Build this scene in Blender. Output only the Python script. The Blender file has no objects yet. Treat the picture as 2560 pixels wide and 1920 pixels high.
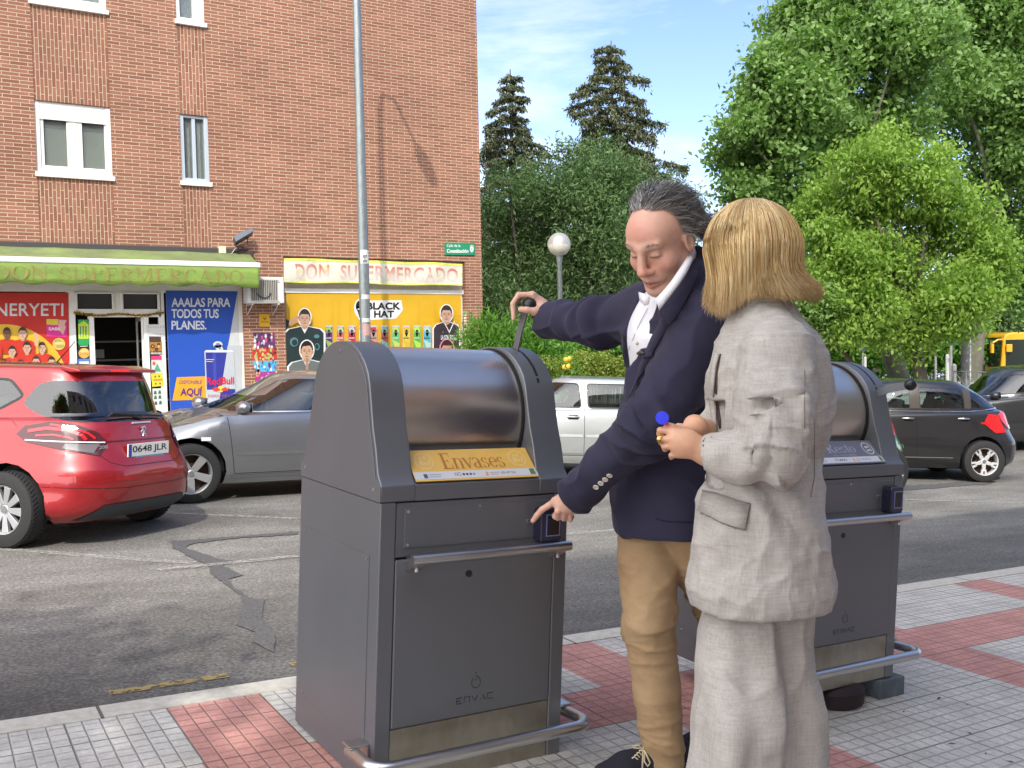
import bpy, bmesh, math, random
import numpy as np
from mathutils import Vector, Matrix, noise
from mathutils.bvhtree import BVHTree
R=math.radians
random.seed(7); rng=np.random.default_rng(7)
scene=bpy.context.scene; COL=scene.collection
# ------------------------------------------------------------------ camera
FPX=2400.0; YAW=R(58.4); PIT=math.atan(108/FPX); ROL=.02
fw=Vector((math.cos(YAW)*math.cos(PIT),math.sin(YAW)*math.cos(PIT),-math.sin(PIT)))
r0=Vector((math.sin(YAW),-math.cos(YAW),0)); u0=r0.cross(fw)
CR=r0*math.cos(ROL)-u0*math.sin(ROL); CU=u0*math.cos(ROL)+r0*math.sin(ROL)
CAM=Vector((0,0,1.25))
cd=bpy.data.cameras.new('camera'); cam=bpy.data.objects.new('camera',cd); COL.objects.link(cam)
cd.sensor_fit='HORIZONTAL'; cd.sensor_width=36; cd.lens=36*FPX/2560; cd.clip_end=2000; cd.clip_start=.05
m=Matrix((CR,CU,-fw)).transposed().to_4x4(); m.translation=CAM; cam.matrix_world=m
scene.camera=cam
# ------------------------------------------------------------------ light
SD=Vector((.54,1.0,-1.06)).normalized()            # the way the sunlight travels
SE=math.asin(-SD.z); SA=math.atan2(-SD.x,-SD.y)     # where the sun stands
w=bpy.data.worlds.new('World'); scene.world=w; w.use_nodes=True
nt=w.node_tree; nt.nodes.clear()
def N(nt,t,**k):
    n=nt.nodes.new(t)
    for a,b in k.items():
        if a=='inp':
            for i,v in b.items(): n.inputs[i].default_value=v
        else: setattr(n,a,b)
    return n
wo=N(nt,'ShaderNodeOutputWorld'); bg=N(nt,'ShaderNodeBackground'); bg.inputs[1].default_value=.15
sky=N(nt,'ShaderNodeTexSky',sky_type='NISHITA',sun_disc=False); sky.sun_elevation=SE; sky.sun_rotation=SA; sky.dust_density=.6; sky.ozone_density=2.0; sky.air_density=1.0
tc=N(nt,'ShaderNodeTexCoord'); mp=N(nt,'ShaderNodeMapping'); mp.inputs[3].default_value=(1.2,1.2,4.5)
mp.inputs[1].default_value=(.35,.1,.0)
n1=N(nt,'ShaderNodeTexNoise',inp={2:2.1,3:9,4:.62,8:.6}); rp=N(nt,'ShaderNodeValToRGB')
rp.color_ramp.elements[0].position=.47; rp.color_ramp.elements[1].position=.72
sx=N(nt,'ShaderNodeSeparateXYZ'); hr=N(nt,'ShaderNodeMapRange',inp={1:.0,2:.5,3:1.0,4:.42})
mu=N(nt,'ShaderNodeMath',operation='MULTIPLY'); mix=N(nt,'ShaderNodeMixRGB'); mix.inputs[2].default_value=(5.6,5.7,6.1,1)
gm=N(nt,'ShaderNodeMixRGB',blend_type='MULTIPLY'); gm.inputs[0].default_value=1; gm.inputs[2].default_value=(.90,.88,1.02,1)
L=nt.links.new
L(tc.outputs['Generated'],mp.inputs[0]); L(mp.outputs[0],n1.inputs['Vector']); L(n1.outputs['Fac'],rp.inputs[0])
L(tc.outputs['Generated'],sx.inputs[0]); L(sx.outputs[2],hr.inputs[0]); L(rp.outputs[0],mu.inputs[0]); L(hr.outputs[0],mu.inputs[1])
vm=N(nt,'ShaderNodeVectorMath',operation='DOT_PRODUCT'); vm.inputs[1].default_value=(-.80,-.42,.42); L(tc.outputs['Generated'],vm.inputs[0]); bk=N(nt,'ShaderNodeMapRange',inp={1:.25,2:.85,3:0.0,4:.85}); L(vm.outputs['Value'],bk.inputs[0]); mix2=N(nt,'ShaderNodeMixRGB'); mix2.inputs[2].default_value=(15.5,15.2,15.0,1); L(bk.outputs[0],mix2.inputs[0])  # bright cloud bank added out of view, behind and left, as soft fill
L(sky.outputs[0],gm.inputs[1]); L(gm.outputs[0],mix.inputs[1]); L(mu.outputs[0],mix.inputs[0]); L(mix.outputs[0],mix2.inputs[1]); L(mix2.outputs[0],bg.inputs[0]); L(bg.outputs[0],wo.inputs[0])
sl=bpy.data.lights.new('sun','SUN'); sl.energy=2.0; sl.angle=R(.53); sl.color=(1,.95,.86)
so=bpy.data.objects.new('sun',sl); COL.objects.link(so); so.rotation_euler=SD.to_track_quat('-Z','Y').to_euler(); so.location=(0,0,30)
vs=scene.view_settings; vs.view_transform='Standard'; vs.look='None'; vs.gamma=1; vs.exposure=.88; vs.use_curve_mapping=False
scene.cycles.use_denoising=True; scene.cycles.max_bounces=8; scene.cycles.transparent_max_bounces=24
# ------------------------------------------------------------------ measuring the photograph against real surfaces
def ray(x,y): return CR*((x-1280)/FPX)+CU*((960-y)/FPX)+fw
def PD(x,y,d): return CAM+ray(x,y)*d               # point seen at photo pixel x,y at depth d
def onY(x,y,Y):
    d=ray(x,y); return CAM+d*(Y/d.y)
def sm(t): t=max(0,min(1,t)); return t*t*(3-2*t)
def G(x,y):                                         # level of the sloping street (pavement level)
    z=-.054*min(x,14)
    if x>14: z=-.756+.28*sm((x-14)/9)-1.15*sm((x-33)/14)-4.3*sm((x-58)/60)
    return z
def RZ(x,y): return G(x,y)-.13-.15*max(0,min(1,(y-3.8)/3.7))
def onZ(x,y,f):
    d=ray(x,y); t=5.
    for _ in range(60):
        p=CAM+d*t; t=t+.6*((p.z-f(p.x,p.y))/max(.02,-d.z+.054*0))*1.0 if False else (f(p.x,p.y)-CAM.z)/d.z*.7+t*.3
    return CAM+d*t
def onRoad(x,y): return onZ(x,y,RZ)
def onPav(x,y): return onZ(x,y,G)
# ------------------------------------------------------------------ materials
MATS={}
def rgba(c): return (c[0],c[1],c[2],1)
def mat(name,col,rough=.6,metal=0,var=0,vscale=6,bump=0,bscale=40,coat=0,spec=.5,trans=0,em=0,alpha=1,stretch=None,col2=None,aniso=0,sss=0):
    if name in MATS: return MATS[name]
    M=bpy.data.materials.new(name); M.use_nodes=True; nt=M.node_tree; b=nt.nodes['Principled BSDF']
    b.inputs['Base Color'].default_value=rgba(col); b.inputs['Roughness'].default_value=rough; b.inputs['Metallic'].default_value=metal
    b.inputs['Specular IOR Level'].default_value=spec; b.inputs['Coat Weight'].default_value=coat; b.inputs['Coat Roughness'].default_value=.06
    b.inputs['Transmission Weight'].default_value=trans; b.inputs['Alpha'].default_value=alpha
    if sss: b.inputs['Subsurface Weight'].default_value=sss; b.inputs['Subsurface Radius'].default_value=(.012,.005,.003); b.inputs['Subsurface Scale'].default_value=1
    if em: b.inputs['Emission Color'].default_value=rgba(col); b.inputs['Emission Strength'].default_value=em
    if aniso: b.inputs['Anisotropic'].default_value=aniso
    L=nt.links.new
    if var or bump:
        t=N(nt,'ShaderNodeTexCoord'); mp=N(nt,'ShaderNodeMapping'); L(t.outputs['Object'],mp.inputs[0])
        if stretch: mp.inputs[3].default_value=stretch
    if var:
        n=N(nt,'ShaderNodeTexNoise',inp={2:vscale,3:6,4:.6}); L(mp.outputs[0],n.inputs['Vector'])
        c=N(nt,'ShaderNodeValToRGB'); L(n.outputs['Fac'],c.inputs[0]); c.color_ramp.elements[0].position=.3; c.color_ramp.elements[1].position=.7
        lo=[v*(1-var) for v in col]; hi=col2 or [min(1,v*(1+var)) for v in col]
        c.color_ramp.elements[0].color=rgba(lo); c.color_ramp.elements[1].color=rgba(hi); L(c.outputs[0],b.inputs['Base Color'])
        r=N(nt,'ShaderNodeMapRange',inp={1:.3,2:.7,3:max(0,rough-.08),4:min(1,rough+.08)}); L(n.outputs['Fac'],r.inputs[0]); L(r.outputs[0],b.inputs['Roughness'])
    if bump:
        n=N(nt,'ShaderNodeTexNoise',inp={2:bscale,3:4}); L(mp.outputs[0],n.inputs['Vector'])
        k=N(nt,'ShaderNodeBump',inp={0:bump,1:.01}); L(n.outputs['Fac'],k.inputs['Height']); L(k.outputs[0],b.inputs['Normal'])
    MATS[name]=M; return M
class NB:                                            # tiny node-graph writer
    def __init__(s,name):
        s.M=bpy.data.materials.new(name); s.M.use_nodes=True; s.nt=s.M.node_tree; s.b=s.nt.nodes['Principled BSDF']; MATS[name]=s.M
    def L(s,a,b): s.nt.links.new(a,b)
    def m(s,op,a,b=0,c=None):
        n=N(s.nt,'ShaderNodeMath',operation=op)
        for i,v in enumerate([a,b]+([c] if c is not None else [])):
            if isinstance(v,(int,float)): n.inputs[i].default_value=v
            else: s.L(v,n.inputs[i])
        return n.outputs[0]
    def coord(s,k='Object',scale=None,loc=None,rot=None):
        t=N(s.nt,'ShaderNodeTexCoord')
        mp=N(s.nt,'ShaderNodeMapping'); s.L(t.outputs[k],mp.inputs[0])
        if scale: mp.inputs[3].default_value=scale
        if loc: mp.inputs[1].default_value=loc
        if rot: mp.inputs[2].default_value=rot
        return mp.outputs[0]
    def sep(s,v):
        n=N(s.nt,'ShaderNodeSeparateXYZ'); s.L(v,n.inputs[0]); return n.outputs
    def comb(s,x,y,z=0):
        n=N(s.nt,'ShaderNodeCombineXYZ')
        for i,v in enumerate((x,y,z)):
            if isinstance(v,(int,float)): n.inputs[i].default_value=v
            else: s.L(v,n.inputs[i])
        return n.outputs[0]
    def noise(s,v,scale,det=5,rough=.6):
        n=N(s.nt,'ShaderNodeTexNoise',inp={2:scale,3:det,4:rough}); s.L(v,n.inputs['Vector']); return n.outputs['Fac']
    def vor(s,v,scale,out='Distance',feature='F1'):
        n=N(s.nt,'ShaderNodeTexVoronoi',feature=feature); n.inputs['Scale'].default_value=scale; s.L(v,n.inputs['Vector']); return n.outputs[out]
    def ramp(s,f,stops):
        n=N(s.nt,'ShaderNodeValToRGB'); s.L(f,n.inputs[0]); e=n.color_ramp.elements
        while len(e)<len(stops): e.new(.5)
        for i,(p,c) in enumerate(stops): e[i].position=p; e[i].color=rgba(c) if not isinstance(c,(int,float)) else (c,c,c,1)
        return n.outputs[0]
    def mix(s,f,a,b,mode='MIX'):
        n=N(s.nt,'ShaderNodeMixRGB',blend_type=mode)
        for i,v in enumerate((f,a,b)):
            if isinstance(v,(int,float)): n.inputs[i].default_value=v if i==0 else (v,v,v,1)
            elif isinstance(v,tuple): n.inputs[i].default_value=rgba(v)
            else: s.L(v,n.inputs[i])
        return n.outputs[0]
    def out(s,col=None,rough=None,bump=None,bs=.3,bd=.01,**k):
        if col is not None:
            if isinstance(col,tuple): s.b.inputs['Base Color'].default_value=rgba(col)
            else: s.L(col,s.b.inputs['Base Color'])
        if rough is not None:
            if isinstance(rough,(int,float)): s.b.inputs['Roughness'].default_value=rough
            else: s.L(rough,s.b.inputs['Roughness'])
        if bump is not None:
            n=N(s.nt,'ShaderNodeBump',inp={0:bs,1:bd}); s.L(bump,n.inputs['Height']); s.L(n.outputs[0],s.b.inputs['Normal'])
        for a,v in k.items(): s.b.inputs[a.replace('_',' ')].default_value=v
        return s.M
# ------------------------------------------------------------------ objects
def tag(o,label=None,cat=None,group=None,kind=None):
    if label: o['label']=label
    if cat: o['category']=cat
    if group: o['group']=group
    if kind: o['kind']=kind
    return o
def empty(name,loc=(0,0,0),rot=(0,0,0),label=None,cat=None,group=None):
    o=bpy.data.objects.new(name,None); COL.objects.link(o); o.location=loc; o.rotation_euler=rot; o.empty_display_size=.1
    return tag(o,label,cat,group)
def link(name,me,mt=None,parent=None):
    o=bpy.data.objects.new(name,me); COL.objects.link(o)
    if mt is not None:
        for q in (mt if isinstance(mt,(list,tuple)) else [mt]): me.materials.append(q)
    if parent is not None: o.parent=parent
    return o
def smooth(me,ang=None):
    me.polygons.foreach_set('use_smooth',[True]*len(me.polygons))
    if ang is not None:
        try: me.set_sharp_from_angle(angle=R(ang))
        except Exception: pass
class MB:
    def __init__(s): s.v=[]; s.f=[]; s.mi=[]; s.cur=0
    def add(s,vs,fs,M=None):
        k=len(s.v); s.v+= [tuple(M@Vector(v)) if M is not None else tuple(v) for v in vs]
        for f in fs: s.f.append(tuple(i+k for i in f)); s.mi.append(s.cur)
    def box(s,c,d,rz=0,M=None):
        x,y,z=[q/2 for q in d]; vs=[(sx*x,sy*y,sz*z) for sz in(-1,1) for sy in(-1,1) for sx in(-1,1)]
        T=Matrix.Translation(c)@(Matrix.Rotation(rz,4,'Z'))
        if M is not None: T=M@T
        s.add(vs,[(0,2,3,1),(4,5,7,6),(0,1,5,4),(2,6,7,3),(0,4,6,2),(1,3,7,5)],T); return s
    def bx(s,x0,x1,y0,y1,z0,z1,M=None): return s.box(((x0+x1)/2,(y0+y1)/2,(z0+z1)/2),(x1-x0,y1-y0,z1-z0),0,M)
    def tube(s,pts,r,n=10,cap=True,M=None,flat=None):
        pts=[Vector(p) for p in pts]; rs=r if isinstance(r,(list,tuple)) else [r]*len(pts)
        k=len(s.v); prev=None; t0=(pts[1]-pts[0]).normalized(); a=t0.orthogonal().normalized() if flat is None else (Vector(flat)-t0*t0.dot(Vector(flat))).normalized()
        vs=[]; fs=[]
        for i,p in enumerate(pts):
            t=((pts[min(i+1,len(pts)-1)]-pts[max(i-1,0)])).normalized(); a=(a-t*a.dot(t)).normalized(); b=t.cross(a)
            rr=rs[i]; ra,rb=(rr if isinstance(rr,tuple) else (rr,rr))
            for j in range(n):
                q=2*math.pi*j/n; vs.append(p+a*(math.cos(q)*ra)+b*(math.sin(q)*rb))
        for i in range(len(pts)-1):
            for j in range(n): fs.append((i*n+j,i*n+(j+1)%n,(i+1)*n+(j+1)%n,(i+1)*n+j))
        if cap: fs.append(tuple(range(n-1,-1,-1))); fs.append(tuple((len(pts)-1)*n+j for j in range(n)))
        s.add(vs,fs,M); return s
    def cyl(s,p0,p1,r0,r1=None,n=16,M=None): return s.tube([p0,p1],[r0,r0 if r1 is None else r1],n,True,M)
    def lathe(s,prof,n=24,M=None,cap=True):           # prof: (r,z)
        vs=[];fs=[]
        for r,z in prof:
            for j in range(n): q=2*math.pi*j/n; vs.append((r*math.cos(q),r*math.sin(q),z))
        for i in range(len(prof)-1):
            for j in range(n): fs.append((i*n+j,i*n+(j+1)%n,(i+1)*n+(j+1)%n,(i+1)*n+j))
        if cap: fs.append(tuple(range(n-1,-1,-1))); fs.append(tuple((len(prof)-1)*n+j for j in range(n)))
        s.add(vs,fs,M); return s
    def prism(s,pts,e0,e1,P=lambda a,b,e:(a,e,b)):    # outline in the plane, from level e0 to e1
        n=len(pts); vs=[P(a,b,e0) for a,b in pts]+[P(a,b,e1) for a,b in pts]
        s.add(vs,[tuple(range(n)),tuple(range(2*n-1,n-1,-1))]+[(i,i+n,(i+1)%n+n,(i+1)%n) for i in range(n)]); return s
    def poly(s,pts): s.add(pts,[tuple(range(len(pts)))]); return s
    def sphere(s,c,r,n=16,M=None,sc=(1,1,1)):
        T=Matrix.Translation(c)@Matrix.Diagonal((sc[0],sc[1],sc[2],1))
        if M is not None: T=M@T
        h=n//2; return s.lathe([(r*math.sin(math.pi*i/h)+1e-5,-r*math.cos(math.pi*i/h)) for i in range(h+1)],n,T,False)
    def build(s,name,mt,parent=None,sm_=None,bev=0,seg=2,fix=True):
        me=bpy.data.meshes.new(name); me.from_pydata(s.v,[],s.f); o=link(name,me,mt,parent)
        if len(me.materials)>1: me.polygons.foreach_set('material_index',s.mi)
        if fix:
            bm=bmesh.new(); bm.from_mesh(me); bmesh.ops.recalc_face_normals(bm,faces=bm.faces); bm.to_mesh(me); bm.free()
        if bev:
            q=o.modifiers.new('bevel','BEVEL'); q.width=bev; q.segments=seg; q.limit_method='ANGLE'; q.angle_limit=R(35); q.harden_normals=False
        if sm_ is not None: smooth(me,sm_)
        return o
def npmesh(name,V,F,mt=None,parent=None,sm_=False,mi=None):
    V=np.asarray(V,np.float32); F=np.asarray(F,np.int32); me=bpy.data.meshes.new(name); n=F.shape[1]
    me.vertices.add(len(V)); me.vertices.foreach_set('co',V.ravel()); me.loops.add(F.size); me.loops.foreach_set('vertex_index',F.ravel())
    me.polygons.add(len(F)); me.polygons.foreach_set('loop_start',np.arange(0,F.size,n,dtype=np.int32)); me.polygons.foreach_set('loop_total',np.full(len(F),n,np.int32))
    if sm_: me.polygons.foreach_set('use_smooth',np.ones(len(F),bool))
    me.update(calc_edges=True); me.validate()
    return link(name,me,mt,parent)
def copy_tree(o,parent=None):
    c=o.copy(); COL.objects.link(c); c.parent=parent
    for ch in list(o.children): copy_tree(ch,c)
    return c
# ------------------------------------------------------------------ lettering
_T={}
def glyphs(s,bold=0.0,sp=1.0):
    k=(s,bold,sp)
    if k not in _T:
        cu=bpy.data.curves.new('t','FONT'); cu.body=s; cu.offset=bold; cu.space_character=sp; cu.resolution_u=3
        ob=bpy.data.objects.new('t',cu); COL.objects.link(ob); dg=bpy.context.evaluated_depsgraph_get(); dg.update()
        me=ob.evaluated_get(dg).to_mesh(); V=[(v.co.x,v.co.y) for v in me.vertices]; F=[tuple(p.vertices) for p in me.polygons]
        bpy.data.objects.remove(ob); bpy.data.curves.remove(cu)
        xs=[v[0] for v in V]; ys=[v[1] for v in V]; x0,x1,y0,y1=min(xs),max(xs),min(ys),max(ys)
        _T[k]=([((x-x0)/(x1-x0),(y-y0)/(y1-y0)) for x,y in V],F)
    return _T[k]
def text(s,name,mt,P,parent=None,bold=.0,sp=1.0):   # P maps unit box (u,v) to a 3-D point
    V,F=glyphs(s,bold,sp); me=bpy.data.meshes.new(name); me.from_pydata([tuple(P(u,v)) for u,v in V],[],F); return link(name,me,mt,parent)
# serif letters drawn as strokes: thick stems, hairline serifs
def _arc(cx,cy,rx,ry,a0,a1,tk=.17,tn=.05,n=18):
    o=[];i_=[]
    for k in range(n+1):
        a=R(a0+(a1-a0)*k/n); t=(tn+(tk-tn)*abs(math.cos(a))**1.5)/2
        o.append((cx+(rx+t)*math.cos(a),cy+(ry+t*.6)*math.sin(a))); i_.append((cx+(rx-t)*math.cos(a),cy+(ry-t*.6)*math.sin(a)))
    return [[o[k],o[k+1],i_[k+1],i_[k]] for k in range(n)]
def _bar(x0,y0,x1,y1,t):
    d=Vector((x1-x0,y1-y0)).normalized(); q=Vector((-d.y,d.x))*t/2
    return [[(x0+q.x,y0+q.y),(x1+q.x,y1+q.y),(x1-q.x,y1-q.y),(x0-q.x,y0-q.y)]]
def serif(ch):
    K=.17; h=.045; b=_bar; a=_arc; S=lambda x,y,w=.17: b(x-w,y,x+w,y,h)
    D={'E':b(.2,0,.2,1,K)+b(.02,.97,.68,.97,.06)+b(.02,.03,.7,.03,.06)+b(.2,.5,.5,.5,h)+b(.67,.75,.67,1,h)+b(.69,0,.69,.26,h)+b(.5,.4,.5,.6,h),
    'D':b(.2,0,.2,1,K)+b(.02,.97,.4,.97,.06)+b(.02,.03,.4,.03,.06)+a(.4,.5,.32,.46,-90,90),
    'O':a(.45,.5,.37,.47,0,360,n=32),'N':b(.15,0,.15,1,.05)+b(.15,1,.75,0,K)+b(.78,0,.78,1,.05)+S(.15,.02,.13)+S(.1,.98,.1)+S(.78,.98,.13),
    'S':a(.32,.73,.22,.23,20,270,.15)+a(.34,.27,.24,.24,-160,90,.17)+b(.53,.7,.53,.97,.05)+b(.1,.03,.1,.32,.05),
    'U':b(.18,.3,.18,1,K)+a(.47,.3,.29,.28,180,360,.16)+b(.76,.3,.76,1,.05)+S(.18,.98)+S(.76,.98,.12),
    'P':b(.2,0,.2,1,K)+b(.02,.97,.4,.97,.06)+S(.2,.02)+a(.38,.74,.26,.22,-90,90)+b(.2,.52,.4,.52,h),
    'R':b(.2,0,.2,1,K)+b(.02,.97,.4,.97,.06)+S(.2,.02)+a(.38,.75,.24,.21,-90,90)+b(.2,.54,.4,.54,h)+b(.38,.52,.68,.02,K)+S(.72,.02,.1),
    'M':b(.12,0,.14,1,.05)+b(.14,1,.48,.03,K)+b(.5,.03,.84,1,.05)+b(.86,0,.86,1,K)+S(.12,.02,.12)+S(.86,.02)+S(.1,.98,.1)+S(.9,.98,.1),
    'C':a(.45,.5,.36,.47,50,310)+b(.7,.7,.7,.97,.05)+b(.7,.03,.7,.2,.05),
    'A':b(.1,0,.42,1,.05)+b(.42,1,.75,0,K)+b(.22,.33,.6,.33,h)+S(.1,.02,.12)+S(.76,.02),
    'n':b(.17,0,.17,.66,.15)+a(.38,.42,.2,.23,0,180,.14)+b(.58,0,.58,.42,.15)+S(.17,.02,.15)+S(.58,.02,.15)+S(.1,.65,.08),
    'v':b(.08,.66,.32,.02,.15)+b(.32,.02,.56,.66,.05)+S(.08,.65,.12)+S(.56,.65,.1),
    'a':a(.26,.48,.19,.18,0,160,.14)+b(.46,.06,.46,.48,.15)+a(.27,.18,.17,.16,60,330,.15)+b(.42,.03,.58,.03,.06)+b(.3,.35,.46,.38,.05),
    's':a(.26,.49,.16,.155,30,270,.13)+a(.27,.17,.17,.155,-160,90,.14)+b(.43,.46,.43,.65,.04)+b(.09,.02,.09,.2,.04),
    'e':a(.3,.33,.22,.32,0,325,.15)+b(.1,.36,.52,.36,.05),
    't':b(.2,.08,.2,.85,.14)+b(.04,.64,.4,.64,.05)+a(.32,.1,.11,.09,180,330,.1),'o':a(.3,.33,.22,.32,0,360,.15,n=26),
    'N_':[],' ':[]}
    W={'E':.78,'D':.85,'O':.92,'N':.95,'S':.66,'U':.92,'P':.74,'R':.86,'M':1.05,'C':.84,'A':.92,'n':.74,'v':.62,'a':.62,'s':.54,'e':.58,'t':.42,'o':.6,' ':.42}
    return D[ch],W[ch]
def serif_text(s,name,mt,P,parent=None,lift=.0002,gap=0):
    X=0; Q=[]
    for ch in s:
        g,wd=serif(ch)
        for q in g: Q.append([(X+x,y) for x,y in q])
        X+=wd+gap
    b=MB()
    for i,q in enumerate(Q): b.poly([P(x/X,y,(i%7)*lift) for x,y in q])
    return b.build(name,mt,parent,fix=False)
# ================================================================== ground, road, pavement
def sheet(name,xs,ys,f,mt,label=None):
    V=[(x,y,f(x,y)) for y in ys for x in xs]; n=len(xs); F=[(j*n+i,j*n+i+1,(j+1)*n+i+1,(j+1)*n+i) for j in range(len(ys)-1) for i in range(n-1)]
    o=npmesh(name,V,F,mt,None,True); tag(o,label,None,None,'structure'); return o
q=NB('park_soil'); c=q.coord(); q.out(q.ramp(q.noise(c,.35,8,.7),[(.3,(.10,.13,.05)),(.55,(.2,.19,.13)),(.75,(.3,.28,.22))]),.95)
GX=[-300,-120,-60,-40]+[x for x in range(-30,60,2)]+[64,72,90,120,180,300,600]
GY=[-300,-100,-40,-20,-10,-5,0,2,3.6,3.8,5,6,7,7.5,8,10,12,14,16,18,20,24,30,40,60,100,200,600]
sheet('ground',GX,GY,lambda x,y:RZ(x,y)-.05,MATS['park_soil'],'bare earth and grass of the park and ground under the street')
# asphalt: worn, pale stones in dark binder
q=NB('asphalt'); c=q.coord(); X=q.sep(c)
sp=q.vor(c,75,'Color'); spn=q.noise(c,55,3,.7); big=q.noise(q.coord(scale=(.5,1.2,1)),1.1,7,.65); 
base=q.ramp(spn,[(.3,(.08,.078,.075)),(.5,(.20,.193,.180)),(.7,(.40,.385,.35))])
wear=q.ramp(big,[(.32,.55),(.62,1.12)])
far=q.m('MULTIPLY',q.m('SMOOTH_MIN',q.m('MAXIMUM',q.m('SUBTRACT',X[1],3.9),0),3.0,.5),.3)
tone=q.mix(far,(.42,.42,.42),(1.0,.98,.92))  # near side darkened: shade painted in, plus the real dark strip by the kerb
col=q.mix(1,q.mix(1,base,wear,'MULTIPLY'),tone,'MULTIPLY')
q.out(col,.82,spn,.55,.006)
q=NB('asphalt_patch'); c=q.coord(); n=q.noise(c,70,3,.7); q.out(q.ramp(n,[(.3,(.04,.04,.04)),(.7,(.15,.145,.14))]),.85,n,.4,.004)
rx=[x*.5 for x in range(-60,121)]; ry=[3.8,4.4,5,5.6,6.2,6.8,7.5,8.2,9,10,11,12,13.3]
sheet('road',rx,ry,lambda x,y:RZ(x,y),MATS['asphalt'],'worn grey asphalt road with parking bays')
# painted marks, patches, cracks
def onsheet(name,pts,mt,lift,label,cat,fn=onRoad,zf=RZ,kind='structure'):
    o=[]; rj=random.Random(len(pts)); Q=[]
    for k,(x,y) in enumerate(pts):
        x2,y2=pts[(k+1)%len(pts)]; n=max(1,int(math.hypot(x2-x,y2-y)/7)); Q+=[(x+(x2-x)*i/n+(rj.uniform(-2.2,2.2)),y+(y2-y)*i/n+(rj.uniform(-1.2,1.2))) for i in range(n)]
    for x,y in Q:
        p=fn(x,y); o.append((p.x,p.y))
    return lay(name,o,mt,lift,label,zf,kind)
def lay(name,o,mt,lift,label,zf=RZ,kind='structure'):
    bm=bmesh.new(); vs=[bm.verts.new((x,y,0)) for x,y in o]; bm.faces.new(vs); bmesh.ops.triangulate(bm,faces=bm.faces)
    for _ in range(3): bmesh.ops.subdivide_edges(bm,edges=[e for e in bm.edges if e.calc_length()>.8],cuts=1,use_grid_fill=True)
    bmesh.ops.triangulate(bm,faces=bm.faces)
    for v in bm.verts: v.co.z=zf(v.co.x,v.co.y)+lift
    bmesh.ops.recalc_face_normals(bm,faces=bm.faces)
    if bm.faces and sum(f.normal.z for f in bm.faces)<0: bmesh.ops.reverse_faces(bm,faces=bm.faces)
    me=bpy.data.meshes.new(name); bm.to_mesh(me); bm.free(); ob=link(name,me,mt); tag(ob,label,None,None,kind); return ob
q=NB('worn_paint'); c=q.coord(); n=q.noise(c,28,5,.75)
q.L(q.ramp(n,[(.40,0.0),(.60,.85)]),q.b.inputs['Alpha']); q.out((.42,.40,.35),.8)
q=NB('yellow_paint'); c=q.coord(); n=q.noise(c,22,5,.75)
q.L(q.ramp(n,[(.42,0.0),(.52,1.0)]),q.b.inputs['Alpha']); q.out((.27,.20,.08),.8)
def stripe(name,a,b,w0,mt,lift,label,w1=None):
    p,r=onRoad(*a),onRoad(*b); d=Vector((r.x-p.x,r.y-p.y)).normalized(); n_=Vector((-d.y,d.x)); w1=w1 or w0
    return lay(name,[(p.x+n_.x*w0/2,p.y+n_.y*w0/2),(r.x+n_.x*w1/2,r.y+n_.y*w1/2),(r.x-n_.x*w1/2,r.y-n_.y*w1/2),(p.x-n_.x*w0/2,p.y-n_.y*w0/2)],mt,lift,label)
stripe('road_marking',(0,1372),(487,1408),.11,MATS['worn_paint'],.004,'faded white bay line running left from the asphalt crack')
stripe('road_marking',(395,1427),(745,1392),.11,MATS['worn_paint'],.008,'faded white line meeting the bin from the crack')
stripe('road_marking',(290,1277),(745,1297),.09,MATS['worn_paint'],.004,'thin white bay line behind the red car')
stripe('road_marking',(1415,1336),(1545,1325),.12,MATS['worn_paint'],.004,'white line seen between the bin and the man')
stripe('road_marking',(2262,1249),(2700,1262),.1,MATS['worn_paint'],.004,'pale line crossing the road beside the black car')
z0=lambda x,y:(x*.5787,1200+y*.5787)
onsheet('road_patch',[z0(*p) for p in [(735,268),(800,262),(1290,224),(1290,236),(1000,256),(830,278),(800,296),(890,325),(950,345),(1015,350),(960,372),(1050,415),(985,430),(1010,465),(1080,510),(1140,520),(1130,600),(1180,650),(1190,700),(1185,752),(1090,700),(1100,660),(1020,628),(1050,560),(1040,500),(985,460),(905,405),(900,370),(830,340),(745,296)]],MATS['asphalt_patch'],.006,'dark tar repair snaking across the asphalt','patch')
onsheet('road_patch',[(2200,1218),(2260,1214),(2330,1212),(2420,1203),(2470,1204),(2480,1210),(2400,1216),(2330,1222),(2250,1226),(2200,1226)],MATS['asphalt_patch'],.006,'dark crack repair behind the grey bin','patch')
stripe('road_marking',z0(470,925),z0(985,845),.07,MATS['yellow_paint'],.004,'worn yellow line along the kerb')
stripe('road_marking',z0(1255,800),z0(1420,775),.07,MATS['yellow_paint'],.004,'short bit of yellow line next to the bin')
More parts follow.
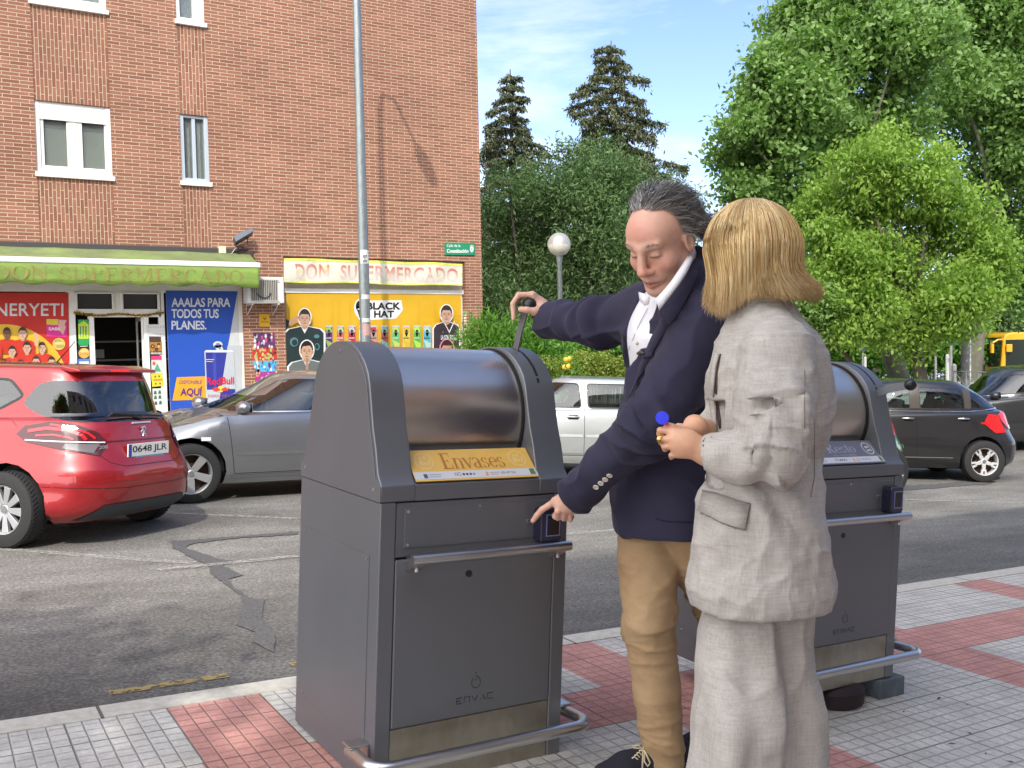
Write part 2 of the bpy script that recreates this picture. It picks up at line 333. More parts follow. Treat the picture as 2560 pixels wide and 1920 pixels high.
# kerbs
q=NB('kerb_concrete'); c=q.coord(); X=q.sep(c); fr=q.m('FRACT',q.m('ADD',q.m('MULTIPLY',X[0],1.0),.52)); jt=q.m('LESS_THAN',fr,.012)
n=q.noise(c,30,5); q.out(q.mix(jt,q.ramp(n,[(.3,(.36,.34,.29)),(.7,(.50,.48,.42))]),(.1,.09,.08)),.85,n,.3,.004)
def strip3(name,y0,y1,base,top,f,mt,label,x0=-30,x1=40):
    b=MB(); xs=[x0+i for i in range(int(x1-x0)+1)]
    for i in range(len(xs)-1):
        a,c_=xs[i],xs[i+1]
        b.add([(a,y0,f(a,y0)+base),(a,y0,f(a,y0)+top),(a,y1,f(a,y0)+top),(a,y1,f(a,y0)+base),(c_,y0,f(c_,y0)+base),(c_,y0,f(c_,y0)+top),(c_,y1,f(c_,y0)+top),(c_,y1,f(c_,y0)+base)],[(0,4,5,1),(1,5,6,2),(2,6,7,3)])
    o=b.build(name,mt); tag(o,label,None,None,'structure'); return o
strip3('kerb',3.535,3.66,-.35,.004,G,MATS['kerb_concrete'],'pale concrete kerb between the tiled pavement and the road')
# gutter strip by the kerb
q=NB('gutter'); c=q.coord(); n=q.noise(c,60,4); q.out(q.ramp(n,[(.3,(.05,.048,.045)),(.7,(.12,.115,.105))]),.85,n,.4,.004)
sheet('gutter',rx,[3.655,3.74,3.81],lambda x,y:RZ(x,y)+.003,MATS['gutter'],'dark gutter along the kerb')
# tiled pavement
q=NB('pavement_tiles'); c=q.coord(); X=q.sep(c); x,y=X[0],X[1]; T=.0558
def groove(v,per,off,wd): 
    f=q.m('FRACT',q.m('DIVIDE',q.m('ADD',v,off+40*per),per)); d=q.m('ABSOLUTE',q.m('SUBTRACT',f,.5)); return q.m('SMOOTHSTEP' if False else 'GREATER_THAN',d,.5-wd/2) , d
gx,dx=groove(x,T,-.70,.17); gy,dy=groove(y,T,-3.0,.17)
tx,_=groove(x,.335,-.70,.02); ty,_=groove(y,.335,-3.0,.02)
dd=q.m('MAXIMUM',dx,dy); gr=q.ramp(dd,[(.415,1.0),(.485,0.0)])
per=1.535; fs=q.m('FRACT',q.m('DIVIDE',q.m('ADD',x,-.70+40*per),per)); cross=q.m('LESS_THAN',fs,.335/per)
band=q.m('MULTIPLY',q.m('GREATER_THAN',y,2.665),q.m('LESS_THAN',y,3.0)); band=q.m('MULTIPLY',band,q.m('GREATER_THAN',x,.69))
band2=q.m('MULTIPLY',q.m('GREATER_THAN',y,.66),q.m('LESS_THAN',y,1.0))
red=q.m('MAXIMUM',q.m('MAXIMUM',cross,band),band2)
n1=q.noise(c,5,6,.6); n2=q.noise(c,60,4,.7)
cell=q.vor(q.coord(scale=(1/.335,1/.335,1)),1,'Color')
white=q.ramp(n2,[(.3,(.40,.385,.35)),(.7,(.57,.55,.51))]); redc=q.ramp(n2,[(.3,(.42,.19,.16)),(.7,(.53,.28,.24))])
top=q.mix(red,white,redc); top=q.mix(1,top,q.ramp(n1,[(.3,.74),(.65,1.08)]),'MULTIPLY')
grc=q.mix(red,(.36,.33,.295),(.36,.19,.16)); jn=q.m('MAXIMUM',tx,ty)
col=q.mix(gr,grc,top); col=q.mix(q.m('MULTIPLY',jn,.5),col,(.07,.06,.05))
h=q.m('ADD',gr,q.m('MULTIPLY',n2,.25)); q.out(col,.85,h,.9,.005)
sheet('pavement',[v*.5 for v in range(-60,81)],[-7,-4,-2,0,1,2,3,3.536],lambda x,y:G(x,y),MATS['pavement_tiles'],'pavement of small ribbed tiles in white with red bands')
# far side pavement with its kerb
strip3('far_kerb',13.3,13.45,-.3,.15,RZ,MATS['kerb_concrete'],'kerb on the shop side of the street')
q=NB('far_paving'); c=q.coord(); n=q.noise(c,12,5); q.out(q.ramp(n,[(.3,(.3,.28,.25)),(.7,(.42,.4,.36))]),.9)
sheet('far_pavement',[v for v in range(-30,41)],[13.44,14.5,16,17.85],lambda x,y:RZ(x,y)+.148,MATS['far_paving'],'shop side pavement of grey slabs')
sheet('far_pavement',[v for v in range(11,60)],[17.85,20,24,28,34,42],lambda x,y:RZ(x,y)+.1,MATS['far_paving'],'pale paved square below the plane trees')
# ================================================================== brick building and shop fronts
YF=17.8; YS=17.93
q=NB('brick_wall'); c=q.coord(); X=q.sep(c)
def brickgraph(q,u,v,name=None):
    v0=q.comb(u,v,0); b=N(q.nt,'ShaderNodeTexBrick',offset=.5,offset_frequency=2,squash=1)
    q.L(v0,b.inputs['Vector']); b.inputs['Scale'].default_value=1; b.inputs['Mortar Size'].default_value=.006; b.inputs['Mortar Smooth'].default_value=.25
    b.inputs['Brick Width'].default_value=.262; b.inputs['Row Height'].default_value=.0605; b.inputs['Bias'].default_value=-.1
    b.inputs['Color1'].default_value=(.29,.125,.075,1); b.inputs['Color2'].default_value=(.195,.078,.046,1); b.inputs['Mortar'].default_value=(.50,.385,.265,1)
    n=q.noise(q.coord(),.8,6,.65); n2=q.noise(q.coord(),30,3)
    col=q.mix(1,b.outputs['Color'],q.ramp(n,[(.3,.84),(.7,1.12)]),'MULTIPLY'); col=q.mix(.5,col,q.mix(1,col,q.ramp(n2,[(.3,.8),(.7,1.15)]),'MULTIPLY'))
    q.out(col,.88,q.m('ADD',q.m('SUBTRACT',1,b.outputs['Fac']),q.m('MULTIPLY',n2,.2)),.5,.006)
brickgraph(q,X[0],X[2])
q=NB('brick_soldier'); c=q.coord(); X=q.sep(c); brickgraph(q,X[2],X[0])
WH=mat('white_frame',(.74,.73,.68),.45,var=.06,vscale=9); ALU=mat('blue_grey_alu',(.50,.56,.60),.4,.3)
def FX(x,y,Y=YF): p=onY(x,y,Y); return p.x,p.z
fz=lambda x,y:(x*.3858,y*.3858)
xa=FX(*fz(232,900))[0]; xb=FX(*fz(722,900))[0]; za=FX(*fz(480,672))[1]; zb=FX(*fz(490,1142))[1]
xc=FX(*fz(1172,980))[0]; xd=FX(*fz(1355,980))[0]; zc=FX(*fz(1250,745))[1]; zd=FX(*fz(1270,1190))[1]
zt=FX(*fz(450,45))[1]; zt2=FX(*fz(1225,150))[1]
S1R=FX(612,850)[0]; S1T=FX(400,628)[1]; S2L=FX(713,800)[0]; S2R=FX(1166,800)[0]; S2T=FX(930,647)[1]; ZB=-1.2
BR=FX(1201,500)[0]
holes=[(xa,xb,zb,za),(xc,xd,zd,zc),(xa,xb,zt,zt+za-zb),(xc,xd,zt2,zt2+1.1),(-9,S1R,ZB,S1T),(S2L,S2R,ZB,S2T)]
pan=[(xa,xb,za,zt-.04),(xc,xd,zc,zt2-.04),(xa,xb,S1T+.05,zb-.04),(xc,xd,S1T+.05,zd-.04)]
bld=empty('brick_building',(0,YF,-.6),label='brown brick apartment building with white windows above the green awning',cat='building')
bld.location=(0,0,0)
def wallgrid(xs,zs,skip,Y,dep=.25):
    b=MB()
    for i in range(len(xs)-1):
        for j in range(len(zs)-1):
            cx,cz=(xs[i]+xs[i+1])/2,(zs[j]+zs[j+1])/2
            if any(h[0]<cx<h[1] and h[2]<cz<h[3] for h in skip): continue
            b.poly([(xs[i],Y,zs[j]),(xs[i+1],Y,zs[j]),(xs[i+1],Y,zs[j+1]),(xs[i],Y,zs[j+1])])
    for h in skip:
        x0,x1,z0_,z1=h; y1=Y+dep
        b.add([(x0,Y,z0_),(x1,Y,z0_),(x1,Y,z1),(x0,Y,z1),(x0,y1,z0_),(x1,y1,z0_),(x1,y1,z1),(x0,y1,z1)],[(0,4,7,3),(1,2,6,5),(3,7,6,2),(0,1,5,4)])
    return b
sk=holes+pan
xs=sorted(set([-26,BR]+[h[0] for h in sk]+[h[1] for h in sk])); zs=sorted(set([ZB,15]+[h[2] for h in sk]+[h[3] for h in sk]))
b=wallgrid(xs,zs,sk,YF); b.add([(BR,YF,ZB),(BR,YF+14,ZB),(BR,YF+14,15),(BR,YF,15),(-26,YF,ZB),(-26,YF+14,ZB),(-26,YF+14,15),(-26,YF,15)],[(0,1,2,3),(4,7,6,5),(1,5,6,2)])
b.build('wall',MATS['brick_wall'],bld,fix=False)
MB().bx(-26.3,BR+.3,YF-.3,YF+14.3,15.01,15.4).build('roof',mat('roof_slab',(.3,.29,.27),.9),bld)
for h in pan: MB().bx(h[0]+.002,h[1]-.002,YF+.012,YF+.06,h[2],h[3]).build('brick_panel',MATS['brick_soldier'],bld)
GL=mat('window_glass',(.05,.06,.06),.06,spec=.9); GLc=mat('clear_glass',(.9,.95,.93),.02,trans=1.0,spec=.5)
CUR=mat('curtain_cloth',(.47,.50,.38),.9,stretch=(30,1,1),var=.12,vscale=3)
def window(h,fr,kind):
    x0,x1,z0_,z1=h; y=YF+.1; W=MB(); f=.07
    W.bx(x0,x0+f,y-.07,y+.05,z0_+.03,z1).bx(x1-f,x1,y-.07,y+.05,z0_+.03,z1).bx(x0+f,x1-f,y-.06,y+.05,z1-f*.7,z1).bx(x0+f,x1-f,y-.06,y+.05,z0_+.03,z0_+f+.03)
    mid=(x0+x1)/2
    if kind=='wide':
        W.bx(mid-.075,mid+.075,y-.04,y+.04,z0_+.1,z1-.05); W.bx(mid-.008,mid+.008,y-.055,y-.04,z0_+.1,z1-.3)
        for s0,s1 in((x0+f,mid-.075),(mid+.075,x1-f)):
            W.bx(s0,s0+.06,y-.035,y+.04,z0_+.1,z1-.05).bx(s1-.03,s1,y-.035,y+.04,z0_+.1,z1-.05).bx(s0+.06,s1-.03,y-.035,y+.04,z0_+.1,z0_+.16)
    if kind=='narrow': W.bx(mid-.03,mid+.03,y-.045,y+.04,z0_+.1,z1-.05)
    if kind=='upper': W.bx(mid+.05,x1-f,y-.045,y+.04,z0_+.1,z1-.05)
    wo_=W.build('window',fr,bld,bev=.004)
    MB().bx(x0+f,x1-f,y+.012,y+.018,z0_+.1,z1-.05).build('pane',mat('window_pane',(.6,.65,.62),.03,trans=.85,spec=.6),wo_)
    MB().bx(x0-.03,x1+.03,YF-.05,y+.03,z0_-.045,z0_+.03).build('sill',WH,wo_,bev=.004)
    if kind=='wide':
        s=MB(); zz=z1-f*.7
        for k in range(5): s.bx(x0+f,x1-f,y-.062,y-.045,zz-.05*(k+1)+.004,zz-.05*k)
        s.build('roller_shutter',WH,wo_,bev=.004)
        MB().bx(x0+f,x1-f,y+.06,y+.07,z0_+.1,z1-.42).build('curtain',CUR,wo_)
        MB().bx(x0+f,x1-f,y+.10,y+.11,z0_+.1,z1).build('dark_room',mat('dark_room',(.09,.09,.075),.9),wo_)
    elif kind=='narrow':
        s=MB(); s.bx(mid-.1,mid-.06,y+.05,y+.07,z0_+.1,z1-.2).bx(x1-f-.1,x1-f-.05,y+.05,y+.07,z0_+.1,z1-.1); s.build('curtain',WH,wo_)
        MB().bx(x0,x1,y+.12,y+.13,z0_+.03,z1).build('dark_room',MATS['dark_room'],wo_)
    else: MB().bx(x0,x1,y+.04,y+.05,z0_+.03,z1).build('curtain',mat('grey_blind',(.22,.24,.25),.6),wo_)
window(holes[0],WH,'wide'); window(holes[2],WH,'wide'); window(holes[1],ALU,'narrow'); window(holes[3],WH,'upper')
# dark interior room behind the door
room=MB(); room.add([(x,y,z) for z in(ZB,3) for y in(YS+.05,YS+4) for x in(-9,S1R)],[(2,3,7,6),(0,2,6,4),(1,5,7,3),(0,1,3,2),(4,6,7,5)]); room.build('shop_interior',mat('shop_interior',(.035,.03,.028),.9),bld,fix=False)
sh=MB(); 
for k,zc_ in enumerate((.25,.65,1.05,1.4)): sh.bx(1.2,4.2,YS+1.5,YS+1.9,zc_-.03,zc_)
sh.build('shop_shelves',mat('shelf_grey',(.3,.3,.3),.6),bld)
for i,(cx,cz,w_,h_,cc) in enumerate([(2.3,.68,.35,.2,(.7,.2,.05)),(2.75,.66,.3,.16,(.5,.45,.1)),(2.35,.28,.5,.3,(.1,.3,.5)),(2.7,1.08,.5,.16,(.4,.4,.42)),(3.0,.3,.3,.25,(.3,.5,.15)),(3.15,.7,.3,.22,(.6,.1,.1))]):
    MB().bx(cx-w_/2,cx+w_/2,YS+1.5,YS+1.8,cz,cz+h_).build('shelf_stock',mat('stock%d'%i,cc,.6),bld)
# shop front frame (white aluminium) : bars given by photo measurements on plane YS
def PX(x,y,l=0): return onY(x,y,YS-.003*l)
fb=MB()
def bar(x0,y0,x1,y1,d0=0,d1=.08):                    # pixel box on the shop front
    a=onY(x0,(y0+y1)/2,YS); b_=onY(x1,(y0+y1)/2,YS); c_=onY((x0+x1)/2,y0,YS); e=onY((x0+x1)/2,y1,YS)
    fb.bx(a.x,b_.x,YS-d1,YS-d0+.06,e.z,c_.z)
def zb(x,y): return (x*.18987,600+y*.18987)
ztop=S1T; zx=lambda px: onY(px,850,YS).x; zz=lambda py,px=270: onY(px,py,YS).z
dT=zz(793); dB=-.42
fb.bx(-9,S1R,YS-.043,YS+.06,zz(731),ztop)                       # head
fb.bx(zx(170),zx(190),YS-.0425,YS+.06,ZB,zz(731)).bx(zx(404),zx(412),YS-.0435,YS+.06,ZB,zz(731)).bx(zx(586),S1R,YS-.0425,YS+.06,ZB,zz(731))
fb.bx(zx(190),zx(404),YS-.04,YS+.06,zz(783),zz(774)).bx(zx(288),zx(306),YS-.04,YS+.06,zz(774),zz(731))
fb.bx(zx(222),zx(236),YS-.04,YS+.06,ZB,zz(790)).bx(zx(190),zx(222),YS-.04,YS+.06,ZB,zz(1000)).bx(zx(360),zx(372),YS-.04,YS+.06,ZB,zz(790)).bx(zx(398),zx(404),YS-.04,YS+.06,ZB,zz(783))
fb.bx(zx(236),zx(404),YS-.04,YS+.06,zz(793),zz(783)).bx(zx(372),zx(398),YS-.035,YS+.05,zz(840),zz(812))
fb.bx(zx(404),zx(586),YS-.041,YS+.06,ZB,zz(1045,520)).bx(-9,zx(170),YS-.045,YS+.06,ZB,zz(1040,100)).bx(zx(560),zx(586),YS-.01,YS+.05,zz(1045,560),zz(731))
shop=fb.build('shop_front',WH,bld,bev=.004)
tr=MB()
for a,b_ in((196,282),(310,395)): tr.bx(zx(a),zx(b_),YS+.03,YS+.035,zz(774),zz(734))
tr.build('transom_window',mat('dark_glass',(.03,.032,.03),.08,spec=.8),bld)
tr=MB()
for a,b_ in((196,282),(310,395)): tr.bx(zx(a)-.02,zx(b_)+.02,YS-.07,YS-.041,zz(735),zz(731)-.0).bx(zx(a)-.02,zx(b_)+.02,YS-.07,YS-.041,zz(777),zz(773)).bx(zx(a)-.04,zx(a),YS-.07,YS-.041,zz(777),zz(731)).bx(zx(b_),zx(b_)+.04,YS-.07,YS-.041,zz(777),zz(731))
tr.build('transom_frame',WH,bld,bev=.003)
# open door leaf swung inwards
dl=MB(); H0,H1=-.45,dT; w_=.85; f=.06
dl.bx(0,f,-.02,.02,H0,H1).bx(w_-f,w_,-.02,.02,H0,H1).bx(f,w_-f,-.02,.02,H1-f,H1).bx(f,w_-f,-.02,.02,H0,H0+.3)
d_=dl.build('open_door',WH,bld,bev=.003); d_.location=(zx(359),YS+.05,0); d_.rotation_euler=(0,0,R(86))
MB().bx(f,w_-f,-.004,.004,H0+.3,H1-f).build('door_pane',GLc,d_)
MB().tube([(w_-.1,-.05,.5),(w_-.1,-.07,.5),(w_-.1,-.07,.9),(w_-.1,-.05,.9)],.012,6).build('door_handle',mat('chrome',(.75,.75,.75),.15,1),d_)
# ---- printed things: polygons at photo measured places on the shop-front plane
INK={}
def ink(c,r=.45):
    k='ink_%02d%02d%02d'%tuple(int(v*99) for v in c)
    return mat(k,tuple(v*.86 for v in c),r,var=.07,vscale=2.5)
class Print:                                          # a sheet with printed layers in front of it
    def __init__(s,name,pts,col,label,cat='poster',conv=None,Y=YS-.05,mt=None,group=None,thick=.002):
        s.conv=conv or (lambda x,y:(x,y)); s.Y=Y; s.l=1
        b=MB(); P=[onY(*s.conv(x,y),Y) for x,y in pts]; b.prism([(p.x,p.z) for p in P],Y,Y+thick)
        s.o=b.build(name,mt or ink(col)); tag(s.o,label,cat,group)
    def add(s,name,col,*polys,mt=None):
        b=MB()
        for pl in polys: b.poly([onY(*s.conv(x,y),s.Y-.0015*s.l) for x,y in pl])
        s.l+=1; return b.build(name,mt or ink(col),s.o,fix=False)
    def text(s,t,col,x0,y0,x1,y1,sl=0,bold=.0,sp=1,name='lettering',tilt=0,ser=False,mt=None):   # x0,y0 top left ; x1,y1 bottom right; tilt: drop across width
        P=lambda u,v,e=0: onY(*s.conv(x0+(x1-x0)*u+sl*v,y1+(y0-y1)*v+tilt*u),s.Y-.0015*s.l-e)
        s.l+=1
        return serif_text(t,name,mt or ink(col),P,s.o,lift=.0001) if ser else text(t,name,mt or ink(col),lambda u,v:P(u,v),s.o,bold,sp)
def ell(cx,cy,rx,ry,n=18,a0=0,a1=360): return [(cx+rx*math.cos(R(a0+(a1-a0)*k/n)),cy+ry*math.sin(R(a0+(a1-a0)*k/n))) for k in range(n+(a1-a0<360))]
def head(P,cx,cy,s,skin=(.62,.36,.24),hair=(.03,.02,.02),shirt=(.6,.05,.03),sw=1.6,body=1.9,outline=None,hairh=.5,col=None):
    sh=[(cx-.35*s,cy+.95*s),(cx-sw*.8*s,cy+1.25*s),(cx-sw*s,cy+1.7*s),(cx-sw*s,cy+body*s),(cx+sw*s,cy+body*s),(cx+sw*s,cy+1.7*s),(cx+sw*.8*s,cy+1.25*s),(cx+.35*s,cy+.95*s)]
    if outline: P.add('cutout_edge',outline,[(x+(x-cx)*.1,y-.06*s) for x,y in sh],ell(cx,cy-.1*s,.82*s,1.12*s))
    P.add('shirt',shirt,sh); 
    if col: P.add('collar',col,[(cx-.4*s,cy+1.0*s),(cx,cy+1.75*s),(cx+.4*s,cy+1.0*s)])
    P.add('neck',tuple(v*.85 for v in skin),[(cx-.33*s,cy+.6*s),(cx-.33*s,cy+1.1*s),(cx,cy+1.3*s),(cx+.33*s,cy+1.1*s),(cx+.33*s,cy+.6*s)])
    P.add('hair',hair,ell(cx,cy-.15*s,.68*s,.95*s))
    P.add('face',skin,ell(cx,cy+.12*s,.6*s,.85*s),ell(cx-.63*s,cy+.1*s,.1*s,.2*s,8),ell(cx+.63*s,cy+.1*s,.1*s,.2*s,8))
    P.add('hair',hair,[(cx-.62*s,cy-.1*s)]+ell(cx,cy-.3*s,.64*s,.75*s,12,180,360)+[(cx+.62*s,cy-.1*s),(cx+.45*s,cy-(.62-hairh*.3)*s),(cx-.4*s,cy-.5*s)])
    d=tuple(v*.3 for v in skin)
    P.add('features',d,ell(cx-.24*s,cy+.02*s,.12*s,.045*s,8),ell(cx+.24*s,cy+.02*s,.12*s,.045*s,8),ell(cx,cy+.56*s,.2*s,.045*s,8),[(cx-.38*s,cy-.13*s),(cx-.12*s,cy-.17*s),(cx-.12*s,cy-.12*s),(cx-.38*s,cy-.07*s)],[(cx+.38*s,cy-.13*s),(cx+.12*s,cy-.17*s),(cx+.12*s,cy-.12*s),(cx+.38*s,cy-.07*s)])
    P.add('features',tuple(v*.72 for v in skin),[(cx-.03*s,cy),(cx-.12*s,cy+.32*s),(cx+.1*s,cy+.32*s),(cx+.04*s,cy)])
# red poster left of the door
P=Print('poster',[(-1500,690),(900,695),(930,2330),(-1500,2330)],(.58,.03,.02),'large red poster with yellow sun and football supporters behind the red car',conv=zb)
yel=ell(60,2000,860,890,30,180,360); P.add('yellow_sun',(.8,.5,.04),yel)
P.text('NERYETI',(.72,.72,.72),-60,835,835,1000,0,.012,1.02)
P.text('R',(.62,.05,.04),470,1015,510,1050)
P.add('pink_panel',(.75,.04,.3),[(612,1045),(880,1050),(880,1280),(612,1270)]); P.add('yellow_panel',(.75,.6,.05),[(612,1040),(770,1042),(762,1120),(612,1110)])
P.text('SABE',(.9,.9,.9),640,1150,800,1190,0,.02); P.add('snack_picture',(.72,.42,.36),[(780,1050),(880,1055),(850,1110),(868,1150),(830,1250),(790,1200),(765,1120)])
P.add('snack_picture',(.7,.5,.12),ell(775,1370,85,80)); P.add('snack_picture',(.45,.4,.08),ell(760,1330,50,25),ell(790,1400,55,22)); P.add('snack_picture',(.75,.62,.25),ell(775,1360,60,18))
for cx,cy,s,sk,hr_ in [(90,1230,62,(.22,.1,.06),(.05,.03,.02)),(298,1230,66,(.66,.42,.3),(.06,.04,.03)),(-120,1300,60,(.6,.36,.24),(.05,.03,.02)),(355,1420,64,(.64,.38,.27),(.05,.03,.02)),(555,1420,60,(.64,.4,.28),(.06,.035,.02)),(160,1470,60,(.6,.38,.27),(.03,.02,.02)),(-60,1560,60,(.62,.4,.3),(.05,.03,.02)),(475,1600,60,(.6,.36,.25),(.05,.03,.02)),(680,1610,60,(.62,.38,.26),(.04,.03,.02)),(270,1650,60,(.6,.38,.27),(.05,.03,.02)),(50,1640,60,(.62,.38,.26),(.04,.03,.02))]:
    head(P,cx,cy,s*1.22,sk,hr_,(.62,.04,.02),2.0,3.6)
P.add('hand_picture',(.62,.4,.28),[(440,1230),(470,1215),(500,1260),(510,1340),(490,1400),(455,1390),(460,1300)])
# narrow decals left of the door
Q=Print('poster',[(1022,1040),(1170,1045),(1182,1740),(1035,1740)],(.015,.03,.02),'narrow dark strip of drink stickers left of the open shop door',conv=zb,Y=YS-.047)
Q.add('can_picture',(.02,.35,.09),[(1028,1065),(1040,1050),(1155,1052),(1168,1070),(1172,1370),(1160,1385),(1045,1383),(1032,1368)]); Q.add('can_picture',(.55,.7,.04),[(1030,1110),(1100,1065),(1168,1112),(1170,1300),(1035,1300)])
Q.add('can_picture',(.03,.22,.2),*[[(x,1135),(x+18,1135),(x+14,1290),(x+4,1260)] for x in (1050,1086,1122)]); Q.add('can_picture',(.7,.75,.7),[(1050,1395),(1150,1392),(1160,1400),(1055,1404)])
Q.add('round_sticker',(.8,.42,.06),ell(1108,1490,72,68)); Q.add('round_sticker',(.85,.62,.2),ell(1108,1475,55,40)); Q.text('CHURROS',(.45,.12,.03),1050,1480,1165,1510)
Q.add('label_picture',(.1,.2,.55),[(1030,1565),(1182,1562),(1182,1740),(1032,1740)]); Q.add('label_picture',(.7,.8,.85),[(1045,1600),(1170,1598),(1170,1700),(1045,1700)])
Q=Print('poster',[(190,945),(222,945),(224,1010),(192,1010)],(.02,.2,.22),'teal energy drink sticker seen through the red car rear window',Y=YS-.047)
Q.add('label',(.65,.75,.72),[(206,948),(221,948),(222,1006),(207,1006)]); P_=Q; 
V,F=glyphs('ROCKSTAR',.01); me=bpy.data.meshes.new('lettering'); me.from_pydata([tuple(onY(193+11*(1-v),1008-60*u,YS-.05)) for u,v in V],[],F); link('lettering',me,ink((.7,.8,.75)),Q.o)
# right side stickers
Q=Print('sign',[(1930,1120),(2165,1120),(2170,1270),(1938,1270)],(.72,.72,.7),'white perforated notice taped right of the shop door',cat='sign',conv=zb,Y=YS-.05)
Q.add('holes',(.1,.1,.1),*[ell(1955+i*32,1148,5,5,6) for i in range(7)],*[ell(1955+i*32,1242,5,5,6) for i in range(7)],ell(1950,1195,5,5,6),ell(2148,1190,5,5,6))
Q=Print('poster',[(1968,1275),(2118,1275),(2135,1510),(1975,1510)],(.09,.05,.03),'doughnut sticker on the strip right of the shop door',conv=zb,Y=YS-.05)
Q.add('ring_cakes',(.45,.22,.06),[(1970,1345),(2130,1345),(2133,1465),(1973,1465)]); Q.add('ring_cakes',(.12,.05,.025),ell(2010,1400,30,28),ell(2060,1440,26,22),ell(2090,1375,22,22)); Q.add('ring_cakes',(.75,.5,.2),ell(2010,1400,10,10),ell(2090,1400,16,16)); Q.text('donuts',(.8,.75,.6),1985,1468,2130,1505,0,.02)
z3=lambda x,y:(x*.4822,600+y*.4822)
Q=Print('poster',[(783,600),(838,600),(842,690),(786,690)],(.62,.68,.6),'pale leaflet with pink top below the doughnut sticker',conv=z3,Y=YS-.05); Q.add('top',(.7,.05,.2),[(783,600),(838,600),(838,622),(783,622)]); Q.add('tree_picture',(.1,.35,.2),[(815,640),(835,682),(797,682)]); Q.add('seal',(.7,.1,.1),ell(798,640,8,10,8))
Q=Print('poster',[(782,692),(840,690),(850,755),(790,762)],(.75,.6,.04),'yellow playful sticker between two pale leaflets',conv=z3,Y=YS-.05); Q.add('eyes',(.2,.15,.02),ell(805,708,5,6,8),ell(825,707,5,6,8),ell(808,745,5,6,8),ell(830,744,5,6,8)); Q.add('mouth',(.6,.2,.05),[(795,722),(842,720),(842,728),(796,730)])
Q=Print('poster',[(790,770),(845,768),(850,895),(795,875)],(.62,.68,.62),'pale leaflet of small dark bells low on the door strip',conv=z3,Y=YS-.05); Q.add('bells',(.06,.12,.1),*[[(x-8,y+10),(x-5,y-8),(x+5,y-8),(x+8,y+10)] for x,y in [(805,790),(828,788),(806,815),(829,813),(808,845),(832,842)]])
# gold tinsel over the door
tb=MB()
for k in range(420):
    t=k/419; px=185+225*t; py=784+5*math.sin(t*3.14*2)**2-(4*abs(t-.5)*1.2)+5*t*(1-t)
    p=onY(px,py,YS-.06); d=Vector((random.uniform(-1,1),random.uniform(-1,1),random.uniform(-1,1))).normalized()*.032; e=Vector((random.uniform(-1,1),random.uniform(-1,1),random.uniform(-1,1))).normalized()*.006
    tb.poly([p-d-e,p+d-e,p+d+e,p-d+e])
tb.build('tinsel_garland',mat('gold_foil',(.55,.38,.08),.25,.9),None,fix=False); tag(bpy.data.objects['tinsel_garland'],'gold tinsel garland strung above the shop door','garland')
# blue drink poster
zp=lambda x,y:(400+x/4.878,720+y/4.878)
BL=mat('poster_blue',(.02,.08,.42),.35,coat=.3)
P=Print('poster',[(68,30),(948,40),(1000,1505),(130,1548)],(.6,.62,.62),'blue and silver energy drink poster right of the shop door',conv=zp)
P.add('blue_field',None,[(70,32),(946,42),(870,480),(820,760),(600,1505),(600,1526),(132,1546)],mt=BL); P.add('silver_field',(.5,.53,.55),[(826,700),(1000,700),(1000,1505),(700,1512)]) 
for t,y0,y1,x1 in (('AAALAS PARA',120,232,858),('TODOS TUS',256,368,717),('PLANES.',398,508,566)): P.text(t,(.82,.84,.86),140,y0,x1,y1,0,.022,.95)
P.add('orange_tag',(.82,.37,.02),[(205,1088),(560,1076),(562,1358),(150,1374)]); P.text('DISPONIBLE',(.1,.05,.2),235,1126,508,1172,6,.008); P.text('AQUÍ',(.1,.03,.22),245,1200,512,1330,8,.03)
P.add('can',(.5,.54,.57),[(540,775),(560,757),(880,757),(900,778),(915,1120),(925,1440),(900,1508),(570,1520)])
P.add('can',(.03,.04,.3),[(556,785),(815,785),(745,1240),(572,1240)],[(740,1260),(785,1234),(915,1232),(922,1420),(895,1505),(700,1511)])
P.add('can',(.045,.07,.42),[(640,785),(680,785),(692,1240),(660,1240)]); P.add('can',(.72,.75,.78),[(540,775),(560,757),(880,757),(900,778),(880,785),(560,785)])
P.add('can_tab',(.6,.63,.66),ell(705,690,58,42,16),[(660,700),(745,690),(775,755),(690,757)]); P.add('can_tab',(.15,.2,.35),ell(708,686,26,16,12),[(712,722),(738,720),(746,745),(720,748)])
P.text('Red',(.72,.015,.05),568,1092,738,1182,0,.02); P.text('Bull',(.72,.015,.05),752,1085,903,1172,0,.02)
P.add('sun_emblem',(.85,.6,.08),ell(740,1232,40,40,16))
bull=[(640,1215),(660,1228),(680,1205),(715,1222),(735,1240),(728,1256),(700,1248),(690,1262),(668,1250),(650,1262),(655,1240),(632,1232)]
P.add('bull_emblem',(.7,.06,.03),bull,[(1480-x,y) for x,y in bull]); P.text('ENERGY DRINK',(.55,.1,.2),585,1300,895,1328); P.add('small_print',(.75,.65,.2),[(560,868),(660,870),(660,878),(560,876)],[(560,893),(645,895),(645,902),(560,900)])
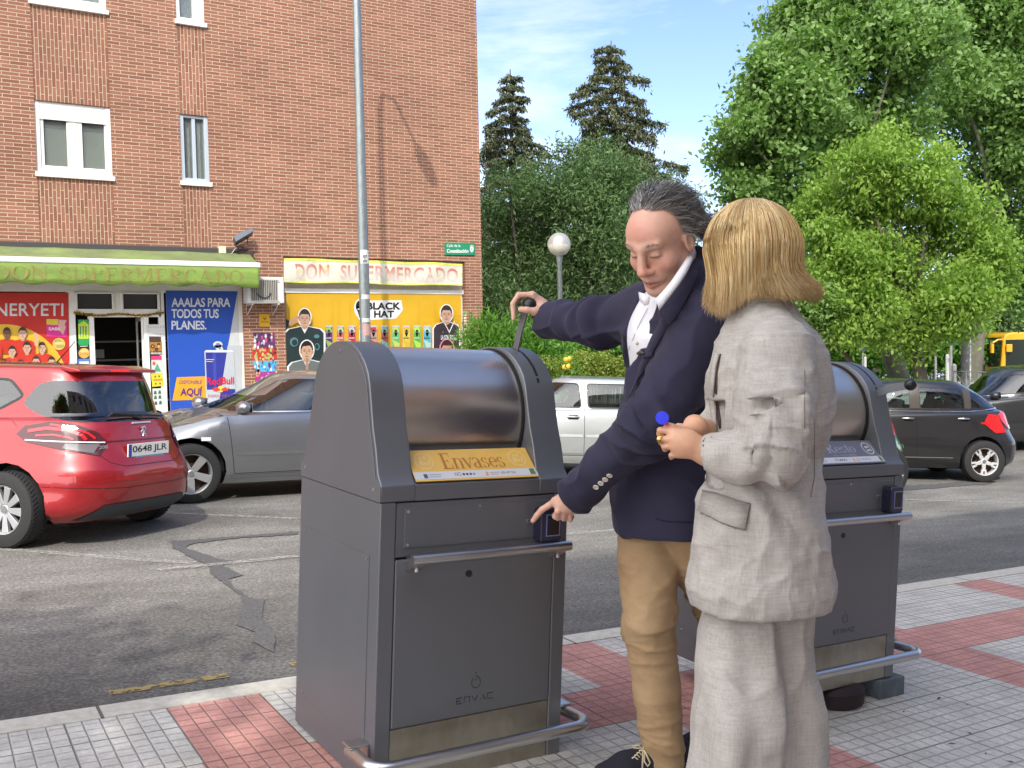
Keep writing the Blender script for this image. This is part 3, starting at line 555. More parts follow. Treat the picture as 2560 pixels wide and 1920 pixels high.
# pier posters
def pier(pts,col,label,cells=None,dots=(),txt=None):
    Q=Print('poster',pts,col,label,conv=zp,Y=YF-.004,group='ice cream posters on the brick pier'); x0=min(p[0] for p in pts)+15; x1=max(p[0] for p in pts)-15; y0=min(p[1] for p in pts)+12; y1=max(p[1] for p in pts)-10
    rr=random.Random(len(label)); 
    for k,cc in enumerate(dots): Q.add('ice_creams',cc,*[ell(rr.uniform(x0,x1),rr.uniform(y0,y1),rr.uniform(8,17),rr.uniform(14,28),10) for _ in range(8)])
    return Q
pier([(1130,538),(1395,545),(1408,722),(1165,735)],(.12,.04,.12),'pink and white ice cream poster, topmost on the brick pier',dots=[(.75,.6,.68),(.6,.1,.3),(.7,.7,.75),(.05,.03,.08)])
pier([(1120,738),(1420,722),(1425,870),(1130,885)],(.55,.04,.03),'red poster of ice lollies in brown, yellow and green',dots=[(.12,.05,.03),(.7,.5,.15),(.35,.5,.12),(.6,.4,.2)])
pier([(1130,900),(1430,888),(1400,1020),(1170,1032)],(.1,.42,.65),'light blue ice lolly poster in the middle of the pier',dots=[(.03,.2,.55),(.65,.7,.75),(.15,.05,.05)])
pier([(1165,1030),(1405,1015),(1445,1140),(1160,1160)],(.45,.03,.25),'magenta and purple ice cream poster on the pier',dots=[(.7,.5,.6),(.25,.05,.3),(.75,.35,.2)])
pier([(1095,1165),(1420,1150),(1330,1235),(1190,1275)],(.6,.2,.03),'orange and green ice cream poster, lowest on the pier',dots=[(.3,.55,.08),(.7,.6,.1),(.6,.05,.03)])
Q=Print('sign',[(1210,315),(1333,318),(1340,470),(1213,472)],(.75,.42,.02),'small yellow alarm notice on the brick pier under the air conditioner',cat='sign',conv=zp,Y=YF-.01,thick=.008); Q.add('heart',(.3,.12,.02),[(1250,365),(1262,358),(1276,368),(1292,358),(1302,368),(1277,395)]); Q.text('CONECTADA',(.15,.08,.02),1230,405,1325,420,0,.02)
# awning
YA=YF-.68
aw=empty('awning',(0,0,0),label='long green shop awning with worn gold lettering above the shop door',cat='awning')
q=NB('awning_green'); c=q.coord(); n=q.noise(q.coord(scale=(1,1,2.5)),1.6,7,.7); q.out(q.ramp(n,[(.25,(.15,.18,.05)),(.5,(.17,.26,.045)),(.75,(.23,.34,.06))]),.75,n,.4,.05)
q=NB('awning_top'); n=q.noise(q.coord(scale=(1,1,2.5)),1.4,7,.7); q.out(q.ramp(n,[(.25,(.10,.13,.05)),(.5,(.16,.19,.075)),(.78,(.22,.31,.08))]),.8,n,.4,.05)
e1=onY(647,656,YA); ax0,ax1=-4.0,e1.x
zbt=onY(300,648,YA).z; zbb=onY(300,661,YA).z; zvb=onY(300,712,YA).z; zwt=onY(300,620,YF).z
def wavy(b,x0,x1,n,f): 
    vs=[];fs=[]
    for i in range(n+1):
        x=x0+(x1-x0)*i/n; vs+=f(x,i)
    k=len(vs)//(n+1)
    for i in range(n):
        for j in range(k-1): fs.append((i*k+j,i*k+j+1,(i+1)*k+j+1,(i+1)*k+j))
    b.add(vs,fs)
b=MB(); wavy(b,ax0,ax1,120,lambda x,i:[(x,YF-.02-(YF-.02-YA)*t,zwt+(zbt-.01-zwt)*t-.05*math.sin(math.pi*t)*(.4+.6*abs(math.sin(x*3.1)))) for t in (0,.2,.4,.6,.8,1)])
o=b.build('canopy',MATS['awning_top'],aw,sm_=60,fix=False)
b=MB(); wavy(b,ax0,ax1,200,lambda x,i:[(x,YA-.015+.012*t*math.sin(x*7+math.sin(x*3)*2),zbb+(zvb-zbb)*t+(.02*math.sin(x*11) if t==1 else 0)-(.05*max(0,(x-ax1+.25)/.25) if t==1 else 0)) for t in (0,.35,.7,1)])
o=b.build('valance',MATS['awning_green'],aw,sm_=60,fix=False); q_=o.modifiers.new('s','SOLIDIFY'); q_.thickness=.003
MB().bx(ax0,ax1+.02,YA-.03,YA+.04,zbb,zbt).build('front_bar',mat('white_bar',(.8,.8,.78),.35),aw,bev=.01)
MB().bx(ax0,ax1+.0,YF-.09,YF-.002,zwt-.06,zwt+.05).build('roller_box',mat('dark_roller',(.05,.045,.04),.6),aw,bev=.015)
b=MB(); b.poly([(ax1,YF-.05,zwt-.01),(ax1,YA+.03,zbt-.02),(ax1,YA+.03,zvb+.02),(ax1,YA+.2,zvb+.1)]); b.build('side_flap',MATS['awning_green'],aw,fix=False)
b=MB(); b.tube([(ax1-.1,YF,zwt-.25),(ax1-.1,YF-.3,zwt-.3),(ax1-.1,YA+.05,zbb+.02)],.018,8); b.tube([(ax1-3.2,YF,zwt-.25),(ax1-3.2,YF-.3,zwt-.3),(ax1-3.2,YA+.05,zbb+.02)],.018,8); b.build('folding_arm',WH,aw)
q=NB('faded_gold'); n=q.noise(q.coord(),3.5,6,.75); q.L(q.ramp(n,[(.3,.15),(.7,.85)]),q.b.inputs['Alpha']); q.out((.32,.24,.07),.8)
t0=onY(-18,684,YA).x; t1=onY(608,690,YA).x; h0=onY(300,702,YA).z; h1=onY(300,668,YA).z
serif_text('DON SUPERMERCADO','lettering',MATS['faded_gold'],lambda u,v,e: (t0+(t1-t0)*u,YA-.034-e,h0+(h1-h0)*v),aw,gap=.04)
# second shop window with banner and yellow hoarding
zc3=lambda x,y:(700+x*.2351,620+y*.2351)
MB().bx(S2L,S2R,YS+.02,YS+.05,ZB,S2T).build('window_infill',mat('cream_panel',(.62,.56,.44),.8,var=.12,vscale=8),bld)
zy=onY(930,734,YS).z; zh=onY(930,728,YS).z
MB().bx(S2L,S2R,YS-.03,YS+.0,zy,zy+.085).bx(onY(1153,800,YS).x,S2R-.05,YS-.03,YS,ZB,zy).build('white_trim',WH,bld,bev=.003)
b=MB()
for k in range(48): b.bx(S2R-.06,S2R+.0,YF-.012,YF+.01,-1+k*.0605+.005,-1+k*.0605+.052)
b.build('jamb_bricks',mat('cream_paint',(.6,.52,.36),.85,var=.15,vscale=20),bld,bev=.004)
Yy=YS-.015
P=Print('poster',[(66,484),(1924,492),(1924,1900),(64,1900)],(.72,.44,.02),'yellow hoarding printed with drink cans and young men beyond the lamppost',conv=zc3,Y=Yy,cat='hoarding',mt=mat('yellow_print',(.58,.34,.015),.5,var=.05,vscale=3))
P.add('halftone',(.55,.35,.02),*[ell(x+dx,y,4,5,6) for x,w in ((100,40),(545,30),(610,30),(740,20),(820,20),(1060,20),(1470,20),(1640,40)) for dx in (0,14,28)[:w//10] for y in range(560,1050,16)])
P.add('logo_edge',(.8,.8,.78),ell(850,640,62,100),[(930,560),(1290,555),(1308,660),(1235,750),(960,765),(860,790),(830,740)]); P.add('logo_mask',(.012,.01,.012),ell(850,620,45,62),[(812,620),(895,620),(890,700),(865,760),(838,720)])
P.add('logo_mask',(.7,.7,.7),ell(838,650,16,7,8),ell(875,652,12,7,8),ell(868,700,10,12,8)); P.text('BLACK',(.015,.012,.015),925,578,1283,655,0,.035); P.text('HAT',(.015,.012,.015),1000,665,1212,738,0,.035)
cols=[((.12,.03,.16),(.3,.5,.1)),((.55,.12,.08),(.45,.55,.3)),((.45,.03,.05),(.5,.5,.5)),((.55,.6,.62),(.2,.2,.2)),((.5,.3,.25),(.5,.05,.05)),((.45,.1,.08),(.2,.45,.4)),((.12,.45,.15),(.5,.55,.1)),((.65,.5,.06),(.6,.42,.04)),((.1,.4,.05),(.4,.7,.1)),((.1,.4,.5),(.4,.6,.5))]
for k,(cx,(c1,c2)) in enumerate(zip([520,643,765,880,995,1112,1232,1345,1457,1565],cols)):
    y0=822; P.add('can_picture',(.5,.5,.5),[(cx-38,y0+14),(cx-30,y0),(cx+30,y0),(cx+38,y0+14),(cx+42,y0+232),(cx+34,y0+248),(cx-34,y0+248),(cx-42,y0+232)])
    P.add('can_picture',c1,[(cx-36,y0+18),(cx+36,y0+18),(cx+40,y0+235),(cx-40,y0+235)]); P.add('can_picture',c2,[(cx-36,y0+25),(cx+20,y0+18),(cx+36,y0+70),(cx-20,y0+90)],[(cx-38,y0+150),(cx+39,y0+190),(cx+40,y0+235),(cx-10,y0+235)])
    P.add('can_mask',(.01,.01,.01),ell(cx,y0+75,17,30,12),[(cx-14,y0+80),(cx+14,y0+80),(cx+7,y0+118),(cx-7,y0+118)]); P.add('can_mask',(.6,.6,.6),ell(cx-7,y0+72,5,3,6),ell(cx+7,y0+72,5,3,6)); P.text('BLACK',(.02,.02,.02) if k in(4,5,7,9) else (.75,.75,.75),cx-30,y0+128,cx+30,y0+142,0,.03)
head(P,262,748,92,(.5,.3,.2),(.03,.025,.025),(.015,.03,.03),2.2,10,(.75,.75,.72),col=(.7,.7,.7))
P.add('arm_picture',(.45,.27,.18),[(75,790),(150,735),(215,715),(225,728),(160,760),(185,800),(150,790),(90,830)]); P.add('arm_picture',(.02,.02,.03),[(64,750),(100,775),(90,835),(64,870)])
P.add('jacket_picture',(.08,.2,.22),ell(150,1000,45,50,14),ell(390,940,30,22,10),ell(395,1050,28,40,10)); P.add('jacket_picture',(.015,.03,.03),ell(155,1005,30,34,14),ell(392,1048,18,28,10))
head(P,285,1095,100,(.55,.34,.22),(.015,.012,.012),(.13,.15,.14),1.9,9,(.78,.78,.76),hairh=.1,col=(.65,.65,.62)); P.add('tie',(.4,.22,.15),[(276,1170),(300,1170),(304,1300),(272,1300)])
head(P,1770,705,90,(.55,.33,.23),(.04,.03,.02),(.045,.03,.04),1.5,9,(.78,.78,.76)); P.add('chain',(.75,.72,.66),[(1735,780),(1745,780),(1800,885),(1850,775),(1860,777),(1802,905)]); P.text('LA CONTROLLA',(.7,.72,.72),1712,925,1885,975,0,.03)
head(P,1775,1085,100,(.5,.26,.18),(.05,.015,.015),(.3,.3,.3),2.0,6,(.7,.25,.35))
q=NB('banner_cloth'); n=q.noise(q.coord(scale=(1,1,1.6)),2.2,6,.65); q.out(q.ramp(n,[(.35,(.58,.55,.46)),(.55,(.60,.58,.47)),(.68,(.47,.49,.12))]),.6,q.noise(q.coord(scale=(1,1,.4)),4,4),.5,.04)
bn=empty('banner',(0,0,0),label='white and yellow cloth banner reading in faded red above the yellow hoarding',cat='banner')
b=MB(); n_=60
def bp(u,v,l=0):
    x=40+(1940-40)*u; yt=108+62*u-8*math.sin(u*9.4)**2; yb=362+42*u+6*math.sin(u*12); p=onY(*zc3(x,yb+(yt-yb)*v),YF-.05)
    return (p.x,YF-.05-.02*math.sin(u*25)*math.sin(v*3.1)-.0006-l,p.z)
vs=[bp(i/n_,j/6) for i in range(n_+1) for j in range(7)]; b.add(vs,[(i*7+j,(i+1)*7+j,(i+1)*7+j+1,i*7+j+1) for i in range(n_) for j in range(6)]); b.build('cloth',MATS['banner_cloth'],bn,sm_=60,fix=False)
yl=MB(); yl.add([bp(i/n_,v,.003) for i in range(n_+1) for v in(.9,1)],[(2*i,2*i+2,2*i+3,2*i+1) for i in range(n_)]); yl.add([bp(i/n_,v,.003) for i in range(n_+1) for v in(0,.05)],[(2*i,2*i+2,2*i+3,2*i+1) for i in range(n_)]); yl.build('border',mat('banner_yellow',(.6,.62,.1),.6,var=.3,vscale=4),bn,fix=False)
q=NB('faded_red'); X=q.sep(q.coord()); n=q.noise(q.coord(),4,5,.7); f=q.m('ADD',q.m('MULTIPLY',q.m('SUBTRACT',X[2],onY(930,690,YF).z),2.6),n); q.out(q.ramp(f,[(.35,(.58,.50,.46)),(.95,(.52,.17,.13))]),.7)
V,F=glyphs('DON  SUPERMERCADO',.02,1.08)
me=bpy.data.meshes.new('lettering'); me.from_pydata([bp((.062+.915*u),(.16+.62*v),.004) for u,v in V],[],F); link('lettering',me,MATS['faded_red'],bn)
# street name sign
Q=Print('sign',[(1112,606),(1187,608),(1188,638),(1113,637)],(.02,.27,.13),'green street name plate high on the corner of the brick wall',cat='sign',Y=YF-.03,thick=.02)
Q.text('Calle de la',(.8,.85,.8),1117,610.5,1151,617.5,0,.01); Q.text('Constitución',(.85,.9,.85),1117,622.5,1171,632,0,.03); Q.add('crest',(.75,.8,.78),[(1175,617),(1184,617),(1184,627),(1179.5,632),(1175,627)],[(1175,613),(1177,615),(1179.5,612),(1182,615),(1184,613),(1184,616),(1175,616)]); Q.add('crest',(.3,.5,.4),[(1178,620),(1181,620),(1181,626),(1178,626)])
# air conditioner, floodlight, camera
xl,xr=onY(617,730,YF-.35).x,onY(708,730,YF-.35).x; z0_=onY(660,758,YF-.35).z; z1_=onY(660,693,YF-.35).z
ac=empty('air_conditioner',(0,0,0),label='white air conditioner unit on brackets on the brick pier',cat='air conditioner')
ym=YF-.12
MB().bx(xl,xr,ym-.28,ym,z0_,z1_).build('casing',mat('ac_white',(.66,.65,.61),.5,var=.06),ac,bev=.012)
MB().bx(xl+.06,xl+.56,ym-.286,ym-.279,z0_+.04,z1_-.05).build('fan_opening',mat('ac_dark',(.12,.11,.09),.7),ac)
b=MB(); 
for k in range(15): b.bx(xl+.07+k*.034,xl+.078+k*.034,ym-.295,ym-.287,z0_+.04,z1_-.05)
b.bx(xl+.05,xl+.58,ym-.297,ym-.288,z0_+.03,z0_+.045).bx(xl+.05,xl+.58,ym-.297,ym-.288,z1_-.06,z1_-.045); b.build('grille',mat('ac_grille',(.5,.48,.42),.5),ac)
b=MB(); b.tube([(xl+.3+.13*math.cos(R(a)),ym-.287,z0_+.22+.13*math.sin(R(a))) for a in range(200,345,12)],.018,6); b.build('fan',mat('fan_dark',(.04,.05,.07),.5),ac)
b=MB()
for xx in (xl+.08,xr-.12): b.bx(xx,xx+.03,YF-.4,YF-.0,z0_-.03,z0_).prism([(0,0),(.03,0),(.03,-.16),(0,-.16)],0,.004,lambda a,c_,e:(xx+e,YF-a,z0_-.03+c_)).tube([(xx+.015,YF-.36,z0_-.03),(xx+.015,YF-.02,z0_-.2)],.01,6)
b.build('bracket',mat('bracket_white',(.5,.48,.44),.6),ac)
MB().bx(xr-.16,xr-.07,ym-.284,ym-.281,z1_-.1,z1_-.09).build('brand_plate',ink((.5,.15,.1)),ac)
fl=empty('floodlight',(0,0,0),label='dark floodlight tilted up on a bracket beside the awning end',cat='floodlight')
a=onY(592,620,YF-.2); 
b=MB(); b.tube([(a.x,YF,a.z-.08),(a.x,YF-.2,a.z-.04),(a.x+.02,YF-.2,a.z+.04)],.016,8); b.tube([(a.x-.02,YF-.2,a.z+.03),(a.x+.02,YF-.2,a.z+.1),(a.x+.0,YF-.2,a.z+.16)],.012,6); b.tube([(a.x+.14,YF-.2,a.z+.02),(a.x+.2,YF-.2,a.z+.1),(a.x+.2,YF-.2,a.z+.2)],.012,6); b.tube([(a.x-.02,YF-.2,a.z+.02),(a.x+.14,YF-.2,a.z+.02)],.01,6)
b.build('bracket',mat('dark_metal',(.05,.05,.055),.5,.5),fl)
T=Matrix.Translation((a.x+.1,YF-.22,a.z+.2))@Matrix.Rotation(R(-28),4,'Y')@Matrix.Rotation(R(-20),4,'X')
b=MB(); b.prism([(-.18,-.06),(.2,-.035),(.26,.03),(-.02,.07),(-.16,.05)],-.1,.1); 
for i,v in enumerate(b.v): b.v[i]=tuple(T@Vector(v))
b.build('lamp_head',mat('lamp_case',(.09,.10,.12),.4,.3),fl,bev=.01)
MB().bx(a.x-.3,a.x-.17,YF-.12,YF,a.z-.1,a.z+.03).build('junction_box',mat('box_cream',(.6,.58,.42),.6),fl,bev=.01)
b=MB(); b.tube([(a.x-.24,YF-.02,a.z-.1),(a.x-.5,YF-.02,a.z-.16),(a.x-1.4,YF-.02,a.z-.15)],.008,6).tube([(a.x-.18,YF-.06,a.z-.06),(a.x-.1,YF-.1,a.z-.14),(a.x-.02,YF-.12,a.z-.02),(a.x+.02,YF-.2,a.z+.03)],.008,6); b.build('cable',mat('cable_white',(.55,.52,.46),.6),fl)
MB().bx(a.x+.05,a.x+.33,YF-.12,YF-.001,a.z-.17,a.z-.03).build('socket_box',mat('rust_box',(.06,.035,.03),.7,var=.3),fl,bev=.01)
# ------------------------------------------------------------------ lampposts
gal=mat('galvanised',(.25,.28,.285),.42,.55,var=.16,vscale=25,stretch=(1,1,.3))
lp=empty('street_lamp',(5.94,14.0,RZ(5.94,14)+.14),label='tall galvanised lamppost in front of the brick wall',cat='lamppost')
b=MB(); b.lathe([(.085,0),(.082,3),(.065,6.5),(.045,10.4)],20); b.tube([(0,0,10.3),(0,-.1,10.8),(.05,-.5,11.15),(.1,-1.2,11.1)],[.045,.04,.035,.03],10); b.build('pole',gal,lp,sm_=50)
T=Matrix.Translation((.13,-1.6,11.05)); b=MB(); b.sphere((0,0,0),.3,16,T,(.5,1.4,.35)); b.build('lamp_head',mat('lamp_case',(.3,.3,.32),.4),lp,sm_=50)
def onpole(name,px0,px1,py0,py1,mt,txts=()):
    pa=onY(px0,py0,14.0-.09); pb=onY(px1,py1,14.0-.09); w_=pb.x-pa.x; b=MB(); n=8; vs=[];L0=lp.location; cx=5.94; rad=.086
    for i in range(n+1):
        t=-1.0+2.0*i/n; vs+=[(math.sin(t)*rad*.95+.0,-math.cos(t)*rad,pb.z-L0.z),(math.sin(t)*rad*.95,-math.cos(t)*rad,pa.z-L0.z)]
    b.add(vs,[(2*i,2*i+2,2*i+3,2*i+1) for i in range(n)]); o=b.build(name,mt,lp,fix=False)
    return pa.z-L0.z,pb.z-L0.z,o
zt_,zl_,pl=onpole('number_plate',903,925,624,659,ink((.75,.75,.72)))
for s_,fa,fb_ in (('037',.62,.42),('A',.42-.02,.27),('007',.25,.08)):
    w2=.05 if len(s_)>1 else .018; text(s_,'lettering',ink((.05,.05,.05)),lambda u,v:(-.015+(u-.5)*w2*1.5,-.093,zl_+(zt_-zl_)*(fb_+(fa-fb_)*v)),lp,.03)
for k,(y0,y1,cc) in enumerate([(818,852,(.5,.3,.28)),(728,742,(.6,.62,.62)),(800,812,(.62,.62,.6))]): onpole('sticker',0,10,y0,y1,ink(cc))
# round globe lamp
gp=onY(1402,840,15.3); gl=empty('globe_lamp',(gp.x,gp.y,RZ(gp.x,gp.y)+.15),label='short park lamp with round white globe left of the man',cat='lamppost')
gz=onY(1402,611,15.3).z-gl.location.z; gr_=.225
b=MB(); b.lathe([(.05,0),(.048,gz-gr_-.12),(.06,gz-gr_-.1),(.065,gz-gr_+.02)],14); b.build('pole',gal,gl,sm_=50)
def hemi(a0,a1,r): return [(r*math.sin(R(a))+1e-4,-r*math.cos(R(a))+gz) for a in range(a0,a1+1,10)]
MB().lathe(hemi(10,90,gr_),28,cap=False).build('globe_base',mat('globe_glass',(.55,.53,.47),.25,stretch=(1,1,1),spec=.6,var=.15,vscale=30),gl,sm_=80)
MB().lathe(hemi(90,180,gr_),28,cap=False).build('globe_cap',mat('globe_top',(.40,.39,.36),.2,.3),gl,sm_=80)
MB().lathe([(gr_+.002,gz-.006),(gr_+.006,gz),(gr_+.002,gz+.006)],28,cap=False).build('globe_ring',mat('ring_metal',(.7,.7,.68),.3,.6),gl,sm_=80)
b=MB(); b.bx(.01,.075,-.065,-.055,gz-1.5,gz-1.22); o=b.build('number_plate',ink((.72,.72,.7)),gl)
b=MB()
for k in range(4): b.bx(.03,.055,-.069,-.066,gz-1.47+k*.06,gz-1.44+k*.06)
b.build('lettering',ink((.1,.1,.1)),o)
# litter bin below it
lb=onY(1428,958,14.6); rb=empty('litter_bin',(lb.x,lb.y,RZ(lb.x,lb.y)+.15),label='small dark litter bin with domed lid beside the globe lamp',cat='litter bin')
lz=onY(1428,915,14.6).z-rb.location.z
DK=mat('bin_dark',(.03,.028,.026),.45)
MB().lathe([(.13,lz-.55),(.16,lz-.1),(.165,lz-.1)],20).build('body',DK,rb,sm_=40); MB().lathe([(.172,lz-.06),(.17,lz-.02),(.12,lz+.03),(.04,lz+.045),(.001,lz+.045)],20).build('lid',mat('bin_lid',(.08,.08,.08),.3),rb,sm_=50)
MB().cyl((-.2,0,0),(-.2,0,lz+.02),.03,n=10).bx(-.2,-.12,-.02,.02,lz-.3,lz-.27).build('post',DK,rb); MB().bx(-.012,.012,-.168,-.160,lz-.32,lz-.26).build('mark',ink((.7,.7,.68)),rb)
# ================================================================== waste inlets (bins)
q=NB('bin_paint'); c=q.coord(); n=q.noise(c,420,2,.5); n2=q.noise(c,2.2,4); q.out(q.mix(.5,(.165,.172,.188),q.ramp(n2,[(.3,(.15,.157,.172)),(.7,(.185,.193,.21))])),q.ramp(n2,[(.3,.40),(.7,.50)]),n,.12,.0008,Metallic=.55)
q=NB('brushed_steel'); c=q.coord(); n=q.noise(q.coord(scale=(1,60,60)),9,4,.6); n2=q.noise(c,7,6,.7); q.out((.60,.56,.50),q.ramp(n2,[(.3,.27),(.7,.34)]),None,.02,.0004,Metallic=1.0)
q=NB('steel_tube'); c=q.coord(); n=q.noise(q.coord(scale=(2,80,80)),6,4,.6); q.out((.56,.56,.55),.30,n,.08,.001,Metallic=1.0)
q=NB('stained_steel'); c=q.coord(); n2=q.noise(q.coord(scale=(1,1,1)),5,7,.7); n3=q.noise(q.coord(scale=(1,1,.3)),14,5,.7); q.out(q.mix(q.ramp(n3,[(.35,.0),(.75,.5)]),q.ramp(n2,[(.3,(.30,.27,.21)),(.65,(.44,.42,.36))]),(.23,.19,.13)),q.ramp(n2,[(.3,.32),(.7,.5)]),None,Metallic=.85)
BP=MATS['bin_paint']; BLK=mat('black_plastic',(.012,.012,.014),.35); SCR=mat('screw_steel',(.6,.6,.6),.3,1); GAP=mat('dark_gap',(.008,.008,.008),.9)
HP=[(0,.852),(0,.898),(.026,.93),(.047,1.005),(.069,1.06),(.082,1.11),(.094,1.157),(.103,1.19),(.118,1.222),(.143,1.252),(.176,1.278),(.21,1.297),(.25,1.31),(.29,1.316)]
HP=HP+[(.655-y,z) for y,z in HP[::-1]]
def make_bin(name,label,loc,rot,scale,sign,word,wordcol,iconcol,leverang,big):
    r=empty(name,loc,rot,label,'waste bin','grey waste inlets on the pavement'); r.scale=(scale,)*3
    W,D=.66,.655; P=lambda v:v
    # cabinet: sides, back, posts, recessed front
    b=MB(); b.bx(0,.05,0,D,0,.85).bx(.61,W,0,D,0,.85).bx(.05,.61,.03,D,0,.85); b.build('cabinet',BP,r,bev=.004,seg=3)
    MB().bx(.052,.608,.004,.032,.688,.848).build('upper_panel',BP,r,bev=.003)
    b=MB(); b.bx(.078,.596,.000,.006,.715,.832); p=b.build('inspection_plate',BP,r,bev=.0015)
    for x,z in ((.088,.822),(.088,.724),(.33,.826)): MB().cyl((x,-.002,z),(x,.004,z),.0045,n=10).build('screw',SCR,r)
    MB().bx(.052,.608,-.001,.03,.184,.682).build('service_door',BP,r,bev=.005,seg=3)
    MB().bx(.052,.608,.005,.03,.0,.181).build('kick_plate',MATS['stained_steel'],r,bev=.001)
    MB().bx(.05,.61,.020,.033,.0,.85).build('door_gap',GAP,r)
    b=MB(); b.cyl((.297,-.004,.622),(.297,.01,.622),.0105,n=20); b.build('keyhole',BLK,r,sm_=40)
    b=MB(); b.cyl((.506,-.006,.769),(.506,.003,.769),.006,n=14); lk=b.build('lock',SCR,r,sm_=40); MB().cyl((.506,-.0075,.769),(.506,-.005,.769),.003,n=10).build('key_slot',BLK,lk)
    # side panels
    MB().bx(-.0025,.001,.067,.597,.112,.688).build('side_panel',BP,r,bev=.001); MB().bx(W-.001,W+.0025,.067,.597,.112,.688).build('side_panel',BP,r,bev=.001)
    for x in(-.004,W+.004):
        for y,z in((.082,.676),(.585,.676),(.082,.125),(.585,.125)): MB().cyl((x-.001,y,z),(x+.001,y,z),.0035,n=8).build('screw',SCR,r)
    for y,z in((.327,1.285),(.045,.885),(.612,.885)): MB().cyl((-.005,y,z),(-.002,y,z),.006,n=12).build('screw',SCR,r)
    # hood cheeks and shell
    LX,RX=.11,.548
    def cheek(x0,x1,slot=False):
        b=MB(); b.prism(HP,x0,x1,lambda y,z,e:(e,y,z)); return b
    b=cheek(0,LX); o=b.build('hood_cheek',BP,r,sm_=30,bev=.003)
    b=cheek(RX,W); o=b.build('hood_cheek',BP,r,sm_=30,bev=.003)
    b=MB(); # side plates stand a touch proud with a seam, and the slot of the lever
    b.prism([(y+(.012 if y<.33 else -.012)*(z>.9),z-(.010 if z>.9 else 0)) for y,z in HP],-.003,.0,lambda y,z,e:(e,y,z)); b.build('end_plate',BP,r,bev=.0012)
    b=MB(); b.prism([(y+(.012 if y<.33 else -.012)*(z>.9),z-(.010 if z>.9 else 0)) for y,z in HP],W,W+.003,lambda y,z,e:(e,y,z)); b.build('end_plate',BP,r,bev=.0012)
    sl=MB(); pts=[]
    for a in range(100,205,7): pts.append((.603,.327+.2385*math.cos(R(a)),1.0835+.2385*math.sin(R(a))))
    for p0,p1 in zip(pts,pts[1:]):
        n0=Vector((0,p0[1]-.327,p0[2]-1.08)).normalized()*.0012; n1=Vector((0,p1[1]-.327,p1[2]-1.08)).normalized()*.0012
        k=[(.598,p0[1]+n0.y,p0[2]+n0.z),(.608,p0[1]+n0.y,p0[2]+n0.z),(.608,p1[1]+n1.y,p1[2]+n1.z),(.598,p1[1]+n1.y,p1[2]+n1.z)]
        k2=[(x,y-n0.y*4,z-n0.z*4) for x,y,z in k]; sl.add(k+k2,[(0,1,2,3),(0,4,5,1),(3,2,6,7),(0,3,7,4),(1,5,6,2)])
    # profile follows HP, so drop the slot onto it
    def hp_z(y):
        for (y0,z0),(y1,z1) in zip(HP,HP[1:]):
            if y0<=y<=y1 and y1>y0: return z0+(z1-z0)*(y-y0)/(y1-y0)
        return 1.3
    sl=MB(); ys=[.108+.0115*k for k in range(16)]
    for y0,y1 in zip(ys,ys[1:]):
        a0,a1=hp_z(y0)+.0009,hp_z(y1)+.0009; sl.add([(.598,y0,a0),(.608,y0,a0),(.608,y1,a1),(.598,y1,a1),(.598,y0+.003,a0-.004),(.608,y0+.003,a0-.004),(.608,y1+.003,a1-.004),(.598,y1+.003,a1-.004)],[(0,1,2,3),(0,3,7,4),(1,5,6,2),(0,4,5,1),(3,2,6,7)])
    sl.build('lever_slot',GAP,r,fix=False)
    b=MB(); b.prism([(.0,.852),(.0,.899),(.012,.905),(.10,.975),(.13,.975),(.13,.852)],LX,RX,lambda y,z,e:(e,y,z)); b.build('apron',BP,r,bev=.002); MB().bx(LX,RX,.56,.65,.852,1.12).build('back_panel',BP,r,bev=.002)
    # drum
    b=MB(); n=64; vs=[];rad=.2225
    for x in(LX+.004,RX-.004):
        for k in range(n): a=2*math.pi*k/n; vs.append((x,.327+rad*math.cos(a),1.082+rad*math.sin(a)))
    b.add(vs,[(k,(k+1)%n,n+(k+1)%n,n+k) for k in range(n)]+[tuple(range(n)),tuple(range(2*n-1,n-1,-1))]); b.build('drum',MATS['brushed_steel'],r,sm_=40)
    b=MB()
    for x0,x1 in((LX-.001,LX+.006),(RX-.007,RX+.001)):
        vs=[]
        for rr in(.2235,.2285):
            for x in(x0,x1):
                for k in range(n): a=2*math.pi*k/n; vs.append((x,.327+rr*math.cos(a),1.082+rr*math.sin(a)))
        b.add(vs,[(2*n+k,2*n+(k+1)%n,3*n+(k+1)%n,3*n+k) for k in range(n)]+[(k,(k+1)%n,2*n+(k+1)%n,2*n+k) for k in range(n)]+[(n+k,3*n+k,3*n+(k+1)%n,n+(k+1)%n) for k in range(n)])
    b.build('drum_gap',GAP,r,fix=False,sm_=40)
    # sign
    A=Vector((LX+.003,.004,.906)); B=Vector((RX-.003,.004,.906)); T_=Vector((0,.088,.082)); nn=Vector((0,-.082,.088)).normalized()
    def SP(u,v,e=0): return A+(B-A)*u+T_*v+nn*(.0035+e)
    b=MB(); c4=[SP(0,0),SP(1,0),SP(1,1),SP(0,1)]; b.add(c4+[v-nn*.003 for v in c4],[(0,1,2,3),(7,6,5,4),(0,4,5,1),(1,5,6,2),(2,6,7,3),(3,7,4,0)]); sg=b.build('sign_panel',sign,r)
    def sp(name,col,polys,e): 
        b=MB(); [b.poly([SP(u,v,e) for u,v in pl]) for pl in polys]; return b.build(name,ink(col),sg,fix=False)
    sp('white_strip',(.62,.63,.66),[[(0,.05),(1,.05),(1,.29),(0,.29)]],.0003)
    asp=(B-A).length/T_.length
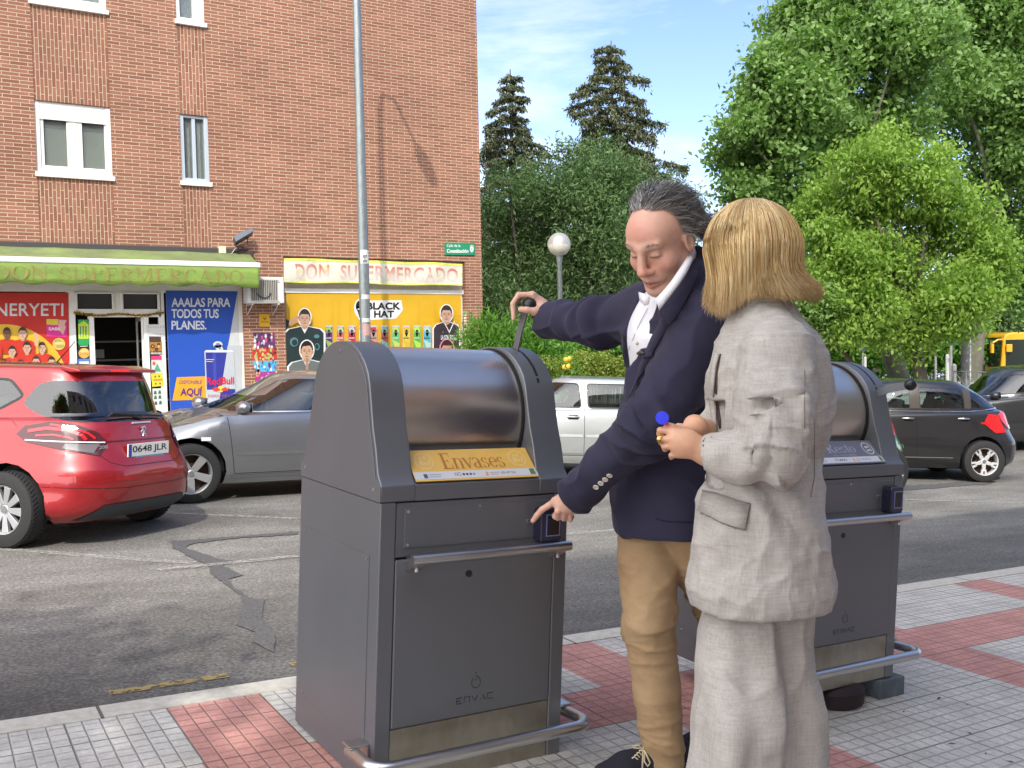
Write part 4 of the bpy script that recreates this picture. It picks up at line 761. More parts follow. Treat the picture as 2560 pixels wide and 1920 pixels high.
    for cx in(.115,.885):
        ring=[(cx+.075*math.cos(t)*1.0,.64+.075*asp*math.sin(t)) for t in [k*math.pi/16 for k in range(33)]]; rin=[(cx+.064*math.cos(t),.64+.064*asp*math.sin(t)) for t in [k*math.pi/16 for k in range(33)]]
        sp('icon_ring',iconcol,[[ring[k],ring[k+1],rin[k+1],rin[k]] for k in range(32)],.0004)
        def rr(x,y,w,h,ro=0): return [(cx+x+(dx*math.cos(ro)-dy*math.sin(ro)),.64+(y+(dx*math.sin(ro)+dy*math.cos(ro)))*asp) for dx,dy in((-w,-h),(w,-h),(w,h*.6),(w*.6,h),(-w*.6,h),(-w,h*.6))]
        if big: sp('icon',iconcol,[rr(-.022,-.012,.016,.022),rr(-.02,.028,.010,.010),rr(.012,.03,.012,.014),rr(.008,-.02,.010,.012),rr(.04,-.01,.008,.026,-.25)],.0004)
        else: sp('icon',iconcol,[rr(-.015,.015,.016,.012,.4),rr(.02,.02,.012,.012),rr(-.01,-.025,.02,.010,.2),rr(.028,-.02,.010,.014)],.0004)
    serif_text(word,'lettering',ink(wordcol),lambda u,v,e:SP(.245+.52*u if big else .30+.40*u,.36+(.52 if big else .40)*v+(0 if big else .12),.0004+e),sg,lift=.00003)
    if not big: text('no reciclable','lettering',ink(wordcol),lambda u,v:SP(.34+.32*u,.335+.09*v,.0005),sg)
    D_=(.08,.09,.16)
    sp('crest',D_,[[(.07,.10),(.085,.08),(.10,.10),(.10,.22),(.07,.22)]],.0005); sp('town_name',(.3,.31,.4),[[(.11,.18),(.21,.18),(.21,.205),(.11,.205)],[(.11,.11),(.2,.11),(.2,.135),(.11,.135)]],.0005)
    serif_no=text('NO','lettering',ink(D_),lambda u,v:SP(.315+.05*u,.12+.12*v,.0005),sg)
    for k,cc in enumerate([(.03,.03,.05),(.1,.05,.04),(.06,.06,.3),(.2,.32,.2)]): sp('dot',cc,[[(.385+.028*k+.011*math.cos(t),.17+.011*asp*math.sin(t)) for t in [j*math.pi/5 for j in range(10)]]],.0005)
    sp('hand_sign',(.75,.35,.12),[[(.56,.09),(.585,.09),(.585,.2),(.575,.24),(.565,.2)]],.0005); sp('small_print',(.4,.2,.2),[[(.6,.18),(.68,.18),(.68,.2),(.6,.2)],[(.6,.12),(.67,.12),(.67,.14),(.6,.14)]],.0005)
    text('638 409 526','lettering',ink(D_),lambda u,v:SP(.69+.125*u,.13+.08*v,.0005),sg); sp('green_stamp',(.12,.2,.05),[[(.94,.07),(.985,.07),(.985,.27),(.94,.27)]],.0005)
    # reader
    b=MB(); b.prism([(.536,.700),(.600,.700),(.608,.712),(.608,.802),(.600,.812),(.536,.812),(.528,.802),(.528,.712)],-.045,.004); rd=b.build('card_reader',mat('reader_case',(.012,.012,.03),.22,coat=.3),r,bev=.006,seg=3)
    b=MB(); b.bx(.550,.596,-.0462,-.0452,.727,.790); b.build('screen',mat('screen_black',(.004,.004,.006),.1),rd)
    b=MB()
    for q in((.550,.596,.790,.7935),(.550,.596,.7235,.727),(.5465,.550,.7235,.7935),(.596,.5995,.7235,.7935)): b.bx(q[0],q[1],-.0466,-.0450,q[2],q[3])
    b.build('screen_frame',mat('frame_lilac',(.16,.17,.42),.4),rd)
    # handle
    b=MB(); b.tube([(.075,-.06,.692),(.63,-.06,.692)],.0155,20); h=b.build('handle_bar',MATS['steel_tube'],r,sm_=50)
    for x in(.085,.585):
        b=MB(); b.prism([(-.002,.650),(-.002,.690),(-.050,.692),(-.062,.680),(-.055,.672),(-.02,.652)],x,x+.035,lambda y,z,e:(e,y,z)); k=b.build('bracket',MATS['steel_tube'],h,bev=.002)
        MB().cyl((x+.02,-.032,.650),(x+.02,-.030,.668),.006,n=10).build('screw',SCR,h)
    # bumper tube
    b=MB(); pts=[(-.045,.07,.118)]+[(-.045+.06-.06*math.cos(t),-.045-.06*math.sin(t),.122) for t in [k*math.pi/16 for k in range(9)]]
    pts+= [(W+.045-.06+.06*math.sin(t),-.045-.06*math.cos(t),.122) for t in [k*math.pi/16 for k in range(9)]]+[(W+.045,.07,.118)]
    b.tube(pts,.0185,18); bb=b.build('bumper_bar',MATS['steel_tube'],r,sm_=50)
    for x0,x1 in((-.062,.0),(W,W+.062)): MB().bx(x0,x1,.03,.085,.136,.144).bx(x0+(.055 if x0<0 else 0),x1-(.055 if x0>0 else 0),.03,.085,.09,.136).build('bracket',MATS['steel_tube'],bb,bev=.002)
    # lever with ball knob
    a=leverang; c0=Vector((.603,.327,1.082)); d=Vector((0,math.cos(a),math.sin(a))); t=Vector((0,-d.z,d.y))
    b=MB(); 
    pr=[(.20,-.016),(.30,-.016),(.345,-.006 if not big else -.010),(.39,.004 if not big else -.006)]
    prev=[c0+d*q0+t*q1 for q0,q1 in pr]; wd=.032
    vs=[]
    for i,p in enumerate(prev):
        for sx,st in((-.003,0),(.003,0),(.003,wd),(-.003,wd)): vs.append(p+Vector((sx,0,0))+t*st)
    fs=[(0,1,2,3),(15,14,13,12)]
    for i in range(3):
        for j in range(4): fs.append((4*i+j,4*i+(j+1)%4,4*i+4+(j+1)%4,4*i+4+j))
    b.add(vs,fs); lv=b.build('lever',BP,r,bev=.001)
    kc=prev[-1]+t*wd/2+d*.01+Vector((.012,0,0)); MB().sphere(kc,.025,24).build('ball_knob',BLK,lv,sm_=80)
    r['knob']=0
    # embossed mark and name
    b=MB()
    for k in range(26):
        t0=R(110+320*k/26+20); t1=R(110+320*(k+1)/26+20); rr=.0155
        b.tube([(.335+rr*math.cos(t0),-.0012,.283+rr*1.15*math.sin(t0)),(.335+rr*math.cos(t1),-.0012,.283+rr*1.15*math.sin(t1))],.0012,5)
    for x,z in((.335,.312),(.335,.302),(.335,.292)): b.sphere((x,-.001,z),.0022,8)
    b.build('emblem',mat('emboss',(.05,.05,.055),.35,.6),r)
    b=MB(); X0=.268; U=.024; Hh=.017; Z=.225
    G_={'E':[[(1,1),(0,1),(0,0),(1,0)],[(0,.5),(.8,.5)]],'n':[[(0,0),(0,1),(1,1),(1,0)]],'V':[[(0,1),(.5,0),(1,1)]],'A':[[(0,0),(.5,1),(1,0)]],'C':[[(1,1),(0,1),(0,0),(1,0)]]}
    for k,ch in enumerate('EnVAC'):
        for st in G_[ch]: b.tube([(X0+k*U*1.14+x*U*.8,-.0012,Z+z*Hh) for x,z in st],.0014,5)
    b.build('lettering',MATS['emboss'],r)
    return r
SY=mat('sign_yellow',(.66,.40,.085),.45,var=.06,vscale=20); SG=mat('sign_slate',(.12,.12,.16),.4,var=.05,vscale=20)
LA=math.atan2(1.435-1.082,.214-.327)
bin1=make_bin('waste_inlet','nearer grey steel waste bin with yellow Envases sign, under the raised lever',(1.0606,2.5398,-.0578),(.0122,.0542,.0100),1.0,SY,'Envases',(.42,.18,.03),(.78,.55,.22),LA,True)
LA2=math.atan2(1.224-1.082,.022-.327)
bin2=make_bin('waste_inlet','farther grey steel waste bin with slate Resto sign behind the woman',(2.585,2.387,-.059),(.020,.0566,.004),.93,SG,'Resto',(.35,.36,.42),(.62,.63,.66),LA2,False)
bmq=mat('slate_block',(.095,.12,.14),.85,var=.3,vscale=14,bump=.4,bscale=60)
for x,y,lab in((3.20,2.52,'blue grey stone block under the right front corner of the farther bin'),(2.68,2.50,'blue grey stone block under the left corner of the farther bin')):
    z=G(x,y); b=MB(); b.box((0,0,.037),(.15,.28,.074)); o=b.build('stone_block',bmq,None,bev=.004); o.location=(x-.02,y,z); o.rotation_euler=(0,.054,0); tag(o,lab,'block','blocks propping up the farther bin')
o=MB().lathe([(.10,0),(.115,.01),(.12,.06),(.10,.075)],24).build('rubber_foot',mat('red_black_rubber',(.02,.01,.012),.7),None,sm_=50); o.location=(2.93,2.46,G(2.93,2.5)+.001); tag(o,'dark round rubber pad beneath the middle of the farther bin','pad')
# small dead leaves on the tiles
lf=mat('dead_leaf',(.06,.035,.02),.8)
zr=lambda x,y:(2100+x*.3255,1380+y*.3255)
for k,(x,y) in enumerate([(490,1230),(998,1395),(860,1476),(1118,1555),(1310,1615),(760,1127),(975,1178)]):
    p=onPav(*zr(x,y)); b=MB(); a=k*1.3; L_=.009+.004*(k%3)
    b.add([(-L_,0,0),(0,-L_*.35,.0015),(L_,0,.001),(0,L_*.35,.002),(-L_*.2,0,.003)],[(0,1,4),(1,2,4),(2,3,4),(3,0,4)]); o=b.build('dead_leaf',lf,None,fix=False); o.location=(p.x,p.y,p.z+.002); o.rotation_euler=(0,0,a); tag(o,['tiny brown leaf on the tiles just right of the stone block','long dark leaf on pale tiles, largest but one','brown leaf on pale tiles left of the long dark leaf','largest dark brown leaf, near the photo bottom edge','leaf nearest the bottom right corner of the photo','speck of leaf on the tiles by the farther bin','speck of leaf on the tiles right of the bumper tube'][k],'leaf','fallen leaves on the pavement')
# ================================================================== cars
def resamp(P,n):
    d=np.r_[0,np.cumsum(np.hypot(*np.diff(P,axis=0).T))]; t=np.linspace(0,d[-1],n+1); return np.c_[np.interp(t,d,P[:,0]),np.interp(t,d,P[:,1])]
def ring(xf,xr,b,nf,nr,xm,n=20,tf=1,tr=1):           # closed plan outline, n points per quarter; b half width; xm where the widest point is
    a=np.linspace(0,np.pi/2,400); out=[]
    F=np.c_[xm+(xf-xm)*np.cos(a)**(2/nf),b*np.sin(a)**(2/nf)]; B=np.c_[xm+(xr-xm)*np.cos(a[::-1])**(2/nr),b*np.sin(a[::-1])**(2/nr)]
    F[:,1]*=1-(1-tf)*np.clip((F[:,0]-xm)/(xf-xm),0,1)**1.6; B[:,1]*=1-(1-tr)*np.clip((B[:,0]-xm)/(xr-xm),0,1)**1.6
    F=resamp(F,n); B=resamp(B,n); H=np.r_[F[:-1],B]                      # front centre -> left side -> rear centre
    M_=H[1:-1][::-1].copy(); M_[:,1]*=-1; return np.r_[H,M_]
def cut(bm,poly,ax,side,nx=None,keep=False):
    """take the faces of bm that lie inside the convex polygon (seen along axis ax, on the given side) out into a new bmesh"""
    cx=sum(p[0] for p in poly)/len(poly); cy=sum(p[1] for p in poly)/len(poly)
    x0,x1=min(p[0] for p in poly)-.15,max(p[0] for p in poly)+.15; y0,y1=min(p[1] for p in poly)-.15,max(p[1] for p in poly)+.15
    def c2(v): return (v.x,v.z) if ax=='y' else (v.y,v.z) if ax=='x' else (v.x,v.y)
    def onside(f):
        c=f.calc_center_median(); f.normal_update()
        if ax=='y': return c.y*side>.2 and f.normal.y*side>.15
        if ax=='x': return f.normal.x*side>.12 and (nx is None or c.x*side>nx)
        return f.normal.z*side>.2
    def near(f): u,v=c2(f.calc_center_median()); return x0<u<x1 and y0<v<y1 and onside(f)
    for i in range(len(poly)):
        a,b=poly[i],poly[(i+1)%len(poly)]; nrm=(b[1]-a[1],-(b[0]-a[0]))
        fs=[f for f in bm.faces if near(f)]; g=fs+list({e for f in fs for e in f.edges})+list({v for f in fs for v in f.verts})
        co,no=(Vector((a[0],0,a[1])),Vector((nrm[0],0,nrm[1]))) if ax=='y' else (Vector((0,a[0],a[1])),Vector((0,nrm[0],nrm[1]))) if ax=='x' else (Vector((a[0],a[1],0)),Vector((nrm[0],nrm[1],0)))
        bmesh.ops.bisect_plane(bm,geom=g,plane_co=co,plane_no=no.normalized(),dist=1e-4)
    def inside(f):
        u,v=c2(f.calc_center_median()); s=None
        for i in range(len(poly)):
            a,b=poly[i],poly[(i+1)%len(poly)]; k=(b[0]-a[0])*(v-a[1])-(b[1]-a[1])*(u-a[0])
            if s is None: s=k>0
            elif (k>0)!=s: return False
        return True
    fs=[f for f in bm.faces if near(f) and inside(f)]
    nb=bmesh.new(); mp={}
    for f in fs:
        vs=[]
        for v in f.verts:
            if v not in mp: mp[v]=nb.verts.new(v.co)
            vs.append(mp[v])
        try: nb.faces.new(vs)
        except Exception: pass
    if not keep: bmesh.ops.delete(bm,geom=fs,context='FACES')
    return nb
def bmobj(bm,name,mt,parent,off=0,thick=0,sm_=60):
    bmesh.ops.recalc_face_normals(bm,faces=bm.faces)
    if off:
        bm.normal_update(); s=1
        for v in bm.verts: v.co+=v.normal*off*s
    me=bpy.data.meshes.new(name); bm.to_mesh(me); o=link(name,me,mt,parent); smooth(me,sm_)
    if thick: q=o.modifiers.new('s','SOLIDIFY'); q.thickness=thick; q.offset=-1
    return o
RUB=mat('tyre_rubber',(.022,.022,.022),.8,bump=.3,bscale=60); WELL=mat('wheel_well',(.008,.008,.008),.95); TRIM=mat('black_trim',(.015,.015,.016),.45)
CHR=mat('chrome',(.75,.75,.75),.15,1); RIMS=mat('rim_silver',(.52,.53,.54),.35,.7); REDL=mat('red_lens',(.55,.012,.015),.12,coat=.6,spec=.8); WHL=mat('clear_lens',(.65,.65,.66),.12,coat=.5); DKL=mat('smoked_lens',(.07,.008,.012),.12,coat=.6)
def thinglass(name,tint,fr=1.5,gl=1.0):
    M=bpy.data.materials.new(name); M.use_nodes=True; nt=M.node_tree; nt.nodes.clear(); MATS[name]=M
    o=N(nt,'ShaderNodeOutputMaterial'); t=N(nt,'ShaderNodeBsdfTransparent'); g=N(nt,'ShaderNodeBsdfGlossy'); m_=N(nt,'ShaderNodeMixShader'); f=N(nt,'ShaderNodeFresnel',inp={0:fr})
    t.inputs[0].default_value=rgba(tint); g.inputs[1].default_value=.01; g.inputs[0].default_value=(gl,gl,gl,1)
    geo=N(nt,'ShaderNodeNewGeometry'); mr=N(nt,'ShaderNodeMapRange',inp={3:1.0,4:1.0}); nt.links.new(f.outputs[0],m_.inputs[0]); nt.links.new(t.outputs[0],m_.inputs[1]); nt.links.new(g.outputs[0],m_.inputs[2]); nt.links.new(m_.outputs[0],o.inputs[0]); return M
GLS=thinglass('car_glass',(.62,.74,.70),2.0); SEAT=mat('seat_cloth',(.03,.03,.033),.9)
def wheel(parent,x,y,r,side,kind,rimr,steer=0):
    w=empty('wheel',(x,y,r)); w.parent=parent; w.rotation_euler=(0,0,steer)
    T=Matrix.Rotation(R(-90)*side,4,'X'); wd=.205
    b=MB(); b.lathe([(rimr,-wd/2+.01),(r-.055,-wd/2),(r-.012,-wd/2+.015),(r,-wd/2+.045),(r,wd/2-.045),(r-.012,wd/2-.015),(r-.055,wd/2),(rimr+.008,wd/2-.003),(rimr,wd/2-.02)],48,T,cap=False)
    b.build('tyre',RUB,w,sm_=40)
    b=MB()
    for k in range(56):
        a=2*math.pi*k/56
        for s_ in(-1,1): b.box((0,0,0),(.006,.004,.06),0,T@Matrix.Rotation(a,4,'Z')@Matrix.Translation((r+.0005,0,s_*.055))@Matrix.Rotation(.5*s_,4,'X'))
    b.build('tread',WELL,w,fix=False)
    b=MB(); b.lathe([(rimr,-wd/2+.02),(rimr-.012,-.02),(rimr-.02,.02),(rimr-.015,wd/2-.03),(rimr-.004,wd/2-.012),(rimr,wd/2-.012)],48,T,cap=False); b.lathe([(.001,wd/2-.035),(.035,wd/2-.032),(.05,wd/2-.045),(.055,.0)],20,T,cap=False)
    ns,split=(5,True) if kind=='star' else (9,False) if kind=='cover' else (5,False)
    def spoke(a,w0,w1,z0,z1,r0_=.04,r1_=None):
        r1_=r1_ or rimr-.012; M_=T@Matrix.Rotation(a,4,'Z'); b.add([(r0_,-w0,z0),(r0_,w0,z0),(r1_,w1,z1),(r1_,-w1,z1),(r0_,-w0,z0-.03),(r0_,w0,z0-.03),(r1_,w1,z1-.03),(r1_,-w1,z1-.03)],[(0,1,2,3),(7,6,5,4),(0,4,5,1),(1,5,6,2),(2,6,7,3),(3,7,4,0)],M_)
    for k in range(ns):
        a=2*math.pi*k/ns+.3
        if split: spoke(a,.03,.022,.068,.075,.035,rimr*.62); spoke(a-.0,.02,.02,.075,.082,rimr*.55,rimr*.7); spoke(a+.16,.016,.014,.073,.085,rimr*.6,rimr-.01); spoke(a-.16,.016,.014,.073,.085,rimr*.6,rimr-.01)
        elif kind=='cover': spoke(a,.018,.034,.072,.082)
        else: spoke(a,.034,.044,.066,.085)
    b.build('rim',mat('rim_white',(.62,.62,.62),.35,.3) if split else RIMS,w,bev=.003)
    MB().lathe([(rimr-.015,-.03),(.001,-.028)],32,T,cap=False).lathe([(.11,-.01),(.11,0),(.03,.002)],24,T,cap=False).build('brake_disc',mat('brake_brown',(.06,.035,.025),.6,.5),w)
    MB().cyl(T@Vector((0,0,wd/2-.035)),T@Vector((0,0,wd/2-.028)),.028,n=16).build('hub_cap',mat('hub_grey',(.3,.3,.31),.3,.6),w,sm_=40)
    return w
def strip(bvh,pts,wd,off,name,mt,parent,ax='y',side=1,step=.03,closed=False):
    """thin strip laid on the body along a line given in side (x,z) or rear (y,z) view"""
    if closed: pts=pts+[pts[0]]
    Q=[]
    for a,b in zip(pts,pts[1:]):
        n=max(1,int(math.hypot(b[0]-a[0],b[1]-a[1])/step)); Q+=[(a[0]+(b[0]-a[0])*k/n,a[1]+(b[1]-a[1])*k/n) for k in range(n)]
    Q.append(pts[-1]); H=[]
    for u,v in Q:
        if ax=='y': o,d=Vector((u,side*2,v)),Vector((0,-side,0))
        elif ax=='x': o,d=Vector((side*4,u,v)),Vector((-side,0,0))
        elif isinstance(ax,tuple): o,d=Vector(ax[0])+Vector(ax[2])*u+Vector((0,0,v))+Vector(ax[1])*1.5,-Vector(ax[1])
        else: o,d=Vector((u,v,3)),Vector((0,0,-1))
        h=bvh.ray_cast(o,d)
        if h[0] is not None and (ax!='x' or abs(h[1].x)>.22):
            n=h[1]; n=n if n.dot(d)<0 else -n; H.append((h[0]+n*off,n))
    if len(H)<2: return
    vs=[];
    for i,(p,n) in enumerate(H):
        t=(H[min(i+1,len(H)-1)][0]-H[max(i-1,0)][0]); t=t.normalized() if t.length>0 else Vector((1,0,0)); q=t.cross(n).normalized()*wd/2; vs+=[p+q,p-q]
    b=MB(); b.add(vs,[(2*i,2*i+2,2*i+3,2*i+1) for i in range(len(H)-1)]); return b.build(name,mt,parent,fix=False)
def patch(bvh,poly,off,name,mt,parent,ax='y',side=1,step=.02):
    """small sheet following the body inside a convex outline"""
    x0,x1=min(p[0] for p in poly),max(p[0] for p in poly); y0,y1=min(p[1] for p in poly),max(p[1] for p in poly)
    bm=bmesh.new(); nx=max(1,int((x1-x0)/step)); ny=max(1,int((y1-y0)/step)); g=[[bm.verts.new((x0+(x1-x0)*i/nx,y0+(y1-y0)*j/ny,0)) for i in range(nx+1)] for j in range(ny+1)]
    for j in range(ny):
        for i in range(nx): bm.faces.new((g[j][i],g[j][i+1],g[j+1][i+1],g[j+1][i]))
    ar=sum(poly[i][0]*poly[(i+1)%len(poly)][1]-poly[(i+1)%len(poly)][0]*poly[i][1] for i in range(len(poly))); s=1 if ar>0 else -1
    for i in range(len(poly)):
        a,b=poly[i],poly[(i+1)%len(poly)]; bmesh.ops.bisect_plane(bm,geom=bm.faces[:]+bm.edges[:]+bm.verts[:],plane_co=(a[0],a[1],0),plane_no=((b[1]-a[1])*s,-(b[0]-a[0])*s,0),clear_outer=True)
    for v in list(bm.verts):
        u,w_=v.co.x,v.co.y
        if ax=='y': o,d=Vector((u,side*2,w_)),Vector((0,-side,0))
        elif isinstance(ax,tuple): o,d=Vector(ax[0])+Vector(ax[2])*u+Vector((0,0,w_))+Vector(ax[1])*1.5,-Vector(ax[1])
        else: o,d=Vector((side*4,u,w_)),Vector((-side,0,0))
        h=bvh.ray_cast(o,d); cu_,cv_=sum(q[0] for q in poly)/len(poly),sum(q[1] for q in poly)/len(poly); tt=1
        while (h[0] is None or (ax=='x' and abs(h[1].x)<.3) or (ax=='y' and abs(h[1].y)<.15)) and tt>.1:
            tt-=.04; uu,vv=cu_+(u-cu_)*tt,cv_+(w_-cv_)*tt; h=bvh.ray_cast(Vector((uu,side*2,vv)) if ax=='y' else Vector((side*4,uu,vv)),d)
        if h[0] is None: bm.verts.remove(v); continue
        n=h[1] if h[1].dot(d)<0 else -h[1]; v.co=h[0]+n*off
    o=bmobj(bm,name,mt,parent); bm.free(); return o
def rnd(pts,r=.04,n=3):                              # round the corners of a polygon
    o=[];m_=len(pts)
    for i in range(m_):
        p=Vector(pts[i]); a=(Vector(pts[i-1])-p); b=(Vector(pts[(i+1)%m_])-p); q=min(r,a.length*.45,b.length*.45); a=a.normalized()*q; b=b.normalized()*q
        for k in range(n+1): t=k/n; o.append(tuple(p+a*(1-t)**2+b*t**2))
    return o
def car(name,label,paint,S,loc,ang,kind='star',cat='car',steer=0,detail=True):
    root=empty(name,loc,(0,0,ang),label,cat,'cars parked along the street'); n=20
    RG=[]
    for k in S['rings']:
        P=ring(k['xf'],k['xr'],k['b'],k.get('nf',4),k.get('nr',4),k.get('xm',0),n,k.get('tf',1),k.get('tr',1)); z=k['z']; zz=np.array([z(x) if callable(z) else z for x in P[:,0]]); RG.append(np.c_[P,zz])
    # smooth loft
    seg=S.get('seg',5); L_=[]
    for i in range(len(RG)-1):
        p0=RG[max(i-1,0)]; p1,p2=RG[i],RG[i+1]; p3=RG[min(i+2,len(RG)-1)]
        if S['rings'][i].get('crease'): p0=p1
        if S['rings'][i+1].get('crease'): p3=p2
        for k in range(seg): t=k/seg; L_.append(.5*((2*p1)+(-p0+p2)*t+(2*p0-5*p1+4*p2-p3)*t*t+(-p0+3*p1-3*p2+p3)*t**3))
    L_.append(RG[-1]); m_=len(RG[0]); V=np.concatenate(L_); rows=len(L_)
    bm=bmesh.new(); vs=[bm.verts.new(v) for v in V]
    for i in range(rows-1):
        for j in range(m_): bm.faces.new((vs[i*m_+j],vs[i*m_+(j+1)%m_],vs[(i+1)*m_+(j+1)%m_],vs[(i+1)*m_+j]))
    # roof: strips across
    top=(rows-1)*m_; hh=2*n
    crown=S.get('crown',.035); prev=None
    for j in range(1,hh):
        a=vs[top+j]; b=vs[top+m_-j]; cur=[a]
        for k in range(1,8):
            t=k/8; p=a.co.lerp(b.co,t); p.z+=crown*math.sin(math.pi*t)*math.sin(math.pi*j/hh)**.5; cur.append(bm.verts.new(p))
        cur.append(b)
        if prev is None:
            for k in range(8): bm.faces.new((vs[top],cur[k],cur[k+1]))
        else:
            for k in range(8): bm.faces.new((prev[k],cur[k],cur[k+1],prev[k+1]))
        prev=cur
    for k in range(8): bm.faces.new((prev[k],vs[top+hh],prev[k+1]))
    bmesh.ops.recalc_face_normals(bm,faces=bm.faces); bvh=BVHTree.FromBMesh(bm)
    wr=S['wr']; ws=[(S['xfw'],1),(S['xfw'],-1),(S['xrw'],1),(S['xrw'],-1)]; tr=S['track']
    for x,s in ws:
        cut(bm,[(x+(wr+.055)*math.cos(2*math.pi*k/20),wr+.01+(wr+.055)*math.sin(2*math.pi*k/20)) for k in range(20)],'y',s).free()
    side=S.get('sides',(1,))
    for s in(1,-1):
        for k,w_ in enumerate(S['windows']):
            g=cut(bm,rnd(w_,.05),'y',s)
            if g.faces: bmobj(g,'side_window',GLS,root,0)
            g.free(); strip(bvh,rnd(w_,.05),.022,.0015,'window_seal',TRIM,root,'y',s,.04,True)
    for key,nm,sd in(('rearglass','rear_window',-1),('frontglass','windscreen',1)):
        if key in S:
            g=cut(bm,rnd(S[key],.07),'x',sd,S.get(key+'_min',.4)); 
            if g.faces: bmobj(g,nm,GLS,root,0)
            g.free()
    for s in side:
        for k,d_ in enumerate(S.get('doors',[])):
            strip(bvh,d_,.007,.001,'door_seam',GAP,root,'y',s,.03,False)
        for hx,hz in S.get('handles',[]):
            h=bvh.ray_cast(Vector((hx,s*2,hz)),Vector((0,-s,0)))[0]
            if h: b=MB(); y=h.y; b.tube([(hx-.09,y-.005*s,hz),(hx-.06,y+.028*s,hz+.003),(hx+.06,y+.028*s,hz+.003),(hx+.09,y-.005*s,hz)],(.011,.014,.014,.011) and [.010,.015,.015,.010],8); b.build('door_handle',S.get('handlemat',paint),root,sm_=60); patch(bvh,[(hx-.07,hz-.035),(hx+.07,hz-.035),(hx+.07,hz+.03),(hx-.07,hz+.03)],.0015,'handle_recess',GAP,root,'y',s,.03)
        for pts,wd,mt_ in S.get('mould',[]): strip(bvh,pts,wd,.006,'side_moulding',mt_,root,'y',s,.05)
    for args in S.get('patches',[]): patch(bvh,args[0],args[1],args[2],args[3],root,args[4],args[5],.02)
    for args in S.get('strips',[]): strip(bvh,args[0],args[1],args[2],args[3],args[4],root,args[5],args[6],.02,len(args)>7)
    body=bmobj(bm,'body',paint,root,0,.0); bm.free()
    # floor pan, wells, cabin
    bxf,bxr,bb=S['xfw']+.5,S['xrw']-.4,S['rings'][0]['b']-.06
    MB().bx(bxr,bxf,-bb+.16,bb-.16,.17,.30).build('underbody',WELL,root)
    for x,s in ws:
        b=MB(); k=[(x+(wr+.06)*math.cos(math.pi*t/12),wr+(wr+.06)*math.sin(math.pi*t/12)) for t in range(13)]; k=[(x+wr+.06,.24)]+k+[(x-wr-.06,.24)]
        y0,y1=s*(tr/2-.2),s*(bb+.02); b.add([(u,y0,v) for u,v in k]+[(u,y1,v) for u,v in k],[(i,i+1,i+1+len(k),i+len(k)) for i in range(len(k)-1)]+[tuple(range(len(k)))]); b.build('wheel_well',WELL,root,fix=False)
        wheel(root,x,s*tr/2,wr,s,kind,S['rimr'],steer if x==S['xfw'] else 0)
    bz=S['belt']; cx0,cx1=S['cab']
    MB().bx(cx0-.1,cx1+.15,-bb+.1,bb-.1,.32,bz-.28).build('cabin_floor',SEAT,root)
    for sx in S['seats']:
        for sy in(.36,-.36):
            b=MB(); T=Matrix.Translation((sx,sy,bz-.28))@Matrix.Rotation(R(-14),4,'Y'); b.bx(-.06,.06,-.24,.24,0,.52,T).bx(-.04,.04,-.13,.13,.55,.73,T); b.build('seat',SEAT,root,bev=.04,seg=3)
    dx=S['dash']; b=MB(); b.bx(dx-.1,dx+.35,-bb+.12,bb-.12,bz-.3,bz+.0); b.build('dashboard',SEAT,root,bev=.05,seg=3)
    T=Matrix.Translation((dx-.22,.36,bz-.02))@Matrix.Rotation(R(68),4,'Y'); b=MB(); b.tube([T@Vector((.19*math.cos(t),.19*math.sin(t),0)) for t in [k*math.pi/10 for k in range(21)]],.014,8); b.cyl(T@Vector((0,0,-.03)),T@Vector((0,0,.02)),.07,n=12); b.tube([T@Vector((-.18,0,0)),T@Vector((.18,0,0))],.014,6); b.build('steering_wheel',SEAT,root,sm_=60)
    for mx,mz in S.get('mirrors',[]):
        for s in(1,-1):
            h=bvh.ray_cast(Vector((mx,s*2,mz)),Vector((0,-s,0)))[0]
            if h: b=MB(); b.sphere((mx,h.y+s*.12,mz+.06),.1,14,None,(.8,1.15,.75)); b.tube([(mx,h.y-.02*s,mz),(mx,h.y+s*.08,mz+.03)],.025,8); o=b.build('mirror',paint,root,sm_=70); MB().box((mx-.075,h.y+s*.12,mz+.06),(.01,.17,.11)).build('mirror_glass',mat('mirror_silver',(.6,.65,.68),.05,1),o,bev=.003)
    return root,bvh
def cpaint(name,col,met=.5,coat=1,rough=.32):
    q=NB(name); n=q.noise(q.coord(),900,1); n2=q.noise(q.coord(scale=(.6,.6,2)),1.5,5); q.out(q.mix(.35,col,q.mix(1,col,q.ramp(n2,[(.3,.8),(.7,1.2)]),'MULTIPLY')),rough,None,Metallic=met); q.b.inputs['Coat Weight'].default_value=coat; q.b.inputs['Coat Roughness'].default_value=.04; return q.M
lin=lambda x,a,b,c,d: c+(d-c)*max(0,min(1,(x-a)/(b-a)))
